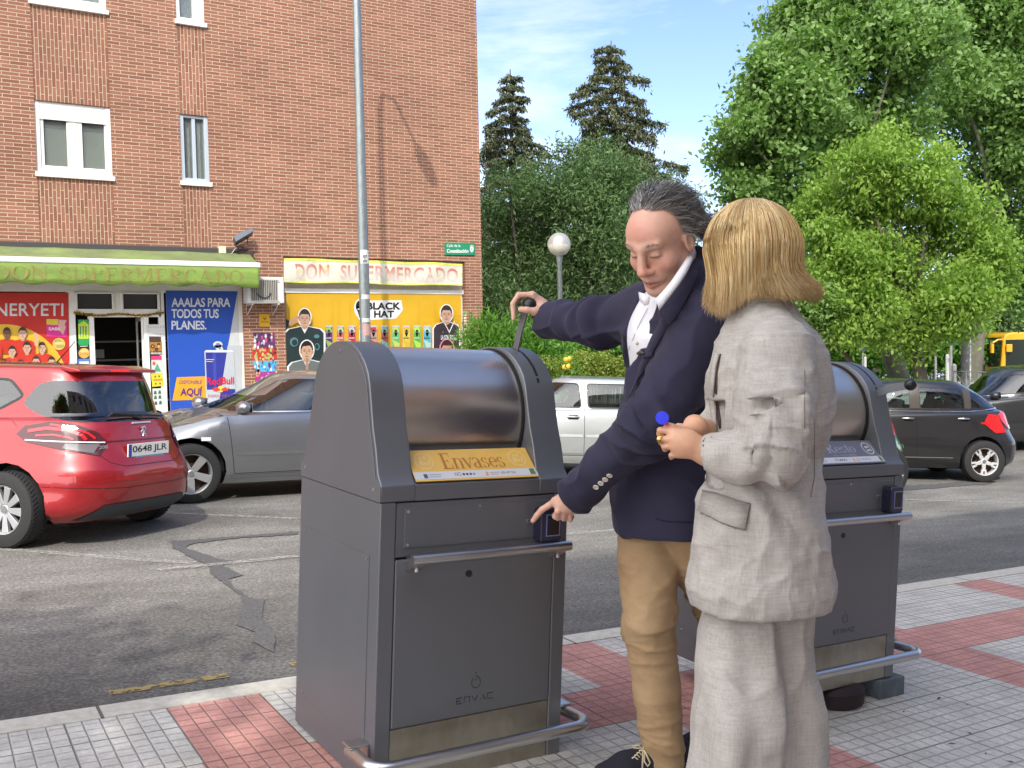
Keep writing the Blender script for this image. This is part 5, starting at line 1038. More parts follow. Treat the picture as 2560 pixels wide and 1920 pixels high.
# --- small red hatchback
redp=cpaint('paint_red',(.33,.008,.012),.35)
def hatch(L=3.97,W=1.74,H=1.46,xf=2.08,xr=-1.89,wf=1.27,wr_=-1.27,belt=.97,rs=0):
    hw=W/2; bl=lambda x: lin(x,xf,1.0,.66,belt-.03) if x>1.0 else lin(x,1.0,-1.8,belt-.03,belt+.07)
    return [dict(xf=xf-.06,xr=xr+.20,b=hw-.09,z=.20,nf=3.5,nr=5),
      dict(xf=xf-.01,xr=xr+.07,b=hw-.03,z=.30,nf=3.6,nr=5),
      dict(xf=xf,xr=xr+.005,b=hw-.005,z=.46,nf=3.4,nr=4.6,tf=.96,tr=.95),
      dict(xf=xf-.01,xr=xr+.0,b=hw,z=.60,nf=3.2,nr=4.4,tf=.94,tr=.93),
      dict(xf=xf-.05,xr=xr+.06,b=hw-.015,z=lambda x:lin(x,xf,.9,.66,.74) if x>0 else lin(x,0,xr,.74,.76),nf=3.1,nr=4,tf=.92,tr=.90),
      dict(xf=xf-.16,xr=xr+.13,b=hw-.045,z=lambda x:bl(x)-.06,nf=3,nr=3.8,tf=.90,tr=.86),
      dict(xf=xf-.30,xr=xr+.18,b=hw-.075,z=lambda x:bl(x)-.005,nf=3,nr=3.8,tf=.88,tr=.84,crease=1),
      dict(xf=.98,xr=xr+.22,b=hw-.11,z=lambda x:bl(x)+.0+.01,nf=3.0,nr=3.6,tf=.88,tr=.82,xm=-.3,crease=1),
      dict(xf=.62,xr=xr+.30+rs*.5,b=hw-.17,z=lambda x:lin(x,.9,.2,belt+.12,H-.23) if x>.2 else H-.23,nf=3.0,nr=3.8,tf=.88,tr=.84,xm=-.3),
      dict(xf=.30,xr=xr+.40+rs,b=hw-.25,z=H-.065,nf=3.2,nr=4.4,tf=.9,tr=.86,xm=-.3),
      dict(xf=.18,xr=xr+.43+rs*1.15,b=hw-.31,z=H-.035,nf=3.2,nr=4.4,tf=.9,tr=.88,xm=-.3)]
LAMPS=[((-1.72,.67,0),(-.77,.64,0),(-.64,-.77,0)),((-1.72,-.67,0),(-.77,-.64,0),(-.64,.77,0))]
SR=dict(rings=hatch(4.05,1.79,1.475,2.08,-2.0),wr=.305,rimr=.195,xfw=1.27,xrw=-1.27,track=1.52,belt=.95,cab=(-1.2,.9),seats=(.05,-.85),dash=.62,
  windows=[[(.78,1.02),(.0,1.03),(.0,1.33),(.33,1.33)],[(-.08,1.03),(-1.05,1.08),(-1.25,1.2),(-1.1,1.33),(-.08,1.34)]],
  rearglass=[(-.58,1.00),(.58,1.00),(.66,1.12),(.56,1.33),(-.56,1.33),(-.66,1.12)],rearglass_min=1.2,
  frontglass=[(-.6,1.02),(.6,1.02),(.5,1.34),(-.5,1.34)],doors=[[(.75,.98),(.8,.5),(.75,.32),(-.15,.32),(-.3,.5),(-.3,1.0)]],handles=[(-.15,.88)],mirrors=[(.72,.99)],sides=(1,-1),
  patches=[x_ for ax_ in LAMPS for x_ in (([(-.33,.90),(-.27,.965),(-.1,1.0),(.08,.985),(.24,.92),(.31,.84),(.25,.735),(-.05,.79),(-.27,.84)],.007,'tail_light',DKL,ax_,1),([(.0,.832),(.25,.826),(.20,.755),(-.02,.795)],.011,'reversing_light',mat('smoked_clear',(.15,.13,.14),.15,coat=.5),ax_,1))]+[
    ([(-.62,.22),(.62,.22),(.48,.345),(-.48,.345)],.006,'bumper_insert',mat('bumper_grey',(.04,.045,.052),.6),'x',-1)],
  strips=[x_ for ax_ in LAMPS for x_ in (([(-.25,.925),(-.12,.95),(.02,.937),(.12,.90),(.15,.86)],.028,.011,'light_claw',REDL,ax_,1),([(-.10,.978),(.05,.958),(.17,.91),(.22,.87)],.017,.011,'light_claw',REDL,ax_,1),([(-.2,.892),(-.08,.90),(.02,.882),(.06,.862)],.016,.011,'light_claw',REDL,ax_,1),([(-.27,.855),(.0,.846),(.29,.838)],.011,.013,'light_bar',WHL,ax_,1))]+[
    ([(-.60,1.02),(-.58,.84),(-.42,.68),(-.3,.645),(.3,.645),(.42,.68),(.58,.84),(.60,1.02)],.006,.001,'hatch_seam',GAP,'x',-1),
    ([(-.44,.845),(.44,.845)],.012,.004,'hatch_crease',mat('paint_red_dark',(.10,.004,.006),.3),'x',-1),  # crease drawn as a darker red strip, its shade painted on
    ([(-.42,.55),(-.14,.545)],.03,.004,'reflector',mat('reflector_red',(.32,.01,.012),.25),'x',-1),([(.42,.55),(.14,.545)],.03,.004,'reflector',MATS['reflector_red'],'x',-1),
    ([(-.8,.50),(-.3,.47),(.3,.47),(.8,.50)],.005,.001,'bumper_seam',GAP,'x',-1),
    ([(-1.28,.965),(-1.22,1.0)],.004,.001,'flap_seam',GAP,'y',1)])
p0=onRoad(30,1366); p1=onRoad(355,1300); ax_=Vector((p1.x-p0.x,p1.y-p0.y)).normalized(); f_=Vector((-ax_.y,ax_.x)); mid=(p0+p1)/2
def place(root,w0,yawv,zt=True):
    pass
ang=math.atan2(f_.y,f_.x); 
def carloc(px,py,lx,ly,ang):
    p=onRoad(px,py); c,s=math.cos(ang),math.sin(ang); return (p.x-(lx*c-ly*s),p.y-(lx*s+ly*c),0)
def tilt(root,ang):                                  # sit the car on the sloping street
    x,y,_=root.location; 
    zs=[(RZ(x+a*math.cos(ang)-b*math.sin(ang),y+a*math.sin(ang)+b*math.cos(ang))) for a in(1.3,-1.3) for b in(.75,-.75)]
    root.location.z=sum(zs)/4; pitch=math.atan2((zs[0]+zs[1]-zs[2]-zs[3])/2,2.6); roll=math.atan2((zs[0]+zs[2]-zs[1]-zs[3])/2,1.5)
    root.rotation_euler=(Matrix.Rotation(ang,3,'Z')@Matrix.Rotation(-pitch,3,'Y')@Matrix.Rotation(roll,3,'X')).to_euler()
loc=(mid.x+1.27*f_.x,mid.y+1.27*f_.y,0)
red,bv=car('parked_car','red hatchback seen from behind, parked in front of the red poster',redp,SR,loc,ang,'cover'); tilt(red,ang)
def onrear(bvh,u,v,off=.004,side=-1):
    h=bvh.ray_cast(Vector((side*4,u,v)),Vector((-side,0,0))); return h[0]+Vector((side*off,0,0))
# plate, badge, wiper, brake light on the red car
hx=onrear(bv,0,.76).x
b=MB(); b.box((hx-.012,-.0,.765),(.012,.50,.105)); pl=b.build('number_plate',mat('plate_white',(.68,.68,.64),.4),red,bev=.002)
pf=lambda u,v:(hx-.0190,.205-.43*u*1.0,.73+.072*v)
text('0648 JLR','lettering',ink((.02,.02,.02)),lambda u,v:(hx-.0190,.20-.425*u,.73+.07*v),pl,.012,.95)
MB().box((hx-.0187,.228,.765),(.001,.035,.10)).build('euro_band',ink((.03,.06,.4)),pl); MB().box((hx-.015,.0-.01,.703),(.006,.34,.018)).build('dealer_strip',ink((.05,.35,.6)),pl)
lx=onrear(bv,0,.905,.006); b=MB()
for a_,b_ in(((-.03,.035),(.01,.045)),((.01,.045),(.025,.02)),((-.02,.035),(.01,.0)),((.01,.0),(-.015,-.045)),((.01,.0),(.03,-.04)),((-.01,.02),(-.035,.0)),((.01,.01),(-.025,-.015))): b.tube([(lx.x,-a_[0],.905+a_[1]),(lx.x,-b_[0],.905+b_[1])],[.008,.006],6)
b.build('lion_badge',mat('badge_silver',(.7,.7,.72),.2,.8),red,sm_=60)
nb=onrear(bv,.42,.80,.006); text('208','model_badge',MATS['badge_silver'],lambda u,v:(nb.x+.0-.004+.02*u*0,.50-.10*u,.79+.03*v),red,.03)
b=MB(); wx=onrear(bv,0,1.03,.02); b.tube([(wx.x-.01,-.02,1.02),(wx.x+.01,.10,1.05),(wx.x+.015,.33,1.055)],[.016,.012,.008],8); b.tube([(wx.x-.005,-.28,1.03),(wx.x,.32,1.07)],.009,6); b.build('rear_wiper',TRIM,red,sm_=60)
sx=bv.ray_cast(Vector((-1.46,0,3)),Vector((0,0,-1)))[0]
b=MB(); b.prism([(-1.44,sx.z-.004),(-1.63,sx.z-.035),(-1.645,sx.z-.06),(-1.56,sx.z-.066),(-1.44,sx.z-.05)],-.46,.46,lambda x,z,e:(x,e,z)); b.build('roof_spoiler',redp,red,bev=.012,seg=3)
b=MB()
for k in range(6): b.box((-1.646,-.09+.036*k,sx.z-.047),(.008,.026,.014))
b.build('brake_light',mat('brake_led',(.8,.01,.01),.3,em=.6),red)
b=MB(); b.tube([(-.95,.0,H_:=1.47),(-1.15,0,1.66)],[.006,.003],6); b.sphere((-.95,0,1.46),.03,10,None,(1.6,1,.6)); b.build('aerial',TRIM,red)
MB().box((onrear(bv,0,.985).x-.004,0,.985),(.01,.22,.012)).build('hatch_strip',mat('strip_white',(.6,.6,.6),.4),red)
# --- grey saloon
greyp=cpaint('paint_grey',(.26,.27,.285),.75)
def saloon(L=4.58,W=1.77,H=1.43,xf=2.20,xr=-2.38,belt=.93):
    hw=W/2; bl=lambda x: lin(x,xf,.95,.62,belt) if x>.95 else lin(x,.95,-2.2,belt,belt+.05)
    return [dict(xf=xf-.05,xr=xr+.12,b=hw-.08,z=.19,nf=3.2,nr=4),dict(xf=xf,xr=xr+.02,b=hw-.03,z=.32,nf=3.2,nr=4),
      dict(xf=xf,xr=xr,b=hw,z=.52,nf=3.0,nr=3.8,tf=.95,tr=.95),dict(xf=xf-.03,xr=xr+.02,b=hw-.0,z=.64,nf=3.0,nr=3.8,tf=.94,tr=.93),
      dict(xf=xf-.10,xr=xr+.06,b=hw-.03,z=lambda x:bl(x)-.12 if x<.95 else bl(x)-.07,nf=2.9,nr=3.6,tf=.92,tr=.92),
      dict(xf=xf-.25,xr=xr+.14,b=hw-.07,z=lambda x:bl(x)-.0,nf=2.9,nr=3.6,tf=.90,tr=.90,crease=1),
      dict(xf=1.02,xr=-1.85,b=hw-.10,z=lambda x:bl(x)+.015,nf=3,nr=3.2,tf=.9,tr=.88,xm=-.4,crease=1),
      dict(xf=.45,xr=-1.5,b=hw-.19,z=lambda x:lin(x,.8,-.1,belt+.13,H-.20) if x>-.1 else lin(x,-.9,-1.7,H-.19,belt+.15),nf=3,nr=3.2,tf=.9,tr=.88,xm=-.4),
      dict(xf=-.02,xr=-1.15,b=hw-.27,z=lambda x:H-.06,nf=3,nr=3,tf=.92,tr=.9,xm=-.4),dict(xf=-.14,xr=-1.0,b=hw-.33,z=H-.035,nf=3,nr=3,tf=.92,tr=.9,xm=-.4)]
SS=dict(rings=saloon(),wr=.316,rimr=.215,xfw=1.32,xrw=-1.32,track=1.52,belt=.92,cab=(-1.2,.9),seats=(-.05,-.95),dash=.62,
  windows=[[(.82,.965),(-.22,.985),(-.22,1.335),(.02,1.33),(.36,1.21)],[(-.30,.985),(-1.12,1.0),(-1.30,1.08),(-.95,1.33),(-.30,1.345)]],
  frontglass=[(-.62,.98),(.62,.98),(.52,1.34),(-.52,1.34)],rearglass=[(-.58,1.02),(.58,1.02),(.5,1.32),(-.5,1.32)],rearglass_min=.9,
  doors=[[(.93,.94),(.90,.6),(.86,.30),(-.24,.30),(-.26,.95)],[(-.26,.30),(-.95,.30),(-1.05,.5),(-1.2,.72),(-1.22,.97)],[(.95,.97),(.98,.92),(1.6,.84),(2.0,.74)]],handles=[(-.1,.82),(-1.05,.84)],mirrors=[(.72,.95)],sides=(1,),
  mould=[([(.84,.52),(-.22,.52)],.05,mat('mould_grey',(.2,.205,.215),.35,.5)),([(.88,.955),(-1.2,.99)],.014,CHR),([(-.28,.52),(-.9,.52)],.05,MATS['mould_grey']),([(.9,.27),(-.9,.27)],.03,MATS['mould_grey'])],
  patches=[([(1.12,.66),(1.22,.66),(1.22,.70),(1.12,.70)],.006,'indicator',WHL,'y',1)])
p0=onRoad(476,1258); p1=onRoad(750,1240); d_=Vector((p0.x-p1.x,p0.y-p1.y)).normalized(); ang=math.atan2(d_.y,d_.x)
grey,_=car('parked_car','grey saloon side-on between the red hatchback and the nearer bin',greyp,SS,carloc(476,1258,1.32,.80,ang),ang,'five',steer=R(-6)); tilt(grey,ang)
# --- black, silver, green and far dark cars
blackp=cpaint('paint_black',(.022,.021,.022),.3)
def shift(S,**k): q=dict(S); q.update(k); return q
SB=shift(SR,rings=hatch(3.94,1.73,1.52,2.05,-1.92,1.25,-1.25,1.0,.42),wr=.312,rimr=.205,xfw=1.23,xrw=-1.23,belt=.98,
  windows=[[(.78,1.06),(-.14,1.07),(-.14,1.39),(.30,1.39)],[(-.28,1.075),(-.98,1.08),(-.98,1.30),(-.9,1.39),(-.28,1.395)],[(-1.08,1.09),(-1.55,1.11),(-1.36,1.25),(-1.10,1.35)]],
  doors=[[(-.20,1.05),(-.20,.32),(-.80,.32),(-.90,.45),(-1.06,.72),(-1.06,1.05)],[(.8,1.0),(.85,.5),(.8,.32),(-.2,.32)]],handles=[(-.93,.94),(-.08,.93)],handlemat=CHR,
  mould=[([(.8,1.03),(-1.06,1.045),(-1.6,1.10)],.016,CHR),([(.8,.36),(-.75,.36)],.010,CHR),([(.5,1.22),(-.2,1.235)],.0001,TRIM)],
  strips=[([(-1.30,.90),(-1.24,.96),(-1.30,1.0),(-1.37,.96)],.004,.001,'flap_seam',GAP,'y',1,1)],
  patches=[([(-1.50,.99),(-1.70,.80),(-1.82,.78),(-1.82,1.0),(-1.62,1.06)],.008,'tail_light',REDL,'y',1),([(-.86,.72),(-.62,.74),(-.60,1.0),(-.84,1.05)],.008,'tail_light',REDL,'x',-1),([(.86,.72),(.62,.74),(.60,1.0),(.84,1.05)],.008,'tail_light',REDL,'x',-1),([(-1.70,.85),(-1.72,.79),(-1.81,.79),(-1.81,.85)],.012,'reversing_light',WHL,'y',1),
     ([(-.20,1.08),(-.28,1.08),(-.28,1.40),(-.20,1.40)],.003,'pillar_trim',mat('pillar_brown',(.06,.05,.042),.35),'y',1),([(-.14,1.08),(-.20,1.08),(-.20,1.40),(-.14,1.40)],.003,'pillar_trim',MATS['pillar_brown'],'y',1),([(-.98,1.09),(-1.08,1.09),(-1.12,1.38),(-.98,1.38)],.003,'pillar_trim',MATS['pillar_brown'],'y',1)])
ang=R(148.6); bl_,_=car('parked_car','black hatchback side-on with white star wheels at the right',blackp,SB,carloc(2455,1206,-1.23,.78,ang),ang,'star'); tilt(bl_,ang)
silvp=cpaint('paint_silver',(.50,.52,.52),.6)
SV=shift(SR,rings=hatch(3.9,1.70,1.44,1.95,-1.80,1.25,-1.2,.95),xfw=1.22,xrw=-1.18,
  windows=[[(.80,.985),(-.06,.99),(-.02,1.33),(.34,1.33)],[(-.16,.99),(-.95,1.0),(-.95,1.2),(-.85,1.33),(-.14,1.33)]],
  doors=[[(.8,.95),(.85,.5),(.8,.32),(-.10,.32),(-.10,.98)]],handles=[(.06,.86)],handlemat=silvp,mould=[([(.85,.60),(-.08,.60)],.04,mat('mould_silver',(.62,.64,.64),.3,.4)),([(-.12,.60),(-1.0,.60)],.04,MATS['mould_silver'] if 'mould_silver' in MATS else CHR),([(.9,.34),(-.9,.34)],.03,CHR)],patches=[],strips=[])
ang=R(151); sv,_=car('parked_car','silver car side-on between the nearer bin and the man',silvp,SV,carloc(1457,1195,-.10,.80,ang),ang,'five'); tilt(sv,ang)
grnp=cpaint('paint_green',(.13,.28,.13),.4)
SG_=shift(SR,rings=hatch(3.8,1.70,1.50,1.9,-1.82,1.2,-1.2,.97),xfw=1.2,xrw=-1.2,strips=[([(-1.6,.62),(-1.81,.60)],.05,.02,'bumper_edge',mat('green_light',(.3,.5,.3),.3),'y',1)],patches=[([(-1.58,1.12),(-1.74,.78),(-1.82,.78),(-1.82,1.0),(-1.66,1.18)],.008,'tail_light',REDL,'y',1),([(-.86,.76),(-.6,.78),(-.58,1.0),(-.80,1.14)],.008,'tail_light',REDL,'x',-1),([(.86,.76),(.6,.78),(.58,1.0),(.80,1.14)],.008,'tail_light',REDL,'x',-1)])
ang=R(180); p=PD(2292,1190,12.9); c_,s_=math.cos(ang),math.sin(ang)
gr,_=car('parked_car','green car of which only the rear corner and tail light show beside the farther bin',grnp,SG_,(p.x-(-1.86*c_-.72*s_),p.y-(-1.86*s_+.72*c_),0),ang,'five'); tilt(gr,ang)
dkp=cpaint('paint_charcoal',(.04,.042,.045),.5)
SD_=shift(SB,patches=[],strips=[],mould=[([(.8,1.03),(-1.06,1.045)],.014,CHR)])
ang=R(150); p=PD(2610,1165,17.5); c_,s_=math.cos(ang),math.sin(ang)
dk,_=car('parked_car','charcoal car cut off by the right photo edge behind the black hatchback',dkp,SD_,(p.x-(-.1*c_-.8*s_),p.y-(-.1*s_+.8*c_),0),ang,'five'); tilt(dk,ang)
for px,py,src,an,lab in((2345,945,sv,20,'tiny silver and red car far off between the tree trunks'),(2405,940,dk,160,'tiny dark car far off beside the white post')):
    c=copy_tree(src); p=PD(px,py+4,148); c.location=(p.x,p.y,p.z); c.rotation_euler=(0,0,R(an)); c['label']=lab; c['group']='cars far off beyond the park trees'
# --- yellow bus
bus=empty('city_bus',(0,0,0),label='yellow city bus with folding arm mirrors at the right edge',cat='bus')
ang=R(147); p=PD(2508,972,52); bus.location=(p.x,p.y,p.z); bus.rotation_euler=(0,0,ang)
# local: front face at x=0, left side y=0, extends to -x and -y
YB=mat('bus_yellow',(.72,.36,.015),.3,coat=.6,var=.05,vscale=1.5); GB=mat('bus_glass',(.02,.025,.02),.06,spec=.9,coat=.5); H=3.0
body=[(0.12,.35),(.16,.9),(.10,1.25),(-.0,2.6),(-.12,2.95),(-.5,3.05),(-11,3.05),(-11.1,.35)]
b=MB(); b.prism(body,-2.5,0,lambda x,z,e:(x,e,z)); b.build('body',YB,bus,bev=.08,seg=3)
b=MB(); b.prism([(.165,1.18),(.02,2.78),(.028,2.78),(.178,1.18)],-2.38,-.12,lambda x,z,e:(x,e,z)); b.build('windscreen',GB,bus,bev=.02)
b=MB()
for x0,x1 in((-1.15,-.12),(-4.4,-1.35),(-7.4,-4.5),(-10.6,-7.5)): b.bx(x1 and x0,x1,.002,.012,1.15 if x0<-1.2 else 1.1,2.65)
b.build('side_window',GB,bus)
b=MB(); b.bx(-1.28,-1.2,.0,.01,1.1,2.7).bx(-10.8,-.1,.0,.012,1.0,1.06); b.build('window_trim',TRIM,bus)
b=MB(); b.tube([(.05,.02,2.68),(.35,.12,2.66),(.62,.12,2.5)],.05,8).box((.66,.12,2.2),(.14,.2,.5)).tube([(.05,-2.5,2.68),(.45,-2.6,2.7),(.75,-2.6,2.5)],.06,8).box((.8,-2.6,2.2),(.14,.2,.5)); b.build('mirror',YB,bus,bev=.03)
b=MB(); b.box((-.25,.12,2.2),(.3,.14,.42)); b.build('side_mirror',YB,bus,bev=.03)
for x in(-2.4,-8.2):
    MB().cyl((x,-.25,.5),(x,.02,.5),.48,n=28).build('wheel',RUB,bus)
MB().box((.17,-.5,.62),(.03,.4,.16)).box((.17,-2.0,.62),(.03,.4,.16)).build('headlight',WHL,bus,bev=.02)
MB().bx(-.95,-.45,.003,.012,.86,.93).build('lettering',ink((.75,.6,.25)),bus)
o=MB().cyl((-.7,-.75,1.15),(-.7,-.75,1.75),.2,.16,n=12).sphere((-.7,-.75,1.92),.13,12).build('person',mat('driver_dark',(.05,.06,.08),.8),None,sm_=60); o.matrix_world=Matrix.Translation(bus.location)@Matrix.Rotation(ang,4,'Z'); tag(o,'bus driver sitting behind the windscreen of the yellow bus','person')
# ================================================================== trees, hedges, buildings behind the camera
def leafmat(name,dark,light,trans=.35,rough=.5,vs=1.3):
    q=NB(name); c=q.coord(); n=q.noise(c,vs,4,.6); n2=q.noise(c,11,2,.5); col=q.mix(.5,q.ramp(n,[(.35,dark),(.65,light)]),q.ramp(n2,[(.35,dark),(.65,light)]))
    nt=q.nt; q.out(col,rough,Specular_IOR_Level=.35); t=N(nt,'ShaderNodeBsdfTranslucent'); q.L(q.mix(1,col,(1.1,1.35,.55),'MULTIPLY'),t.inputs[0]); mx=N(nt,'ShaderNodeMixShader'); mx.inputs[0].default_value=trans
    q.L(q.b.outputs[0],mx.inputs[1]); q.L(t.outputs[0],mx.inputs[2]); q.L(mx.outputs[0],nt.nodes['Material Output'].inputs[0]); return q.M
BARK=mat('bark',(.10,.085,.065),.9,var=.35,vscale=5,stretch=(3,3,.6),bump=.6,bscale=12); BARKP=mat('bark_plane',(.13,.125,.09),.85,var=.3,vscale=4,bump=.3,bscale=8)
def leaves(P,size,aspect=.62,droop=.3,rs=rng,up=.35,fold=.18):
    n=len(P); d=rs.normal(size=(n,3)); d[:,2]-=droop; d/=np.linalg.norm(d,axis=1)[:,None]
    q=rs.normal(size=(n,3)); q[:,2]+=up*3; s=np.cross(d,q); s/=np.linalg.norm(s,axis=1)[:,None]+1e-9; nn=np.cross(s,d)
    L_=(size*rs.uniform(.65,1.3,n))[:,None]; w=L_*aspect*.5
    V=np.stack([P,P+d*L_*.45+s*w+nn*w*fold,P+d*L_,P+d*L_*.45-s*w+nn*w*fold],1).reshape(-1,3); F=np.arange(4*n).reshape(n,4); return V,F
def cloud(blobs,ncl,nl,crad,rs=rng,inner=.45,flat=1.0,zmin=None,subs=True):
    sub=[]
    for b in blobs:
        for _ in range(9):
            d=rs.normal(size=3); d/=np.linalg.norm(d); r=b[3]*rs.uniform(.26,.46); sub.append((b[0]+d[0]*(b[3]-r*.8),b[1]+d[1]*(b[3]-r*.8),b[2]+d[2]*(b[3]-r*.8),r))
        sub.append((b[0],b[1],b[2],b[3]*.6))
    if subs: blobs=sub
    vol=np.array([b[3]**3 for b in blobs]); pr=vol**.72/sum(vol**.72); k=rs.choice(len(blobs),ncl,p=pr); B=np.array([[b[0],b[1],b[2],b[3]] for b in blobs])[k]
    d=rs.normal(size=(ncl,3)); d/=np.linalg.norm(d,axis=1)[:,None]; r=B[:,3]*(inner+(1.06-inner)*rs.random(ncl)**.55)*rs.choice([1,1,1,1.12],ncl); Cc=B[:,:3]+d*r[:,None]*np.array([1,1,flat])
    if zmin is not None: Cc=Cc[Cc[:,2]>zmin]
    P=np.repeat(Cc,nl,0)+rs.normal(size=(len(Cc)*nl,3))*crad*np.array([1,1,.65]); return P,Cc
def limbs(b,base,tips,r0,rs,seg=6,r1=.02):
    for t in tips:
        t=Vector(t); m_=base.lerp(t,.5); m_.z-=.12*(t-base).length*rs.random(); m_+=Vector(rs.normal(size=3))*.07*(t-base).length
        pts=[base*(1-u)**2+m_*2*u*(1-u)+t*u*u for u in [k/seg for k in range(seg+1)]]; b.tube(pts,[r0*(1-u)+r1*u for u in [k/seg for k in range(seg+1)]],7)
def tree(name,label,trunk,crownpx,lm,size,ncl,nl,crad,r0=.25,bark=BARK,group='trees beyond the street',aspect=.62,droop=.3,inner=.45,seed=1,fork=.35,dj=1.5,parts=('crown',)):
    rs=np.random.default_rng(seed); tx,ty,td=trunk; bs=PD(tx,ty,td); bs=Vector((bs.x,bs.y,RZ(bs.x,bs.y)+.05)); root=empty(name,bs,(0,0,0),label,'tree',group)
    bl=[]
    for x,y,r,*dd in crownpx: d=td+(dd[0] if dd else rs.uniform(-dj,dj)); p=PD(x*1.1573,y*1.1573,d)-bs; bl.append((p.x,p.y,p.z,r*1.1573*d/FPX))
    P,Cc=cloud(bl,ncl,nl,crad,rs,inner); V,F=leaves(P,size,aspect,droop,rs); npmesh('crown',V,F,lm,root)
    zc_=np.mean([b[2] for b in bl]); top=Vector((np.mean([b[0] for b in bl])*.5,np.mean([b[1] for b in bl])*.5,max(1.5,zc_*fork*1.6)))
    b=MB(); b.tube([Vector((0,0,-.1)),top*.35+Vector((.05,0,0)),top*.7,top],[r0*1.15,r0,r0*.9,r0*.75],12)
    idx=rs.choice(len(Cc),min(8,len(Cc)),replace=False)
    for q in bl: limbs(b,top,[(q[0],q[1],q[2])],r0*.38,rs,6,.03)
    for i in idx:
        c_=Cc[i]; q=min(bl,key=lambda q:(q[0]-c_[0])**2+(q[1]-c_[1])**2+(q[2]-c_[2])**2); limbs(b,Vector(q[:3]),[tuple(c_)],r0*.18,rs,4,.015)
    b.build('trunk',bark,root,sm_=60,fix=False); return root
LP_=leafmat('leaf_plane',(.10,.18,.045),(.24,.38,.11),.35); LL=leafmat('leaf_lime',(.13,.24,.035),(.33,.46,.09),.42); LW=leafmat('leaf_willow',(.065,.12,.045),(.165,.26,.095),.28); LC=leafmat('leaf_spruce',(.055,.070,.036),(.15,.165,.085),.12); LB=leafmat('leaf_bush',(.07,.18,.02),(.16,.33,.05),.4); LH=leafmat('leaf_hedge',(.14,.20,.03),(.30,.35,.07),.35)
tree('plane_tree','tall plane tree at the top right, farther and darker than the lime green tree',(2255,952,36),[(1740,250,110),(1640,170,75),(1650,300,90),(1570,345,60),(1600,270,60),(1760,130,120),(1830,20,130),(1950,80,120),(1830,330,130),(1700,400,100),(1620,420,70),(1900,230,110),(1790,-60,90),(1760,470,90),(1690,60,70)],LP_,.23,2300,32,.30,.34,BARKP,seed=3,dj=2.2)
tree('plane_tree','second plane tree whose crown fills the top right corner of the photo',(2425,952,40),[(2080,60,150),(2200,150,150),(2120,260,130),(2240,330,120),(2040,-60,120),(2200,-40,140),(2180,450,110),(2290,200,120),(2060,180,90),(2150,560,80),(2230,620,80)],LP_,.24,2200,32,.32,.36,BARKP,seed=5,dj=2.2)
tree('lime_green_tree','bright lime green young tree in front of the plane trees',(2305,950,30.5),[(1910,360,95),(1840,430,110),(2000,420,110),(1765,480,85),(1930,510,140),(2080,500,100),(1800,580,110),(1920,640,130),(2060,620,110),(2140,560,80),(1750,640,85),(1850,680,85),(1960,695,85),(2060,670,80),(2120,640,70),(1930,300,45),(1860,360,50),(2020,350,50)],LL,.17,2700,26,.21,.20,seed=8,droop=.9,aspect=.5,dj=1.3)
tree('young_tree','slim tree with thin trunk to the left of the lime green tree',(2200,950,31),[(1740,670,75),(1700,710,50),(1800,690,55),(1640,720,55)],LP_,.14,420,26,.28,.10,seed=11)
for k,(tx,td,bl,lab,seed) in enumerate([(1330,25,[(1110,480,80),(1080,560,90),(1140,600,100),(1070,650,80),(1160,420,70),(1180,520,90),(1200,640,90),(1100,400,45)],'dark bushy willow nearest the brick building',21),
      (1510,24.5,[(1260,430,90),(1330,400,70),(1300,520,110),(1380,480,80),(1240,560,90),(1350,600,100),(1290,350,50),(1220,350,45),(1400,560,70)],'dark bushy willow behind the globe lamp',22),
      (1640,27,[(1420,520,60),(1430,620,70),(1480,600,60),(1500,470,25),(1445,400,22),(1500,430,20),(1470,520,40)],'thin topped willow between the man and the plane tree',23)]):
    tree('willow_tree',lab,(tx,950,td),bl,LW,.14,1500 if k<2 else 600,26,.24,.16,seed=seed,aspect=.28,droop=.1,inner=.3,group='dark willows beside the building')
def conifer(label,topx,topy,basey,wpx,d,seed,lean=0):
    rs=np.random.default_rng(seed); top=PD(topx*1.1573,topy*1.1573,d); bs=Vector((top.x,top.y,RZ(top.x,top.y))); root=empty('spruce_tree',bs,(0,0,0),label,'tree','spruces behind the willows'); Hh=top.z-bs.z
    b=MB(); b.tube([(0,0,-.1),(0,0,Hh*.5),(0,0,Hh)],[.22,.13,.02],10); P=[]; W=wpx*1.1573*d/FPX; hb=Hh-(basey-topy)*1.1573*d/FPX
    z=Hh-.3
    while z>hb*.6:
        t=(Hh-z)/(Hh-hb); n=int(4+3*min(t,1)); ph=rs.random()*6
        for k in range(n):
            a=ph+2*math.pi*k/n+rs.normal()*.2; L_=W*min(1,t**.62+.05)*rs.uniform(.6,1.15)
            pts=[Vector((math.cos(a)*L_*u,math.sin(a)*L_*u,z+L_*(.30*u-.62*u*u+.18*u**4))) for u in(0,.25,.5,.75,1)]
            b.tube(pts,[.035,.025,.018,.012,.004],5)
            m_=int(18+80*L_)
            for q in range(m_):
                u=rs.random()**.7; i=min(3,int(u*4)); p=pts[i].lerp(pts[i+1],u*4-i); hang=rs.random()*.42*(.4+u*.6)*min(1.2,L_)
                for e in range(4): P.append((p.x+rs.normal()*.05,p.y+rs.normal()*.05,p.z-hang*e/4+rs.normal()*.03))
        z-=.34+.1*rs.random()
    b.build('trunk',BARK,root,sm_=60,fix=False); V,F=leaves(np.array(P),.15,.40,1.6,rs); npmesh('crown',V,F,LC,root)
conifer('tall narrow spruce right beside the brick building',1102,150,600,130,36,31)
conifer('broader taller spruce left of the man, with the highest tip',1320,88,520,185,37,32)
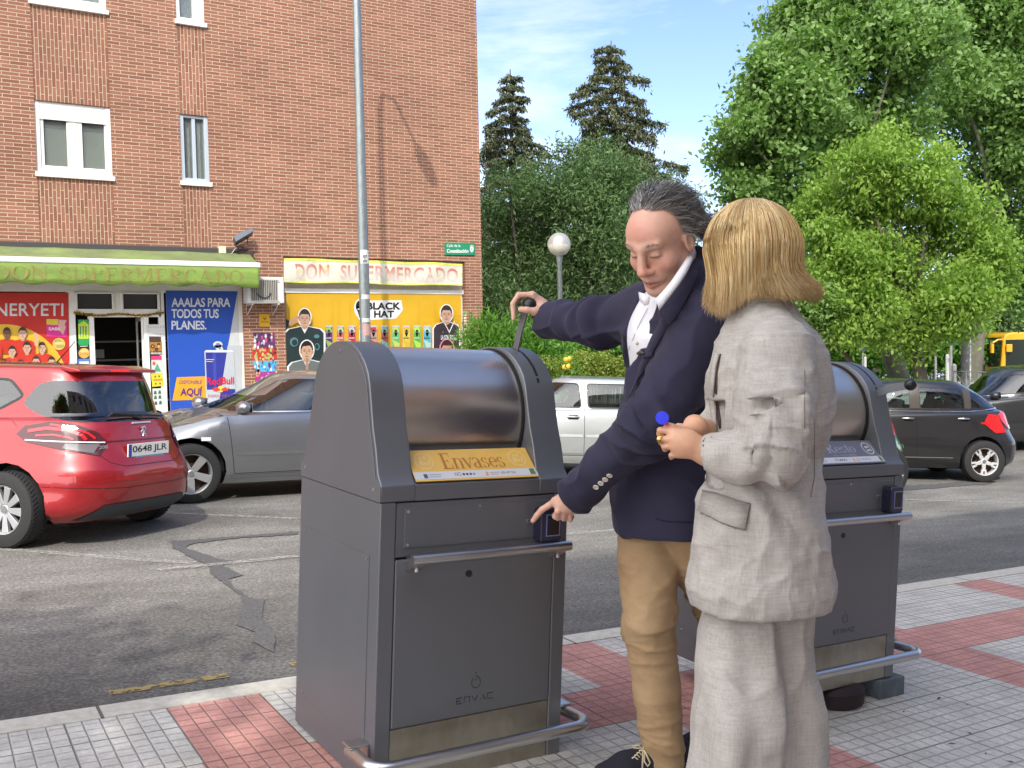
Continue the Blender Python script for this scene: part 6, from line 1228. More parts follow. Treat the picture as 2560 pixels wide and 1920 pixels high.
def shrub(name,label,blobs,d,lm,size,ncl,nl,crad,aspect,droop,seed,group,cat='shrub',flat=1.0,up=.35):
    rs=np.random.default_rng(seed); bl=[]
    for x,y,r in blobs: p=PD(x*1.1573,y*1.1573,d); bl.append((p.x,p.y,p.z,r*1.1573*d/FPX))
    c=Vector((np.mean([q[0] for q in bl]),np.mean([q[1] for q in bl]),0)); c.z=RZ(c.x,c.y)+.05; P,Cc=cloud(bl,ncl,nl,crad,rs,.3,flat,c.z); V,F=leaves(P-np.array(c),size,aspect,droop,rs,up)
    root=empty(name,c,(0,0,0),label,cat,group); npmesh('leaves',V,F,lm,root)
    b=MB()
    for i in rs.choice(len(Cc),min(30,len(Cc)),replace=False): q=Vector(Cc[i])-c; b.tube([(q.x*.6,q.y*.6,0),(q.x*.8,q.y*.8,q.z*.6),tuple(q)],[.02,.014,.006],5)
    b.build('stem',BARK,root,fix=False)
    return root
shrub('oleander_bush','bright green oleander with long narrow leaves beside the brick corner',[(1060,740,50),(1100,760,50),(1150,745,50),(1190,770,45),(1080,790,40)],18.5,LB,.15,420,30,.20,.2,-.9,41,'bushes behind the parked cars')
shrub('green_bush','round bright green bush right of the globe lamp post',[(1250,770,50),(1300,765,50),(1350,770,45),(1330,740,35),(1280,735,30)],19.5,LB,.09,520,34,.20,.6,.2,42,'bushes behind the parked cars')
for k in range(7):
    q=PD((1255+k*13)*1.1573,765*1.1573,19.2); top=PD((1262+k*14)*1.1573,(640+abs(k-3)*14)*1.1573,19.2)
    rs=np.random.default_rng(60+k); P=np.array([np.array(q.lerp(top,u))+rs.normal(size=3)*.03 for u in rs.random(60)]); V,F=leaves(P-np.array(q),.09,.4,-.2,rs); r_=empty('green_shoot',q,(0,0,0),['first','second','third','fourth','fifth','sixth','seventh'][k]+' from the left of the tall leafy shoots rising beside the lamp post','shoot','tall shoots behind the bushes'); npmesh('leaves',V,F,LB,r_); b=MB(); d_=top-q; b.tube([(0,0,-.8),tuple(d_*.5),tuple(d_)],[.012,.01,.004],5); b.build('stem',mat('stem_green',(.15,.2,.06),.7),r_,fix=False)
shrub('clipped_hedge','clipped yellow green hedge behind the silver car',[(1190,805,28),(1225,800,28),(1260,800,30),(1300,800,30),(1340,800,30),(1380,800,30),(1420,800,30)],17.2,LH,.05,900,40,.10,.6,.1,43,'bushes behind the parked cars','hedge')
fl=PD(1417,897,16.2); rs=np.random.default_rng(77); r_=empty('rose_bush',(fl.x,fl.y,RZ(fl.x,fl.y)+.15),(0,0,0),'small rose bush with two yellow blooms by the lamp post','shrub'); V,F=leaves(rs.normal(size=(500,3))*np.array([.18,.18,.3])+np.array([0,0,fl.z-r_.location.z-.35]),.06,.6,.2,rs); npmesh('leaves',V,F,LB,r_)
for dz in(.0,-.13): b=MB(); [b.sphere((rs.normal()*.02,rs.normal()*.02,fl.z-r_.location.z+dz+rs.normal()*.015),.045,8) for _ in range(5)]; b.build('bloom',mat('yellow_petal',(.75,.5,.05),.6),r_)
# distant greenery
for k,(bl,d,lab) in enumerate([([(1650,700,90),(1560,690,90),(1480,700,90)],52,'distant green tree seen left of the tree trunks'),([(1780,740,60),(1850,745,55),(1900,760,45)],50,'low bright bush behind the thin trunk'),([(1975,750,45),(2020,745,50),(2070,740,50)],55,'low bright bush between the two thick trunks and the post'),([(2120,730,70),(2200,700,90),(2150,650,80)],58,'dark distant tree behind the yellow bus'),([(2050,650,90),(1960,660,90),(1860,650,90),(1760,640,100)],60,'distant tree glimpsed under the lime green crown'),([(2260,640,120),(2330,700,100)],60,'distant tree beyond the right photo edge'),([(1300,650,120),(1180,640,120),(1080,640,120),(1420,660,110)],45,'distant tree mass behind the willows')]):
    shrub('distant_tree',lab,bl,d,LW if k in(3,4,6) else LB,.30,420,30,.6,.6,.2,80+k,'distant trees beyond the square','tree')
cy=PD(2442,940,50); r_=empty('cypress_tree',(cy.x,cy.y,RZ(cy.x,cy.y)),(0,0,0),'slim dark cypress standing left of the yellow bus','tree'); rs=np.random.default_rng(91); z=rs.random(5000)*2.9; a=rs.random(5000)*6.28; rr=.42*np.minimum(1,(2.95-z)*.6)*rs.uniform(.6,1,5000); V,F=leaves(np.c_[rr*np.cos(a),rr*np.sin(a),z+.1],.14,.5,-.8,rs); npmesh('crown',V,F,LC,r_); b=MB(); b.cyl((0,0,0),(0,0,2.6),.07,.02,8); b.build('trunk',BARK,r_)
# posts and signs under the trees
def post(label,px,y0,y1,d,r,mt,name='post',cat='post'):
    p=PD(px,y1,d); q=PD(px,y0,d); z=RZ(p.x,p.y)+.1; o=MB().cyl((0,0,0),(0,0,q.z-z),r,n=12).sphere((0,0,q.z-z),r*1.05,10).build(name,mt,None,sm_=50); o.location=(p.x,p.y,z); return tag(o,label,cat)
PW=mat('post_white',(.6,.6,.57),.5); PG=mat('post_grey',(.28,.28,.27),.6,var=.2,vscale=6)
post('white post standing between the thick trunk and the green sign',2369,890,947,44,.09,PW); post('thin dark pole left of the white post',2339,885,960,40,.045,PG); post('short grey bollard post right of the green sign pole',2385,915,962,36,.09,PG,'bollard','bollard'); post('thick concrete column left of the yellow bus',2413,840,965,34,.15,mat('concrete_column',(.2,.2,.19),.8,var=.2,vscale=4),'column','column'); post('slim pale lamppost just right of the concrete column',2423,790,965,34,.06,PW,'pole','pole'); post('thin white post left of the slim trunk',2163,895,945,42,.06,PW)
p=PD(2377,962,38); sg=empty('street_sign',(p.x,p.y,RZ(p.x,p.y)+.1),(0,0,0),'pole with small green direction signs among the leaves','sign'); h=PD(2377,838,38).z-sg.location.z
MB().cyl((0,0,0),(0,0,h+.05),.055,n=10).build('pole',PG,sg)
sgr=mat('sign_green',(.01,.13,.07),.5)
for k in range(2):
    b=MB(); b.box((-.20,-.07,h-.10-.18*k),(.46,.02,.14),0); s_=b.build('panel',sgr,sg); text(['Castilla','Centro'][k],'lettering',ink((.5,.7,.65)),lambda u,v:(-.40+.34*u,-.082,h-.145-.18*k+.08*v),s_,.02)
MB().box((.18,-.02,h-.33),(.36,.02,.12),R(-35)).build('side_panel',sgr,sg)
p=PD(2157,945,45); o=empty('road_sign',(p.x,p.y,RZ(p.x,p.y)+.1),(0,0,0),'small round blue arrow sign among the lime green leaves','sign'); h=PD(2157,868,45).z-o.location.z; rz=math.atan2(p.y,p.x)+math.pi/2
b=MB(); b.cyl((0,.0,0),(0,.0,h),.03,n=8); b.build('pole',PG,o); b=MB(); b.cyl((0,-.05,h),(0,-.03,h),.20,n=24); k_=b.build('disc',mat('sign_blue',(.01,.04,.32),.4),o,sm_=40); b=MB(); b.poly([(-.12,-.052,h-.02),(.02,-.052,h-.02),(.02,-.052,h-.08),(.14,-.052,h+.01),(.02,-.052,h+.1),(.02,-.052,h+.04),(-.12,-.052,h+.04)]); b.build('arrow',ink((.8,.8,.8)),k_)
p=PD(2432,945,46); o=MB().box((0,0,1.15),(.5,.12,1.5)).box((0,0,.25),(.1,.1,.5)).build('information_panel',mat('panel_blue',(.02,.05,.16),.5),None,bev=.01); o.location=(p.x,p.y,RZ(p.x,p.y)+.1); o.rotation_euler=(0,0,R(-32)); tag(o,'dark blue information panel behind the railing near the bus','panel')
# railing by the bus
a=PD(2385,955,32); b_=PD(2478,959,30.5); z=RZ(a.x,a.y)+.1; d_=Vector((b_.x-a.x,b_.y-a.y,0)); rl=empty('railing',(a.x,a.y,z),(0,0,0),'grey metal pedestrian railing with crossed bars in front of the bus','railing')
b=MB(); n=3
for k in range(n+1): q=d_*k/n; b.cyl((q.x,q.y,0),(q.x,q.y,.62),.02,n=8)
b.build('post',PG,rl); b=MB(); b.tube([(0,0,.6),tuple(d_+Vector((0,0,.6)))],.018,8).tube([(0,0,.08),tuple(d_+Vector((0,0,.08)))],.015,8)
for k in range(n): q0,q1=d_*k/n,d_*(k+1)/n; b.tube([tuple(q0+Vector((0,0,.1))),tuple(q1+Vector((0,0,.6)))],.01,6).tube([tuple(q0+Vector((0,0,.6))),tuple(q1+Vector((0,0,.1)))],.01,6)
b.build('rail',PG,rl)
p=PD(2425,969,25); q=PD(2620,975,25); o=MB().tube([(0,0,0),tuple(q-p)],[(.07,.14),(.07,.14)],4).build('road_barrier',mat('barrier_dark',(.06,.055,.065),.6),None); o.location=p; tag(o,'long dark low barrier running under the yellow bus','barrier')
b=MB(); dd=(q-p)
for k in range(4): v=p+dd*(k/3.); b.cyl((v.x-p.x,v.y-p.y,RZ(v.x,v.y)+.1-p.z),(v.x-p.x,v.y-p.y,v.z-p.z),.05,n=8)
b.build('barrier_post',MATS['barrier_dark'],o)
# tape and small far bits
p=PD(2183,921,33); q=PD(2203,926,33); o=MB().tube([(0,0,0),tuple((q-p)*.5+Vector((0,0,-.04))),tuple(q-p)],[(.004,.05)]*3,4).build('barrier_tape',ink((.7,.55,.5)),None); o.location=p; tag(o,'red and white barrier tape tied at the slim trunk','tape')
# the block of flats and trees behind the camera that throw the shade over the pavement
shb=mat('behind_render',(.48,.42,.34),.9,var=.1,vscale=1)
o=MB().bx(-3.55,46,-16,-5.2,-3,11.5).build('apartment_block',shb,None); tag(o,'cream apartment block on the near side of the street behind the camera','building')
b=MB()
for i in range(15):
    for j in range(4): b.bx(-1+i*3,.3+i*3,-5.21,-5.17,.8+j*2.8,2.2+j*2.8)
b.build('window',GL,o)
def backtree(label,x,y,bl,seed,ncl=700):
    rs=np.random.default_rng(seed); z=G(x,y); r_=empty('street_tree',(x,y,z),(0,0,0),label,'tree','trees behind the camera'); P,Cc=cloud(bl,ncl,30,.4,rs,.2); V,F=leaves(P,.22,.7,.3,rs); npmesh('crown',V,F,LP_,r_)
    b=MB(); b.tube([(0,0,-.1),(0,0,2),(.1,0,4)],[.2,.17,.12],10); limbs(b,Vector((.1,0,4)),[q[:3] for q in bl],.08,rs); b.build('trunk',BARKP,r_,sm_=60,fix=False)
backtree('leafy street tree behind the camera on the left',-4.0,-3.2,[(0,0,6.4,1.25),(-1.6,.2,6.2,1.4),(-.6,.8,7.2,1.1),(-3.0,0,6.5,1.4)],101,900)
# ================================================================== people: smooth-blended solid shapes turned into one skin
class Solid:
    def __init__(s,lo,hi,h):
        s.lo=np.array(lo,float); s.h=h; s.n=np.ceil((np.array(hi)-s.lo)/h).astype(int)+1; s.F=np.full(s.n,.5,np.float32)
    def _box(s,lo,hi,pad):
        a=np.clip(np.floor((np.array(lo)-pad-s.lo)/s.h).astype(int),0,s.n-1); b=np.clip(np.ceil((np.array(hi)+pad-s.lo)/s.h).astype(int)+1,1,s.n)
        X=[(s.lo[i]+np.arange(a[i],b[i])*s.h).astype(np.float32) for i in range(3)]; return tuple(slice(a[i],b[i]) for i in range(3)),X[0][:,None,None],X[1][None,:,None],X[2][None,None,:]
    def mix(s,sl,D,k,sub=False):
        A=s.F[sl]
        if sub: D=-D; m=np.maximum(A,D); 
        if k>0:
            hh=np.clip(k-np.abs(A-D),0,None)/k; q=hh*hh*k*.25; A[...]=(np.maximum(A,D)+q) if sub else (np.minimum(A,D)-q)
        else: A[...]=np.maximum(A,D) if sub else np.minimum(A,D)
    def cap(s,a,b,ra,rb=None,k=.015,sub=False,flat=None,fs=1.0):
        a=np.array(a,float);b=np.array(b,float); rb=ra if rb is None else rb; R_=max(ra,rb)*max(1,fs if flat is not None else 1)
        sl,X,Y,Z=s._box(np.minimum(a,b)-R_,np.maximum(a,b)+R_,k+.02); x,y,z=X-a[0],Y-a[1],Z-a[2]; d=b-a; 
        t=np.clip((x*d[0]+y*d[1]+z*d[2])/(d@d+1e-12),0,1); x=x-d[0]*t;y=y-d[1]*t;z=z-d[2]*t
        if flat is not None:
            f=np.array(flat,float); f/=np.linalg.norm(f); q=(x*f[0]+y*f[1]+z*f[2])*(1/fs-1); x=x+f[0]*q;y=y+f[1]*q;z=z+f[2]*q
        D=np.sqrt(x*x+y*y+z*z)-(ra+(rb-ra)*t); 
        if flat is not None and fs<1: D=D*(.5+.5*fs)
        s.mix(sl,D.astype(np.float32),k,sub)
    def chain(s,pts,rs,k=.015,**kw):
        for i in range(len(pts)-1): s.cap(pts[i],pts[i+1],rs[i],rs[i+1],k,**kw)
    def ell(s,c,r,M=None,k=.015,sub=False):
        c=np.array(c,float); r=np.array(r,float); R_=r.max(); sl,X,Y,Z=s._box(c-R_,c+R_,k+.02); x,y,z=X-c[0],Y-c[1],Z-c[2]
        if M is not None: x,y,z=[x*M[0,i]+y*M[1,i]+z*M[2,i] for i in range(3)]
        x,y,z=np.broadcast_arrays(x/r[0],y/r[1],z/r[2]); k0=np.sqrt(x*x+y*y+z*z)+1e-9; k1=np.sqrt((x/r[0])**2+(y/r[1])**2+(z/r[2])**2)+1e-9; s.mix(sl,(k0*(k0-1)/k1).astype(np.float32),k,sub)
    def slab(s,p,n,k=.0,lo=None,hi=None):            # cut away everything beyond the plane
        p=np.array(p,float); n=np.array(n,float); n/=np.linalg.norm(n); lo=s.lo if lo is None else lo; hi=s.lo+s.n*s.h if hi is None else hi
        sl,X,Y,Z=s._box(lo,hi,0); D=-((X-p[0])*n[0]+(Y-p[1])*n[1]+(Z-p[2])*n[2]); s.mix(sl,np.broadcast_to(D,s.F[sl].shape).astype(np.float32),k,True)
    def hit(s,px,py,d0=2.0,d1=3.4):              # depth at which the sight line through a photo pixel meets the solid
        t=np.arange(d0,d1,.002); q=np.array(CAM)[None]+np.array(ray(px,py))[None]*t[:,None]; i=np.round((q-s.lo)/s.h).astype(int); ok=((i>=0)&(i<s.n)).all(1); i=np.clip(i,0,s.n-1)
        f=np.where(ok,s.F[i[:,0],i[:,1],i[:,2]],1); k=np.argmax(f<0); return t[k] if f[k]<0 else None
    def mesh(s):
        F=s.F; I=F<0; c=I[:-1,:-1,:-1].astype(np.int8)
        cnt=np.zeros(np.array(F.shape)-1,np.int8)
        for dx in(0,1):
            for dy in(0,1):
                for dz in(0,1): cnt+=I[dx:F.shape[0]-1+dx,dy:F.shape[1]-1+dy,dz:F.shape[2]-1+dz]
        act=(cnt>0)&(cnt<8); ids=np.full(act.shape,-1,np.int32); A=np.argwhere(act); ids[act]=np.arange(len(A)); P=np.zeros((len(A),3)); W=np.zeros(len(A))
        cs=[(0,0,0),(1,0,0),(0,1,0),(1,1,0),(0,0,1),(1,0,1),(0,1,1),(1,1,1)]
        val=[F[A[:,0]+o[0],A[:,1]+o[1],A[:,2]+o[2]] for o in cs]
        for i,a in enumerate(cs):
            for j,b in enumerate(cs):
                if j<=i or sum(abs(a[q]-b[q]) for q in range(3))!=1: continue
                m_=(val[i]<0)!=(val[j]<0); t=val[i][m_]/(val[i][m_]-val[j][m_]); P[m_]+=np.array(a)+(np.array(b)-np.array(a))*t[:,None]; W[m_]+=1
        V=s.lo+(A+P/W[:,None])*s.h; Q=[]
        for ax in range(3):
            o=[0,0,0];o[ax]=1; n_=F.shape; sl0=tuple(slice(0,n_[i]-o[i]) for i in range(3)); sl1=tuple(slice(o[i],n_[i]) for i in range(3))
            ch=I[sl0]!=I[sl1]; E=np.argwhere(ch); u,v=[(1,2),(2,0),(0,1)][ax]; E=E[(E[:,u]>0)&(E[:,v]>0)&(E[:,u]<n_[u]-1)&(E[:,v]<n_[v]-1)]
            if not len(E): continue
            fl=I[E[:,0],E[:,1],E[:,2]]; du=np.zeros(3,int);du[u]=1; dv=np.zeros(3,int);dv[v]=1
            g=lambda K: ids[K[:,0],K[:,1],K[:,2]]
            q=np.stack([g(E-du-dv),g(E-dv),g(E),g(E-du)],1); q[~fl]=q[~fl][:,::-1]; Q.append(q)
        Q=np.concatenate(Q); Q=Q[(Q>=0).all(1)]; return V,Q
_H=np.random.default_rng(5).random((32,32,32)).astype(np.float32)
def vn(P):                                           # value noise, vectorised
    P=np.asarray(P); i=np.floor(P).astype(int); f=P-i; f=f*f*(3-2*f); r=0
    for dx in(0,1):
        for dy in(0,1):
            for dz in(0,1): r=r+_H[(i[:,0]+dx)%32,(i[:,1]+dy)%32,(i[:,2]+dz)%32]*(f[:,0] if dx else 1-f[:,0])*(f[:,1] if dy else 1-f[:,1])*(f[:,2] if dz else 1-f[:,2])
    return r*2-1
def vnorm(V,Q):
    n=np.cross(V[Q[:,2]]-V[Q[:,0]],V[Q[:,3]]-V[Q[:,1]]); N_=np.zeros_like(V)
    for i in range(4): np.add.at(N_,Q[:,i],n)
    return N_/(np.linalg.norm(N_,axis=1)[:,None]+1e-12)
def relax(V,Q,it=2,lam=.5):
    for _ in range(it):
        S=np.zeros_like(V); C=np.zeros(len(V))
        for i in range(4):
            for j in(1,3): np.add.at(S,Q[:,i],V[Q[:,(i+j)%4]]); np.add.at(C,Q[:,i],1)
        V=V+lam*(S/np.maximum(C,1)[:,None]-V)
    return V
A3=lambda v: np.array([v[0],v[1],v[2]],float)
def cdir(x,y,z):                                     # direction given as seen: x right, y up, z towards the camera (level axes)
    fh=Vector((fw.x,fw.y,0)).normalized(); rh=Vector((fh.y,-fh.x,0)); return (rh*x+Vector((0,0,1))*y-fh*z).normalized()
def frame(f,u,roll=0):                               # columns: person's left, forward, up
    f=f.normalized(); u=(u-f*u.dot(f)).normalized(); u=Matrix.Rotation(roll,3,f)@u; l=u.cross(f)*-1; l=f.cross(u)*-1; return np.array([A3(l),A3(f),A3(u)]).T
def solidobj(S,name,mt,parent,it=1,disp=None,attr=None,org=None):
    V,Q=S.mesh(); V=relax(V,Q,it)
    if disp is not None: Nn=vnorm(V,Q); V=V+Nn*disp(V,Nn)[:,None]
    o=npmesh(name,V-org,Q,mt,parent,True)
    if attr is not None:
        c=o.data.color_attributes.new('tint','FLOAT_COLOR','POINT'); a=np.ones((len(V),4),np.float32); a[:,:3]=attr(V); c.data.foreach_set('color',a.ravel())
    return o
# ---- materials
q=NB('skin'); n=q.noise(q.coord(),45,4,.6); n2=q.noise(q.coord(),11,4); at=N(q.nt,'ShaderNodeVertexColor',layer_name='tint'); c=q.mix(1,at.outputs[0],q.mix(.5,q.ramp(n,[(.3,.88),(.7,1.06)]),q.ramp(n2,[(.35,(.95,.9,.88)),(.65,(1.04,1.02,1.0))])),'MULTIPLY')
q.out(c,.44,n,.5,.002); q.b.inputs['Subsurface Weight'].default_value=.12; q.b.inputs['Subsurface Radius'].default_value=(.01,.004,.002); q.b.inputs['Subsurface Scale'].default_value=1
def cloth(name,c1,c2,weave=420,wv=.35,rough=.85,slub=0,bump=.25,sheen=.0):
    q=NB(name); a=q.noise(q.coord(scale=(1,1,.12)),weave,2,.5); b_=q.noise(q.coord(scale=(.12,.12,1)),weave,2,.5); w=q.m('MULTIPLY',q.m('ADD',a,b_),.5)
    n=q.noise(q.coord(),6,5,.65); f=q.m('ADD',q.m('MULTIPLY',w,wv),q.m('MULTIPLY',n,1-wv))
    if slub: s1=q.noise(q.coord(scale=(1,1,.06)),slub,3,.6); s2=q.noise(q.coord(scale=(.08,.08,1)),slub,3,.6); f=q.m('ADD',q.m('MULTIPLY',f,.45),q.m('MULTIPLY',q.m('ADD',s1,s2),.275))
    q.out(q.ramp(f,[((.30,c1) if slub else (.38,c1)),((.70,c2) if slub else (.62,c2))]),rough,q.m('ADD',w,q.m('MULTIPLY',n,.6)),bump,.0015); q.b.inputs['Sheen Weight'].default_value=sheen; return q.M
NAVY=cloth('navy_wool',(.012,.011,.031),(.022,.019,.050),500,.3,.85,0,.3,.05); KHA=cloth('khaki_cotton',(.30,.19,.095),(.39,.265,.145),600,.3,.85,0,.25); SHW=cloth('white_shirt_cotton',(.66,.66,.70),(.76,.76,.79),500,.3,.8)
LIN=cloth('grey_linen',(.245,.225,.20),(.53,.50,.465),420,.25,.9,230,.3)
BTN=mat('button_shell',(.62,.58,.5),.3,coat=.4); SUE=mat('navy_suede',(.012,.012,.02),.95,var=.3,vscale=60); LACE=mat('lace_cream',(.55,.46,.3),.8); SOLE=mat('shoe_sole',(.02,.018,.016),.8)
def hairmats(nm,cols,rough=.35):
    o=[]
    for i,c in enumerate(cols): m_=mat('%s_%d'%(nm,i),c,rough,spec=.6); m_.node_tree.nodes['Principled BSDF'].inputs['Anisotropic'].default_value=.6; o.append(m_)
    return o
def strands(name,paths,r,mats,parent,org,rs,sides=3,flat=1.0):
    """paths: (n,m,3) ; thin tapered tubes"""
    n,m_,_=paths.shape; T=np.gradient(paths,axis=1); T/=np.linalg.norm(T,axis=2)[...,None]+1e-9; a=np.cross(T,np.array([.3,.2,.93])); a/=np.linalg.norm(a,axis=2)[...,None]+1e-9; b=np.cross(T,a)
    prof=np.interp(np.linspace(0,1,m_),[0,.1,.7,1],[.6,1,.9,.15])[None,:,None]*r*rs.uniform(.6,1.4,(n,1,1)); V=np.stack([paths+(a*math.cos(2*math.pi*k/sides)+b*math.sin(2*math.pi*k/sides)*flat)*prof for k in range(sides)],2).reshape(-1,3)
    base=(np.arange(n)*m_*sides)[:,None,None]+(np.arange(m_-1)*sides)[None,:,None]; k=np.arange(sides)[None,None,:]; k2=(k+1)%sides; F=np.stack([base+k,base+k2,base+sides+k2,base+sides+k],-1).reshape(-1,4)
    o=npmesh(name,V-org,F,mats,parent,True); mi=np.repeat(rs.choice(len(mats),n,p=None),(m_-1)*sides).astype(np.int32); o.data.polygons.foreach_set('material_index',mi); return o
def head_sdf(S,c,M,s,k=1,sex='m'):
    W=lambda x,y,z: np.array(c)+M@(np.array([x,y,z])*s)
    S.ell(W(0,-.014,.036),np.array([.076,.096,.086])*s,M,.02); S.ell(W(0,.040,.045),np.array([.062,.048,.052])*s,M,.02); S.ell(W(0,.030,-.042),np.array([.062 if sex=='m' else .056,.062,.076])*s,M,.025)
    if sex=='m': S.ell(W(0,.035,-.098),np.array([.042,.040,.022])*s,M,.03)
    for e in(1,-1):
        S.ell(W(.040*e,.058,-.022),np.array([.026,.026,.026])*s,M,.02); S.cap(W(.055*e,.0,-.055),W(.020*e,.070,-.098),.018*s,.016*s,.025); S.cap(W(.012*e,.086,.032),W(.044*e,.074,.033),.0115*s,.010*s,.012)
        S.ell(W(.032*e,.099,.010),np.array([.017,.014,.012])*s,M,.010,True); S.ell(W(.0315*e,.0755,.009),np.array([.0145,.0140,.0115])*s,M,.004); S.cap(W(.020*e,.0865,.0055),W(.043*e,.082,.0065),.0022*s,.0022*s,.002)
        S.cap(W(.018*e,.079,-.004),W(.040*e,.076,-.010),.006*s,.006*s,.008)
        S.ell(W(.0135*e,.101,-.031),np.array([.0085,.0105,.008])*s,M,.006); S.cap(W(.020*e,.094,-.030),W(.034*e,.080,-.060),.0035*s,.0035*s,.012); S.ell(W(.0065*e,.108,-.0385),np.array([.0035,.005,.003])*s,M,.003,True)
        S.ell(W(.078*e,-.006,-.004),np.array([.010,.019,.032])*s,M,.006); S.ell(W(.086*e,.0,.0),np.array([.006,.010,.018])*s,M,.004,True)
    S.cap(W(0,.090,.026),W(0,.110,-.020),.0095*s,.0125*s,.012); S.ell(W(0,.1135,-.0265),np.array([.0135,.0125,.011])*s,M,.008)
    S.ell(W(0,.078,-.098),np.array([.024,.018,.017])*s,M,.02); S.ell(W(0,.078,-.058),np.array([.030,.022,.024])*s,M,.015)
    S.cap(W(-.020,.092,-.0625),W(0,.098,-.0595),.0045*s,.0058*s,.005); S.cap(W(.020,.092,-.0625),W(0,.098,-.0595),.0045*s,.0058*s,.005); S.cap(W(-.017,.0915,-.0715),W(0,.0965,-.0735),.005*s,.0072*s,.005); S.cap(W(.017,.0915,-.0715),W(0,.0965,-.0735),.005*s,.0072*s,.005)
    S.cap(W(-.023,.0925,-.0665),W(0,.1045,-.0662),.0018*s,.0018*s,.003,sub=True); S.cap(W(.023,.0925,-.0665),W(0,.1045,-.0662),.0018*s,.0018*s,.003,sub=True)
    if sex=='m': S.cap(W(0,-.02,-.05),W(0,-.045,-.16),.052*s,.058*s,.03)
    else: S.cap(W(0,-.01,-.04),W(0,-.015,-.09),.048*s,.046*s,.03)
    return W
def head_tint(V,c,M,s,base,lip,red,brow):
    L_=(V-np.array(c))@M/s; x,y,z=L_[:,0],L_[:,1],L_[:,2]; C=np.tile(np.array(base),(len(V),1)); g=lambda cx,cy,cz,r: np.exp(-(((np.abs(x)-cx)/r[0])**2+((y-cy)/r[1])**2+((z-cz)/r[2])**2))
    def mixc(C,w,col): return C*(1-w[:,None])+np.array(col)*w[:,None]
    face=(y>.02)&(np.abs(z)<.16); f=face.astype(float)
    C=mixc(C,np.clip(.6*g(.045,.07,-.022,(.03,.05,.022))+.8*g(0,.11,-.025,(.02,.03,.016))+.7*g(0,.08,.075,(.05,.06,.03)),0,.75)*f,red)
    C=mixc(C,np.clip(1.3*g(0,.095,-.0665,(.021,.02,.0095)),0,.85)*f,lip); C=mixc(C,np.clip(.8*g(.030,.088,.038,(.018,.02,.0045)),0,.8)*f,brow); C=mixc(C,np.clip(1.2*g(.0315,.088,.0045,(.014,.012,.0022)),0,.9)*f,(.04,.02,.015)); C=mixc(C,np.clip(.45*g(.0315,.08,-.001,(.02,.02,.008))+.4*g(.0315,.085,.02,(.016,.02,.007)),0,.6)*f,[v*.62 for v in base]); C=mixc(C,np.clip(1.2*g(0,.1,-.0665,(.022,.02,.0016)),0,.85)*f,(.10,.02,.02)); return C
def finger(S,pts,r,k=.0025): S.chain(pts,[r*1.05,r,r*.92,r*.8][:len(pts)],k)
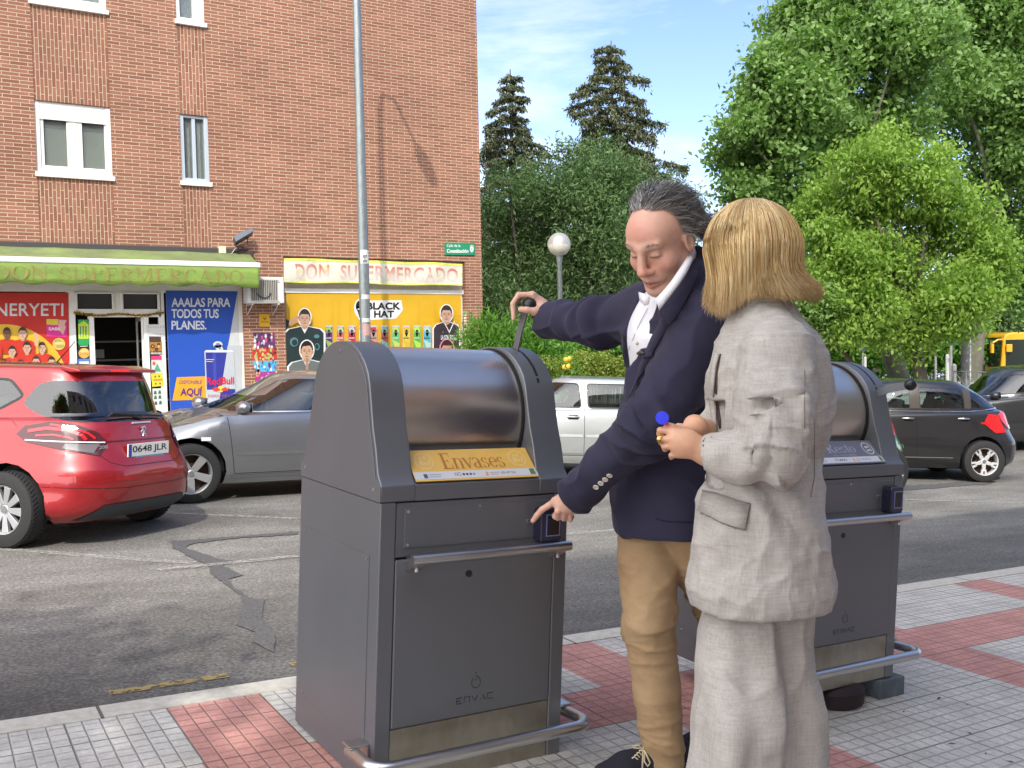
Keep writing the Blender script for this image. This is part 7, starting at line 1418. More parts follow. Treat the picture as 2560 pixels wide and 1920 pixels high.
# =========================================================== the man
def build_man():
    P=lambda x,y,d: A3(PD(x,y,d)); zq=lambda x,y,d: P(1500+x*.2049,460+y*.2049,d)
    foot=onPav(1645,1948); org=np.array([1.93,2.27,G(1.93,2.27)]); root=empty('person',Vector(org),(0,0,0),'grey haired man in navy blazer and khaki trousers, pointing at the card reader','person')
    kn=bin1.matrix_basis@Vector((.615,.327-.11,1.435)); kd=(kn-CAM).dot(fw)
    hd=2.70; hc=P(1655,603,hd); f=cdir(-.60,-.56,.57); M=frame(f,Vector((0,0,1)),R(-5)); s=1.09
    chest=P(1700,850,2.86); neckb=P(1712,735,2.80); pel=P(1668,1235,2.98); lf_=A3(cdir(.50,0,.86)); fo=A3(cdir(-.86,0,.50)); up=np.array([0,0,1.])
    shL=P(1775,815,2.70); shR=P(1606,778,2.98); wrL=P(1436,1243,2.90); elL=P(1612,1075,2.68); wrR=P(1368,785,kd+.0); elR=P(1500,797,3.08)
    S=Solid(np.array([1.05,1.55,-.25]),np.array([2.35,3.15,1.90]),.0042)
    W=head_sdf(S,hc,M,s); S.cap(W(0,-.03,-.06),neckb,.053,.055,.03)
    S.chain([neckb-up*.02,chest,(chest+pel)/2,pel],[.07,.13,.12,.13],.04); S.chain([chest+up*.08,shL],[.06,.06],.03); S.chain([chest+up*.08,shR],[.06,.06],.03)
    S.chain([shL,elL,wrL],[.052,.042,.030],.02); S.chain([shR,elR,wrR],[.052,.042,.030],.02)
    # pointing left hand
    h=lambda x,y,d: P(1300+x*.1567,1120+y*.1567,d); D=2.945
    S.chain([h(980,740,2.90),h(760,830,D-.01)],[.030,.030],.02,flat=None); mc=[h(560,850,D+.0),h(650,905,D-.02),h(760,950,D-.03),h(850,985,D-.025)]
    for q in mc: S.cap(h(850,800,2.90),q,.019,.0135,.014)
    S.ell(h(720,900,D-.006),(.034,.03,.026),None,.02)
    finger(S,[mc[0],h(350,985,D+.02),h(265,1080,D+.03),h(205,1165,D+.035)],.0102)
    for i,(a,b,c) in enumerate([((600,1010),(610,1105),(660,1080)),((700,1040),(700,1130),(745,1100)),((800,1060),(800,1145),(835,1100))]): finger(S,[mc[i+1],h(*a,D-.028+.01*i),h(*b,D+.0),h(*c,D+.02)],.0100-.0006*i)
    finger(S,[h(800,880,D+.03),h(640,1000,D+.035),h(560,1085,D+.03),h(600,1120,D+.02)],.0115)
    for q in mc: S.ell(q+A3(cdir(0,.3,1))*.002,(.0105,.0105,.0105),None,.006)
    # right hand over the ball knob
    g=lambda x,y,d=0: P(1240+x*.13259,680+y*.13259,kd+d)
    S.cap(wrR,g(870,720,.0),.030,.028,.02); S.ell(g(800,640,.01),(.030,.034,.030),None,.02)
    mr=[g(690,430,-.018),g(680,425,.006),g(690,450,.028),g(710,490,.046)]
    for q in mr: S.cap(g(880,700,.01),q,.020,.013,.014)
    for i,q in enumerate(mr):
        e=(.0,.005,.0,-.004)[i]; dz=(-.018,.004,.024,.040)[i]; finger(S,[q,g(430+12*i,430+14*i,dz),g(318+10*i,600+8*i,dz-.001),g(335+6*i,880-22*i,dz-.004)],.0102-.0005*i)
    finger(S,[g(880,770,-.015),g(730,740,-.035),g(580,715,-.040),g(465,705,-.038)],.0125); S.ell(g(820,760,-.012),(.024,.02,.022),None,.02)
    # legs inside the trousers, feet
    hipR=pel-lf_*.09-up*.04; hipL=pel+lf_*.09-up*.04; knR=P(1622,1555,2.93); anR=P(1660,1885,2.98); knL=P(1806,1540,3.10); anL=P(1850,1840,3.22)
    S.chain([hipR,knR,anR],[.07,.05,.035],.03); S.chain([hipL,knL,anL],[.07,.05,.035],.03)
    tint=lambda V: head_tint(V,hc,M,s,(.64,.385,.29),(.46,.17,.14),(.66,.29,.22),(.30,.22,.17))
    o=solidobj(S,'body',MATS['skin'],root,1,None,tint,org)
    # finger nail
    MBn=MB(); t=h(212,1150,D+.03); MBn.sphere(tuple(t-org),.0065,10,None,(1,1,.7)); 
    # --- trousers
    T=Solid(np.array([1.35,1.6,-.25]),np.array([2.5,3.0,.95]),.0065)
    hemR=anR+np.array([0,0,-.015]); T.chain([pel+up*.20,pel+up*.04],[.150,.158],.05,flat=fo,fs=.86); T.chain([hipR+up*.04,(hipR+knR)/2,knR,(knR+hemR)/2,hemR],[.105,.094,.079,.070,.066],.02); T.chain([hipL+up*.04,(hipL+knL)/2,knL,anL],[.105,.092,.078,.066],.02)
    T.slab(anR+np.array([0,0,-.05]),(0,0,-1),.0); 
    def dp(V,N_):
        z=V[:,2]; a=vn(V*np.array([9,9,26])+3)*.5+vn(V*np.array([22,22,34]))*.25; kz=np.exp(-((z-knR[2]-.02)/.16)**2)+.9*np.exp(-((z-anR[2]-.05)/.09)**2)+.35
        r1=1-np.abs(vn(V*np.array([7,7,20])+11)); r2=1-np.abs(vn(V*np.array([13,13,30])+5)); return .008*a*kz+.006*r1**7*kz+.0035*r2**8*kz+.004*vn(V*np.array([9,9,2.5])+7)
    t=solidobj(T,'trousers',KHA,root,1,dp,None,org)
    # stitched side seam
    # --- shoe (right foot seen)
    toe=A3(cdir(-.93,0,.25)); 
    for nm,an in(('R',anR),('L',anL)):
        K=Solid(an+np.array([-.40,-.40,-.16]),an+np.array([.35,.35,.10]),.004); z0=G(an[0],an[1]); b0=np.array([an[0],an[1],z0]); he=b0-toe*.055+up*.035; ba=b0+toe*.13+up*.035; tp=b0+toe*.20+up*.030
        K.chain([he+up*.03,b0+toe*.03+up*.06,ba+up*.008,tp],[.040,.045,.042,.032],.02,flat=up,fs=.95); K.chain([b0+up*.10-toe*.01,b0+up*.05],[.042,.045],.02); K.slab(b0+up*.012,(0,0,-1)); sh=solidobj(K,'shoe',SUE,root,1,None,None,org)
        b=MB(); pts=[]; side_=np.cross(up,toe)
        out=[he-toe*.035,he+side_*.036,b0+toe*.06+side_*.037,ba+side_*.044,tp+toe*.03+side_*.02,tp+toe*.036,tp+toe*.03-side_*.02,ba-side_*.044,b0+toe*.06-side_*.037,he-side_*.036]
        lo=[(p[0]-org[0],p[1]-org[1],G(p[0],p[1])-org[2]+.001) for p in out]; hi=[(p[0]-org[0],p[1]-org[1],z0-org[2]+.016) for p in out]; n=len(out); b.add(lo+hi,[tuple(range(n)),tuple(range(2*n-1,n-1,-1))]+[(i,(i+1)%n,(i+1)%n+n,i+n) for i in range(n)]); b.build('sole',SOLE,sh,sm_=40)
        if nm=='R':
            b=MB(); sd=A3(cdir(0,0,1))
            l=lambda x,y,d=2.88: tuple(P(1400+x*.217,1560+y*.217,d)-org)
            for k in range(5): b.tube([l(830+28*k,1545-28*k),l(860+26*k,1530-26*k,2.875),l(895+22*k,1560-26*k)],.0022,5)
            b.tube([l(945,1430,2.86),l(900,1395,2.85),l(830,1405,2.85),l(850,1425,2.85),l(940,1432,2.86),l(985,1480,2.85),l(1040,1600,2.85),l(1010,1640,2.85),l(970,1580,2.85),l(975,1480,2.86),l(955,1440,2.86),l(950,1660,2.86)],.0026,6); b.build('shoe_lace',LACE,sh,sm_=60)
    # --- shirt
    T=Solid(np.array([1.3,1.7,.55]),np.array([2.4,3.0,1.60]),.005); T.chain([neckb-up*.03,chest+up*.02,(chest+pel)/2,pel+up*.1],[.090,.158,.156,.160],.05,flat=fo,fs=.84)
    T.cap(chest+up*.06,chest+fo*.05+up*.02,.12,.11,.04); T.cap(W(0,-.035,-.085),neckb-up*.02,.066,.080,.03); T.slab(W(0,-.02,-.118),A3(Vector(M@np.array([0,.55,1]))),0); T.cap(P(1618,742,2.60),P(1618,742,2.80),.016,.016,.006,sub=True)
    shirt=solidobj(T,'shirt',SHW,root,1,lambda V,N_: .004*vn(V*np.array([12,12,7])),None,org)
    # collar blades
    b=MB(); U_=[(1722,636,2.66),(1713,650,2.640),(1700,670,2.625),(1677,704,2.610),(1655,730,2.605),(1637,748,2.610)]; L2=[(1733,646,2.65),(1727,662,2.635),(1714,688,2.615),(1694,717,2.600),(1670,748,2.597),(1648,776,2.605)]
    vs=[]
    for (a,bb) in zip(U_,L2): p0,p1=P(*a)-org,P(*bb)-org; vs+=[p0,(p0+p1)/2+A3(cdir(0,0,1))*.006,p1]
    b.add([tuple(v) for v in vs],[(3*i+j,3*i+3+j,3*i+4+j,3*i+1+j) for i in range(5) for j in(0,1)])
    fb=[P(*a)-org for a in((1598,730,2.67),(1611,734,2.65),(1624,742,2.640),(1623,760,2.638),(1612,764,2.645),(1601,752,2.665))]; k_=len(b.v); b.add([tuple(v) for v in fb],[(0,1,4,5),(1,2,3,4)])
    c_=b.build('collar',SHW,shirt,sm_=60,fix=False); md=c_.modifiers.new('s','SOLIDIFY'); md.thickness=.003
    b=MB()
    # --- jacket
    T=Solid(np.array([1.15,1.55,.40]),np.array([2.55,3.2,1.70]),.0055)
    hemz=P(1600,1352,2.85)[2]
    T.chain([neckb-up*.045+A3(cdir(.2,0,0))*.01,chest+up*.0,(chest+pel)/2+up*.02,pel+up*.02,pel-up*.08],[.105,.172,.166,.176,.188],.06,flat=fo,fs=.84)
    T.cap(neckb-up*.02-fo*.02,shL-up*.01,.075,.078,.05); T.cap(neckb-up*.02-fo*.01,shR-up*.01,.075,.072,.05)
    T.cap(P(1736,672,2.76),P(1790,770,2.82),.052,.085,.05); T.cap(P(1736,676,2.70),P(1690,775,2.68),.026,.040,.03); T.cap(P(1738,668,2.80),neckb-up*.03,.045,.085,.04)
    T.slab(np.array([0,0,hemz]),(0,0,-1),.004)
    # the open front: carved where the jacket surface is, from the collar down to the hem
    vd=cdir(0,0,1)
    def carve(pts,dd=.010):
        Q=[]
        for x,y,r_ in pts:
            d=T.hit(x,y); Q.append(((P(x,y,(d or 2.72)+.004+dd)),r_*(d or 2.72)/FPX))
        for (a,ra),(b_,rb) in zip(Q,Q[1:]): T.cap(a,b_,ra,rb,.004,sub=True,flat=A3(vd),fs=1.6)
    carve([(1618,748,30),(1616,762,34),(1595,818,34),(1574,875,28),(1558,935,20),(1549,990,14),(1544,1050,8)])
    carve([(1512,1215,14),(1522,1270,22),(1528,1330,46),(1520,1400,95)])
    T.cap(W(0,-.028,-.05),W(0,.01,-.17),.061,.064,.008,sub=True)
    ax2=(wrL-elL)/np.linalg.norm(wrL-elL); T.chain([shL,elL,wrL+ax2*-.005],[.088,.074,.052],.05); ax1=(wrR-elR)/np.linalg.norm(wrR-elR); drop=up*-.018; T.chain([shR,elR+drop,wrR+drop+ax1*.02],[.086,.068,.058],.04)
    # cuffs are open
    T.cap(wrL-ax2*.03,wrL+ax2*.12,.041,.046,.004,sub=True); T.cap(wrR+drop-ax1*.02,wrR+drop+ax1*.12,.048,.052,.004,sub=True)
    T.slab(wrL+ax2*.004,ax2,.003,wrL-.09,wrL+.09); T.slab(wrR+drop+ax1*.012,ax1*.95+up*.0,.003,wrR-.10,wrR+.10)
    def dj(V,N_):
        out=.008*vn(V*np.array([6,6,4])+9)+.0035*vn(V*np.array([16,16,9])+2)
        for a,b_ in((shL,elL),(elL,wrL),(shR,elR),(elR,wrR)):
            d=b_-a; L_=np.linalg.norm(d); d=d/L_; q=V-a; t=q@d; rad=np.linalg.norm(q-t[:,None]*d,axis=1); w_=np.exp(-(np.clip(rad-.09,0,1)/.03)**2)*(t>-.05)*(t<L_+.03); ph=vn(V*12)*1.6
            e=np.exp(-((t-(L_ if a is shL or a is shR else 0))/.11)**2)+.25; out+=w_*e*(.0125*np.sin(t*75+ph*2+(q@np.cross(d,up))*34)*np.clip(vn(V*6+4)+.45,0,1))+w_*.006*vn(V*np.array([14,14,11]))
        z=V[:,2]; r1=1-np.abs(vn(V*np.array([6,6,9])+21)); out+=.010*r1**8; out+=.006*np.exp(-((z-chest[2]+.28)/.12)**2)*np.sin((V@fo)*60+z*50+vn(V*8)*2)*.5; return out
    jk=solidobj(T,'blazer',NAVY,root,1,dj,None,org)
    V=np.empty(len(jk.data.vertices)*3); jk.data.vertices.foreach_get('co',V); 
    bv=BVHTree.FromPolygons([tuple(v) for v in V.reshape(-1,3)],[tuple(p.vertices) for p in jk.data.polygons])
    def onj(x,y,z_=None):
        o_=CAM-Vector(org); d=ray(x,y).normalized(); h_=bv.ray_cast(o_,d); return h_
    def ribbon(name,pxs,wds,mt,off=.004,th=.003,par=jk):
        vs=[]; pts=[]
        for x,y in pxs:
            h_=onj(x,y); 
            if h_[0] is None: continue
            n=h_[1]; n=n if n.dot(ray(x,y))<0 else -n; pts.append((h_[0]+n*off,n))
        for i,(p,n) in enumerate(pts):
            t=(pts[min(i+1,len(pts)-1)][0]-pts[max(i-1,0)][0]).normalized(); sd=t.cross(n).normalized(); w_=wds[min(i,len(wds)-1)]/2; vs+=[p+sd*w_,p-sd*w_]
        b=MB(); b.add(vs,[(2*i,2*i+2,2*i+3,2*i+1) for i in range(len(pts)-1)]); o=b.build(name,mt,par,fix=False,sm_=60); md=o.modifiers.new('s','SOLIDIFY'); md.thickness=th; md.offset=0; return o
    sm2=shirt; V2=np.empty(len(sm2.data.vertices)*3); sm2.data.vertices.foreach_get('co',V2); bvs=BVHTree.FromPolygons([tuple(v) for v in V2.reshape(-1,3)],[tuple(p.vertices) for p in sm2.data.polygons])
    keep_bv=bv; bv=bvs
    ribbon('placket_seam',[(1620,772),(1602,806),(1587,842),(1573,877),(1562,913),(1553,950)],[.0016],mat('seam_grey',(.35,.35,.40),.9),.0035,.001,sm2)
    for x,y in((1592,858),(1573,908),(1562,955)):
        h_=onj(x,y)
        if h_[0] is not None: b=MB(); b.sphere(tuple(h_[0]+Vector(A3(vd))*.004),.005,10,None,(1,1,1)); b.build('shirt_button',mat('button_cream',(.6,.55,.42),.4),sm2,sm_=80)
    bv=keep_bv
    # lapels seen on the near side, pocket, buttons, far lapel
    lap=[(1738,676),(1724,704),(1710,730),(1695,757),(1680,785),(1664,815),(1646,848),(1629,882),(1612,918),(1597,955),(1583,992)]
    ribbon('lapel',[(x-4,y) for x,y in lap],[.026,.034,.038,.04,.04,.038,.035,.03,.024,.017,.008],NAVY,.0055,.004); ribbon('lapel_edge',[(x+17-1.3*i,y+2) for i,(x,y) in enumerate(lap)],[.0025],mat('navy_dark',(.005,.004,.012),.9),.0075,.001)
    ribbon('breast_pocket',[(1590,893),(1612,890),(1636,886)],[.012],NAVY,.004,.004); ribbon('pocket_edge',[(1588,899),(1612,895.5),(1638,892)],[.0025],MATS['navy_dark'],.005,.001)
    ribbon('pin',[(1598,884),(1606,880),(1616,884)],[.006,.010,.004],mat('pin_brown',(.07,.05,.04),.5),.008,.003)
    ribbon('pocket_flap_edge',[(1640,1296),(1665,1303),(1700,1305),(1735,1306)],[.003],MATS['navy_dark'],.002,.001)
    for x,y in((1490,1217),(1502,1207),(1513,1198),(1524,1218-30)):
        h_=onj(x,y); 
        if h_[0] is None: continue
        n=h_[1]; n=n if n.dot(ray(x,y))<0 else -n; Mx=n.to_track_quat('Z','Y').to_matrix().to_4x4(); Mx.translation=h_[0]+n*.001; b=MB(); b.lathe([(.0085,0),(.0088,.002),(.0075,.003),(.0062,.0022),(.001,.0022)],20,Mx); o=b.build('button',BTN,jk,sm_=50); b=MB()
        for q in((.002,.002),(-.002,.002),(.002,-.002),(-.002,-.002)): b.cyl(tuple(Mx@Vector((q[0],q[1],.0021))),tuple(Mx@Vector((q[0],q[1],.0028))),.0009,n=6)
        b.build('thread',mat('thread_brown',(.2,.15,.08),.8),o)
    # shirt cuff
    MB().tube([tuple(wrR+drop*.6-ax1*.02-org),tuple(wrR+drop*.6+ax1*.014-org)],[.040,.042],24,cap=False).build('shirt_cuff',mat('cuff_blue',(.30,.36,.50),.8),jk,sm_=60,fix=False)
    # --- hair
    rs=np.random.default_rng(12); n=9500; A_=rs.uniform(-np.pi,np.pi,n*3); T_=np.arccos(rs.uniform(-.25,1,n*3)); L_=np.c_[np.sin(T_)*np.sin(A_),np.sin(T_)*np.cos(A_),np.cos(T_)]
    # no hair on the forehead; receding at the temples
    keep=(L_[:,1]<.42+.18*np.cos(L_[:,0]*3.2))&~((L_[:,1]>.36)&(L_[:,2]<.62))&~((L_[:,1]>.52)); keep&=(L_[:,2]>-.15-.5*(L_[:,1]<-.1)); L_=L_[keep][:n]; n=len(L_)
    ce=np.array([0,-.014,.036]); rr=np.array([.078,.099,.089]); m_=12; paths=np.zeros((n,m_,3)); p=ce+L_*rr; ph=rs.uniform(0,6.28,n); amp=rs.uniform(.002,.0055,n)*(1+1.4*(L_[:,2]<.5)); ln=rs.uniform(.065,.11,n)*(1+.45*(L_[:,2]<.45))
    clump=np.floor(L_[:,0]*5)+np.floor(L_[:,2]*6)*7; cph=(clump*2.399)%6.28
    for i in range(m_):
        t=i/(m_-1); paths[:,i]=p; nrm=(p-ce)/rr**2; nrm/=np.linalg.norm(nrm,axis=1)[:,None]
        fl=np.c_[np.sign(L_[:,0])*(.22+.25*(L_[:,2]<.5))+.1*np.sin(cph),-1.0*np.ones(n),-.25-.55*t-.5*(L_[:,2]<.45)]+.25*np.c_[np.sin(cph+3*t),np.zeros(n),np.cos(cph*1.3+4*t)]*(t)
        fl-=nrm*(np.sum(fl*nrm,1)[:,None])*(1-.45*t); fl/=np.linalg.norm(fl,axis=1)[:,None]; wild=(rs.random(n)<.10) if i==0 else wild; tgt=.008+.017*t**1.1*(1+1.1*(L_[:,2]<.45))+.010*((L_[:,2]<.4)&(L_[:,1]>-.4))+.022*wild*t**1.5; dd=(np.linalg.norm((p-ce)/rr,axis=1)-1)*.088
        p=p+fl*(ln/m_)[:,None]+nrm*((tgt-dd)*.45)[:,None]+nrm*(amp*np.sin(cph+t*11+ph*.25))[:,None]*t+np.cross(nrm,fl)*(amp*1.3*np.cos(cph*1.7+t*10))[:,None]*t
    Wp=np.array(hc)+(paths*s)@M.T; strands('hair',Wp,.00062,hairmats('grey_hair',[(.085,.08,.08),(.20,.19,.185),(.34,.33,.32),(.55,.54,.52),(.14,.13,.125)],.45),root,org,rs)
    # eyebrows
    n=160; e=np.repeat([1,-1],n//2); u=rs.random(n); st=np.c_[e*(.014+.032*u),.0935-.014*u+rs.normal(size=n)*.0008,.0325+.003*np.sin(u*2.4)+rs.normal(size=n)*.0018]; d=np.c_[e*.008,-.002*np.ones(n),.0025*np.ones(n)+rs.normal(size=n)*.002]; pa=np.stack([st+d*t+np.array([0,.002,0])*math.sin(3*t) for t in(0,.33,.66,1)],1); strands('eyebrow',np.array(hc)+(pa*s)@M.T,.0006,hairmats('brow',[(.10,.08,.07),(.2,.17,.15)],.6),root,org,rs)
    return root
man=build_man()
# =========================================================== the woman
def build_woman():
    P=lambda x,y,d: A3(PD(x,y,d)); D=2.38; up=np.array([0,0,1.]); fo=A3(cdir(-.95,0,-.30)); lf_=A3(cdir(-.30,0,.95))
    org=np.array([1.78,1.70,G(1.78,1.70)]); root=empty('person',Vector(org),(0,0,0),'blonde woman in grey linen suit, back half turned, holding a blue token','person')
    hc=P(1884,640,2.42); f=cdir(-.93,-.22,-.28); M=frame(f,Vector((0,0,1)),R(0)); s=1.0
    neckb=P(1905,785,2.42); chest=P(1925,960,2.42); pel=P(1905,1380,2.40); shL=P(1945,885,2.275); shR=P(1880,870,2.58); elL=P(1930,1122,2.20); wrL=P(1768,1132,2.30); elR=P(1880,1130,2.62); wrR=P(1762,1075,2.42)
    S=Solid(np.array([1.2,1.25,-.2]),np.array([2.45,2.45,1.75]),.0042); W=head_sdf(S,hc,M,s,1,'f'); S.cap(W(0,-.03,-.06),neckb,.046,.05,.03)
    S.chain([neckb,chest,(chest+pel)/2,pel],[.06,.10,.09,.08],.04); S.chain([chest+up*.08,shL],[.05,.045],.03); S.chain([chest+up*.08,shR],[.05,.045],.03); S.chain([shL,elL,wrL],[.042,.036,.026],.02); S.chain([shR,elR,wrR],[.042,.036,.025],.02)
    anL=P(1860,2010,2.42); anR=P(1930,2000,2.55); pl2=P(1905,1400,2.48); S.chain([pl2,P(1875,1540,2.47),P(1850,1700,2.40),anL],[.06,.045,.045,.034],.02); S.chain([pl2,P(1940,1540,2.49),P(1950,1700,2.47),anR],[.06,.045,.045,.034],.02)
    g=lambda x,y,d: P(1600+x*.13259,1000+y*.13259,d); Dh=2.30
    S.cap(wrL,g(960,840,Dh),.027,.028,.02,flat=up,fs=1.15); S.ell(g(800,800,Dh),(.030,.026,.034),None,.02)
    mc=[g(640,600,Dh-.004),g(620,730,Dh-.012),g(640,880,Dh-.008),g(700,1010,Dh+.0)]
    for q in mc: S.cap(g(980,860,Dh),q,.017,.0108,.012)
    for i,(a,b,c) in enumerate([((385,570),(370,640),(470,560)),((385,740),(400,800),(500,770)),((455,870),(470,930),(560,900)),((590,1040),(590,1080),(680,1040))]): finger(S,[mc[i],g(*a,Dh+.004),g(*b,Dh+.018),g(*c,Dh+.032)],.0088-.0006*i)
    finger(S,[g(900,640,Dh+.02),g(720,545,Dh+.015),g(600,500,Dh+.01),g(500,462,Dh+.006)],.0092)
    # other hand behind
    g2=2.37; S.cap(wrR,g(1080,520,g2),.024,.024,.02); S.ell(g(1010,480,g2),(.026,.024,.026),None,.02)
    for i,(x,y) in enumerate([(930,390),(985,375),(1040,385),(1090,410)]): finger(S,[g(1110,430+20*i,g2),g(x,y,g2+.004*i),g(x-15,y+70,g2-.012),g(x+30,y+105,g2-.006)],.0084)
    finger(S,[g(1080,560,g2-.01),g(980,540,g2-.015),g(860,520,g2-.01),g(720,480,g2-.008)],.009)
    tint=lambda V: head_tint(V,hc,M,s,(.64,.36,.23),(.45,.10,.10),(.64,.31,.21),(.25,.15,.08)); solidobj(S,'body',MATS['skin'],root,1,None,tint,org)
    nl=g(492,447,Dh-.004); b=MB(); b.sphere(tuple(nl-org),.0062,12,None,(1.1,1,.75)); b.build('painted_nail',mat('nail_red',(.75,.02,.05),.15,coat=.6),root,sm_=80)
    b=MB(); rc=g(400,740,Dh+.0); dv=A3(Vector(g(455,740,Dh)-g(385,740,Dh+.01)).normalized()); a1=np.cross(dv,up); a1/=np.linalg.norm(a1); a2=np.cross(dv,a1)
    for o_ in(-.003,.001,.005): b.tube([tuple(rc+dv*o_+a1*.0098*math.cos(t)+a2*.0098*math.sin(t)-org) for t in [k*math.pi/8 for k in range(17)]],.0016,6)
    b.build('finger_ring',mat('ring_gold',(.75,.5,.15),.2,1),root,sm_=60)
    # trousers
    T=Solid(np.array([1.2,1.2,-.2]),np.array([2.5,2.4,.95]),.0065)
    hip=pel-up*.02; T.chain([pel+up*.1,hip],[.12,.128],.05,flat=A3(cdir(0,0,1)),fs=.85)
    T.chain([P(1862,1440,2.47),P(1848,1590,2.42),P(1838,1800,2.36),P(1822,1990,2.35)],[.080,.100,.112,.120],.03); T.chain([P(1930,1420,2.45),P(1945,1640,2.45),P(1955,1800,2.43),P(1965,1990,2.43)],[.098,.086,.088,.102],.015)
    T.slab(np.array([0,0,G(1.8,1.7)+.03]),(0,0,-1),0)
    def dt(V,N_):
        c=V@A3(cdir(1,0,0)); z=V[:,2]; r1=1-np.abs(vn(V*np.array([9,9,4])+31)); return .009*r1**6+.012*np.sin(c*44+vn(V*np.array([4,4,1.5]))*3.2)*np.clip((.75-z)*2,.3,1)+.008*vn(V*np.array([10,10,7]))+.004*vn(V*np.array([24,24,20]))
    solidobj(T,'trousers',LIN,root,1,dt,None,org)
    # jacket
    T=Solid(np.array([1.2,1.15,.35]),np.array([2.5,2.5,1.55]),.005); n_=A3(cdir(0,0,1))
    T.chain([neckb-up*.03,chest+up*.05,chest-up*.06,P(1905,1200,2.42),P(1905,1330,2.40),P(1905,1460,2.40)],[.075,.136,.142,.128,.152,.180],.05,flat=n_,fs=.84)
    T.chain([neckb-up*.02,shL+up*.0],[.06,.074],.04); T.chain([neckb-up*.02,shR-up*.005],[.06,.066],.04)
    a2=(wrL-elL)/np.linalg.norm(wrL-elL); T.chain([shL,(shL+elL)/2,elL],[.088,.092,.080],.02); T.chain([elL-up*.012,elL+a2*.09-up*.012,wrL-a2*.01],[.075,.060,.047],.012); a3=(wrR-elR)/np.linalg.norm(wrR-elR); T.chain([shR,elR,wrR-a3*.02],[.065,.055,.046],.035)
    hz=P(1900,1512,2.40)[2]; T.slab(np.array([0,0,hz]),tuple(-up*1.0),.003)
    T.slab(wrL-a2*.005,a2,.003,wrL-.09,wrL+.09); T.cap(wrL-a2*.03,wrL+a2*.1,.040,.043,.004,sub=True); T.slab(wrR-a3*.01,a3,.003,wrR-.07,wrR+.07)
    # folds cut and raised on the near sleeve
    zf=lambda x,y,d=2.155: P(1260+x*.4069,950+y*.4069,d)
    for a,b_,r_,sb in [((1840,180),(1600,420),.012,0),((1830,250),(1640,520),.010,0),((1540,400),(1700,520),.013,0),((1550,400),(1530,520),.010,1),((1560,430),(1640,540),.008,1),((1780,60),(1500,110),.012,0),((1850,120),(1500,220),.010,0),((1480,180),(1830,90),.007,1),((1840,330),(1700,600),.010,0)]:
        a_,bb=zf(*a),zf(*b_)
        T.cap(a_,bb,r_*.9,r_*.5,.012,sub=bool(sb))
    fr=lambda x,y,d: P(x,y,d)
    T.cap(fr(1782,1000,2.36),fr(1800,1085,2.34),.006,.016,.008,sub=True,flat=n_,fs=2)
    def dw(V,N_):
        r1=1-np.abs(vn(V*np.array([8,8,10])+31)); r2=1-np.abs(vn(V*np.array([17,17,20])+3)); out=.005*vn(V*np.array([9,9,6])+2)+.005*r1**7+.003*r2**7+.0035*vn(V*np.array([22,22,16]))+.0022*vn(V*np.array([45,45,30]))
        for a,b_ in((shL,elL),(elL,wrL)):
            d=b_-a; L_=np.linalg.norm(d); d=d/L_; q=V-a; t=q@d; rad=np.linalg.norm(q-t[:,None]*d,axis=1); w_=np.exp(-(np.clip(rad-.07,0,1)/.025)**2)*(t>-.03)*(t<L_+.02); out+=w_*.0125*np.sin(t*70+vn(V*8)*4+(q@up)*25)*np.clip(vn(V*6+8)+.5,0,1)
        z=V[:,2]; wz=P(1905,1230,2.4)[2]; out+=.006*np.exp(-((z-wz)/.09)**2)*np.sin((V@A3(cdir(1,0,0)))*55+z*40+vn(V*6)*2); return out
    jk=solidobj(T,'blazer',LIN,root,1,dw,None,org); V=np.empty(len(jk.data.vertices)*3); jk.data.vertices.foreach_get('co',V); bv=BVHTree.FromPolygons([tuple(v) for v in V.reshape(-1,3)],[tuple(p.vertices) for p in jk.data.polygons])
    def ribbon(name,pxs,wds,mt,off=.004,th=.003):
        pts=[];vs=[]
        for x,y in pxs:
            h_=bv.ray_cast(CAM-Vector(org),ray(x,y).normalized())
            if h_[0] is None: continue
            n=h_[1]; n=n if n.dot(ray(x,y))<0 else -n; pts.append((h_[0]+n*off,n))
        for i,(p,n) in enumerate(pts): t=(pts[min(i+1,len(pts)-1)][0]-pts[max(i-1,0)][0]).normalized(); sd=t.cross(n).normalized(); w_=wds[min(i,len(wds)-1)]/2; vs+=[p+sd*w_,p-sd*w_]
        b=MB(); b.add(vs,[(2*i,2*i+2,2*i+3,2*i+1) for i in range(len(pts)-1)]); o=b.build(name,mt,jk,fix=False,sm_=60); md=o.modifiers.new('s','SOLIDIFY'); md.thickness=th; md.offset=0; return o
    z6=lambda x,y:(1260+x*.4069,950+y*.4069); DKS=mat('linen_seam',(.22,.19,.165),.9)
    # flap as a small sheet hanging on the jacket
    fl=[z6(1225,690),z6(1290,700),z6(1360,720),z6(1440,745),z6(1515,765)]; fl2=[z6(1210,810),z6(1280,840),z6(1350,880),z6(1420,905),z6(1480,918)]
    vs=[]
    for k in range(5):
        for (x,y),of in((fl[k],.003),(((fl[k][0]+fl2[k][0])/2,(fl[k][1]+fl2[k][1])/2),.006),(fl2[k],.008)):
            h_=bv.ray_cast(CAM-Vector(org),ray(x,y).normalized())
            if h_[0] is None: h_=bv.ray_cast(CAM-Vector(org),ray(x+14,y).normalized())
            if h_[0] is None: h_=(Vector(P(x,y,2.3)-org),-ray(x,y).normalized())
            n=h_[1] if h_[1].dot(ray(x,y))<0 else -h_[1]; vs.append(h_[0]+n*of)
    b=MB(); b.add(vs,[(3*k+j,3*k+3+j,3*k+4+j,3*k+1+j) for k in range(4) for j in(0,1)]); o=b.build('pocket_flap',LIN,jk,fix=False,sm_=60); md=o.modifiers.new('s','SOLIDIFY'); md.thickness=.004; md.offset=0
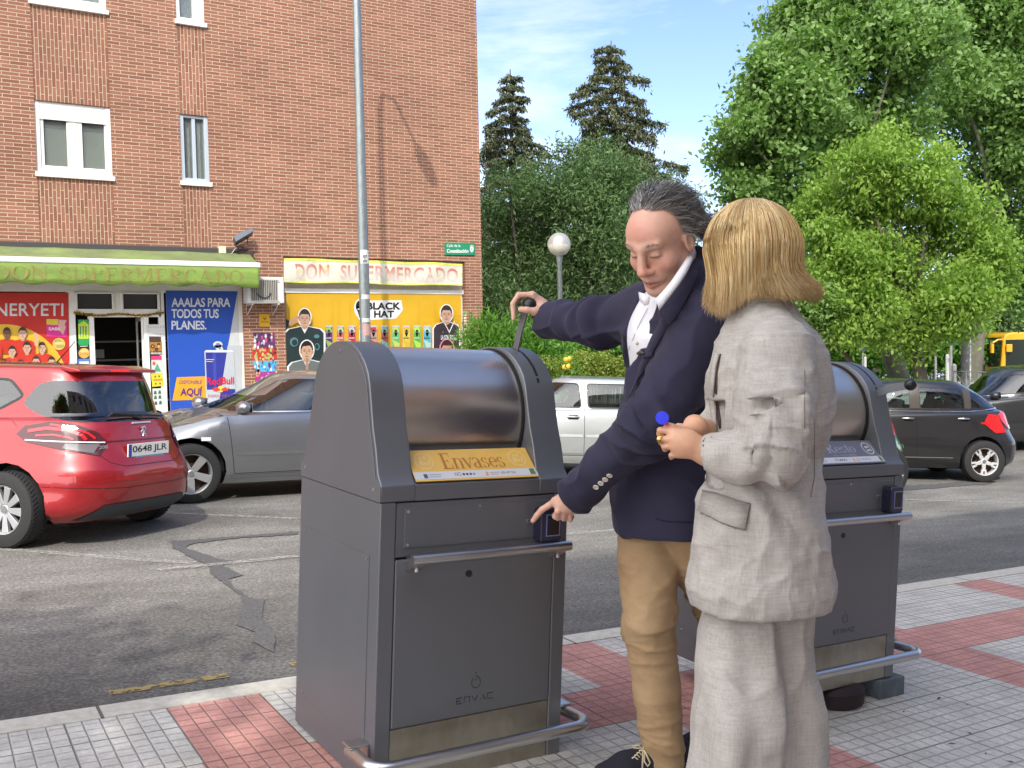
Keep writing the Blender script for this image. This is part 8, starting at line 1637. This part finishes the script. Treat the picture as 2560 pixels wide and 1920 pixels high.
    ribbon('flap_seam',[(x+.5,y-2) for x,y in fl],[.003],DKS,.006,.001); ribbon('flap_shadow_line',[(x,y+2.5) for x,y in fl2[:5]]+[z6(1515,765)],[.0025],DKS,.002,.001)  # second strip is the flap's shadow, painted as a dark line below it
    ribbon('back_seam',[z6(1905,240+40*k) if k<9 else z6(1905-8*(k-9),240+40*k) for k in range(13)],[.002],DKS,.0015,.001); ribbon('sleeve_seam',[z6(1845,-60+45*k) for k in range(9)],[.002],DKS,.0015,.001)
    h_=bv.ray_cast(CAM-Vector(org),ray(*z6(1330,630)).normalized()); b=MB(); b.sphere(tuple(h_[0] or (0,0,1)),.0035,8); b.build('red_button',mat('red_thread',(.3,.01,.02),.5),jk)
    ribbon('lapel',[z6(1318,-160),z6(1300,-80),z6(1288,0),z6(1283,80),z6(1290,160),z6(1300,240),z6(1312,310)],[.018,.022,.022,.020,.018,.014,.006],LIN,.006,.004); ribbon('lapel_edge',[z6(1334,-160),z6(1318,-80),z6(1308,0),z6(1304,80),z6(1312,160),z6(1322,240),z6(1330,300)],[.003,.004,.006,.008,.010,.010,.004],mat('maroon_edge',(.07,.035,.035),.8),.002,.001)
    # collar
    b=MB(); nb=neckb-up*.0; vs=[]
    for k in range(13):
        t=-2.2+4.4*k/12; d=-fo*math.cos(t)+lf_*math.sin(t); vs+=[nb+d*.060+up*.030-org,nb+d*.066+up*.034-org,nb+d*.086-up*.012-org]
    b.add([tuple(v) for v in vs],[(3*k+j,3*k+1+j,3*k+4+j,3*k+3+j) for k in range(12) for j in(0,1)]); o=b.build('collar',LIN,jk,fix=False,sm_=60); md=o.modifiers.new('s','SOLIDIFY'); md.thickness=.003
    # hair: a bob of fine strands over an under-layer
    ce=P(1877,622,2.42); ax=up; rs=np.random.default_rng(31); rr=np.array([.106,.124,.127]); Mh=frame(Vector(fo),Vector((0,0,1)),0)
    n=14000; ph=rs.uniform(-np.pi,np.pi,n*2); front=np.cos(ph); keep=(np.abs(ph)>.34); ph=ph[keep][:n]; n=len(ph); th0=np.abs(rs.normal(size=n))*.25+.03; cover=rs.random(n)<.30; th0=np.where(rs.random(n)<.45,rs.uniform(.1,1.5,n),th0); lay=np.where(cover,rs.uniform(.94,1.0,n),rs.uniform(.78,1.0,n)); m_=15; paths=np.zeros((n,m_,3))
    clump=np.floor((ph+np.pi)*9); cp=np.sin(clump*12.9898)*43758.5453; cp=cp-np.floor(cp); zend=-.118+.006*np.sin(ph*5)+rs.normal(size=n)*.010-.050*np.clip(np.cos(ph)+.15,0,1)+.030*np.exp(-((np.abs(ph)-.4)/.35)**2); side=np.sin(ph); back=np.clip(-np.cos(ph),0,1)
    for i in range(m_):
        t=i/(m_-1); tt=np.minimum(1,t/.55); th=th0+(1.62-th0)*tt; 
        x=rr[0]*np.sin(th)*side; y=rr[1]*np.sin(th)*np.cos(ph)-.0*th; z=rr[2]*np.cos(th)
        if t>.55:
            v=(t-.55)/.45; z=rr[2]*np.cos(1.62)+(zend-rr[2]*np.cos(1.62))*v; pinch=1-.13*np.sin(v*2.2)+.30*v**2.2*(.30+back*1.1)+.03*(cp-.5)*v; x=x*pinch; y=y*pinch-.012*v*back
        wv=.003*np.sin(t*6+cp*6.28+ph*3)*t+.0015*np.sin(t*13+clump)*t; wv=wv*.5+.0035*np.sin(ph*7+t*4+2*np.sin(ph*3))*t+.005*np.sin(ph*3.3-t*5)*t; fly=fly_ if i else None
        if i==0: fly_=(rs.random(n)<.10)*rs.uniform(.002,.013,n); fly=fly_
        x=x*lay**(.5)+side*(wv+fly*t*(1+np.sin(t*9+ph*5))); y=y*lay**.5+np.cos(ph)*(wv+fly*t); z=z*np.where(z>0,lay**.5,1)
        paths[:,i]=np.c_[x,y,z]
    Wp=ce+paths@Mh.T; strands('hair',Wp,.00068,hairmats('blonde',[(.60,.40,.16),(.72,.53,.25),(.82,.66,.38),(.46,.27,.09),(.36,.19,.06),(.70,.50,.22)],.36),root,org,rs,3)
    U=Solid(ce-.2,ce+.2,.006); U.ell(ce,(.078,.088,.090),Mh,.0); U.cap(ce-fo*.0,ce-up*.10-fo*.0,.078,.070,.02); U.slab(ce-up*.095,(0,0,-1)); 
    fc=W(0,.06,-.03); U.cap(fc,fc+A3(f)*.12,.060,.075,.01,sub=True); solidobj(U,'hair_underlayer',mat('blonde_dark',(.30,.17,.07),.6),root,1,lambda V,N_: .004*vn(V*np.array([60,60,8])),None,org)
    # a few flyaway strands
    # token held in the fingers
    tk=g(420,340,Dh-.008)
    return root,tk,g,Dh
woman,tk,gq,Dh=build_woman()
tn=cdir(-.1,.1,1).to_track_quat('Z','Y').to_matrix().to_4x4(); tn.translation=Vector(tk)
b=MB(); b.lathe([(.001,-.0018),(.0150,-.0018),(.0160,-.0008),(.0160,.0008),(.0150,.0018),(.001,.0018)],32,tn); p1=Vector(gq(500,455,Dh-.004)); p0=Vector(gq(430,370,Dh-.008)); b.tube([p0,p1],[(.0115,.002),(.0065,.002)],12,flat=cdir(1,0,0))
o=b.build('token',mat('token_blue',(.012,.03,.75),.3,coat=.4),None,sm_=40); tag(o,"round blue plastic token held up in the woman's fingers",'token')
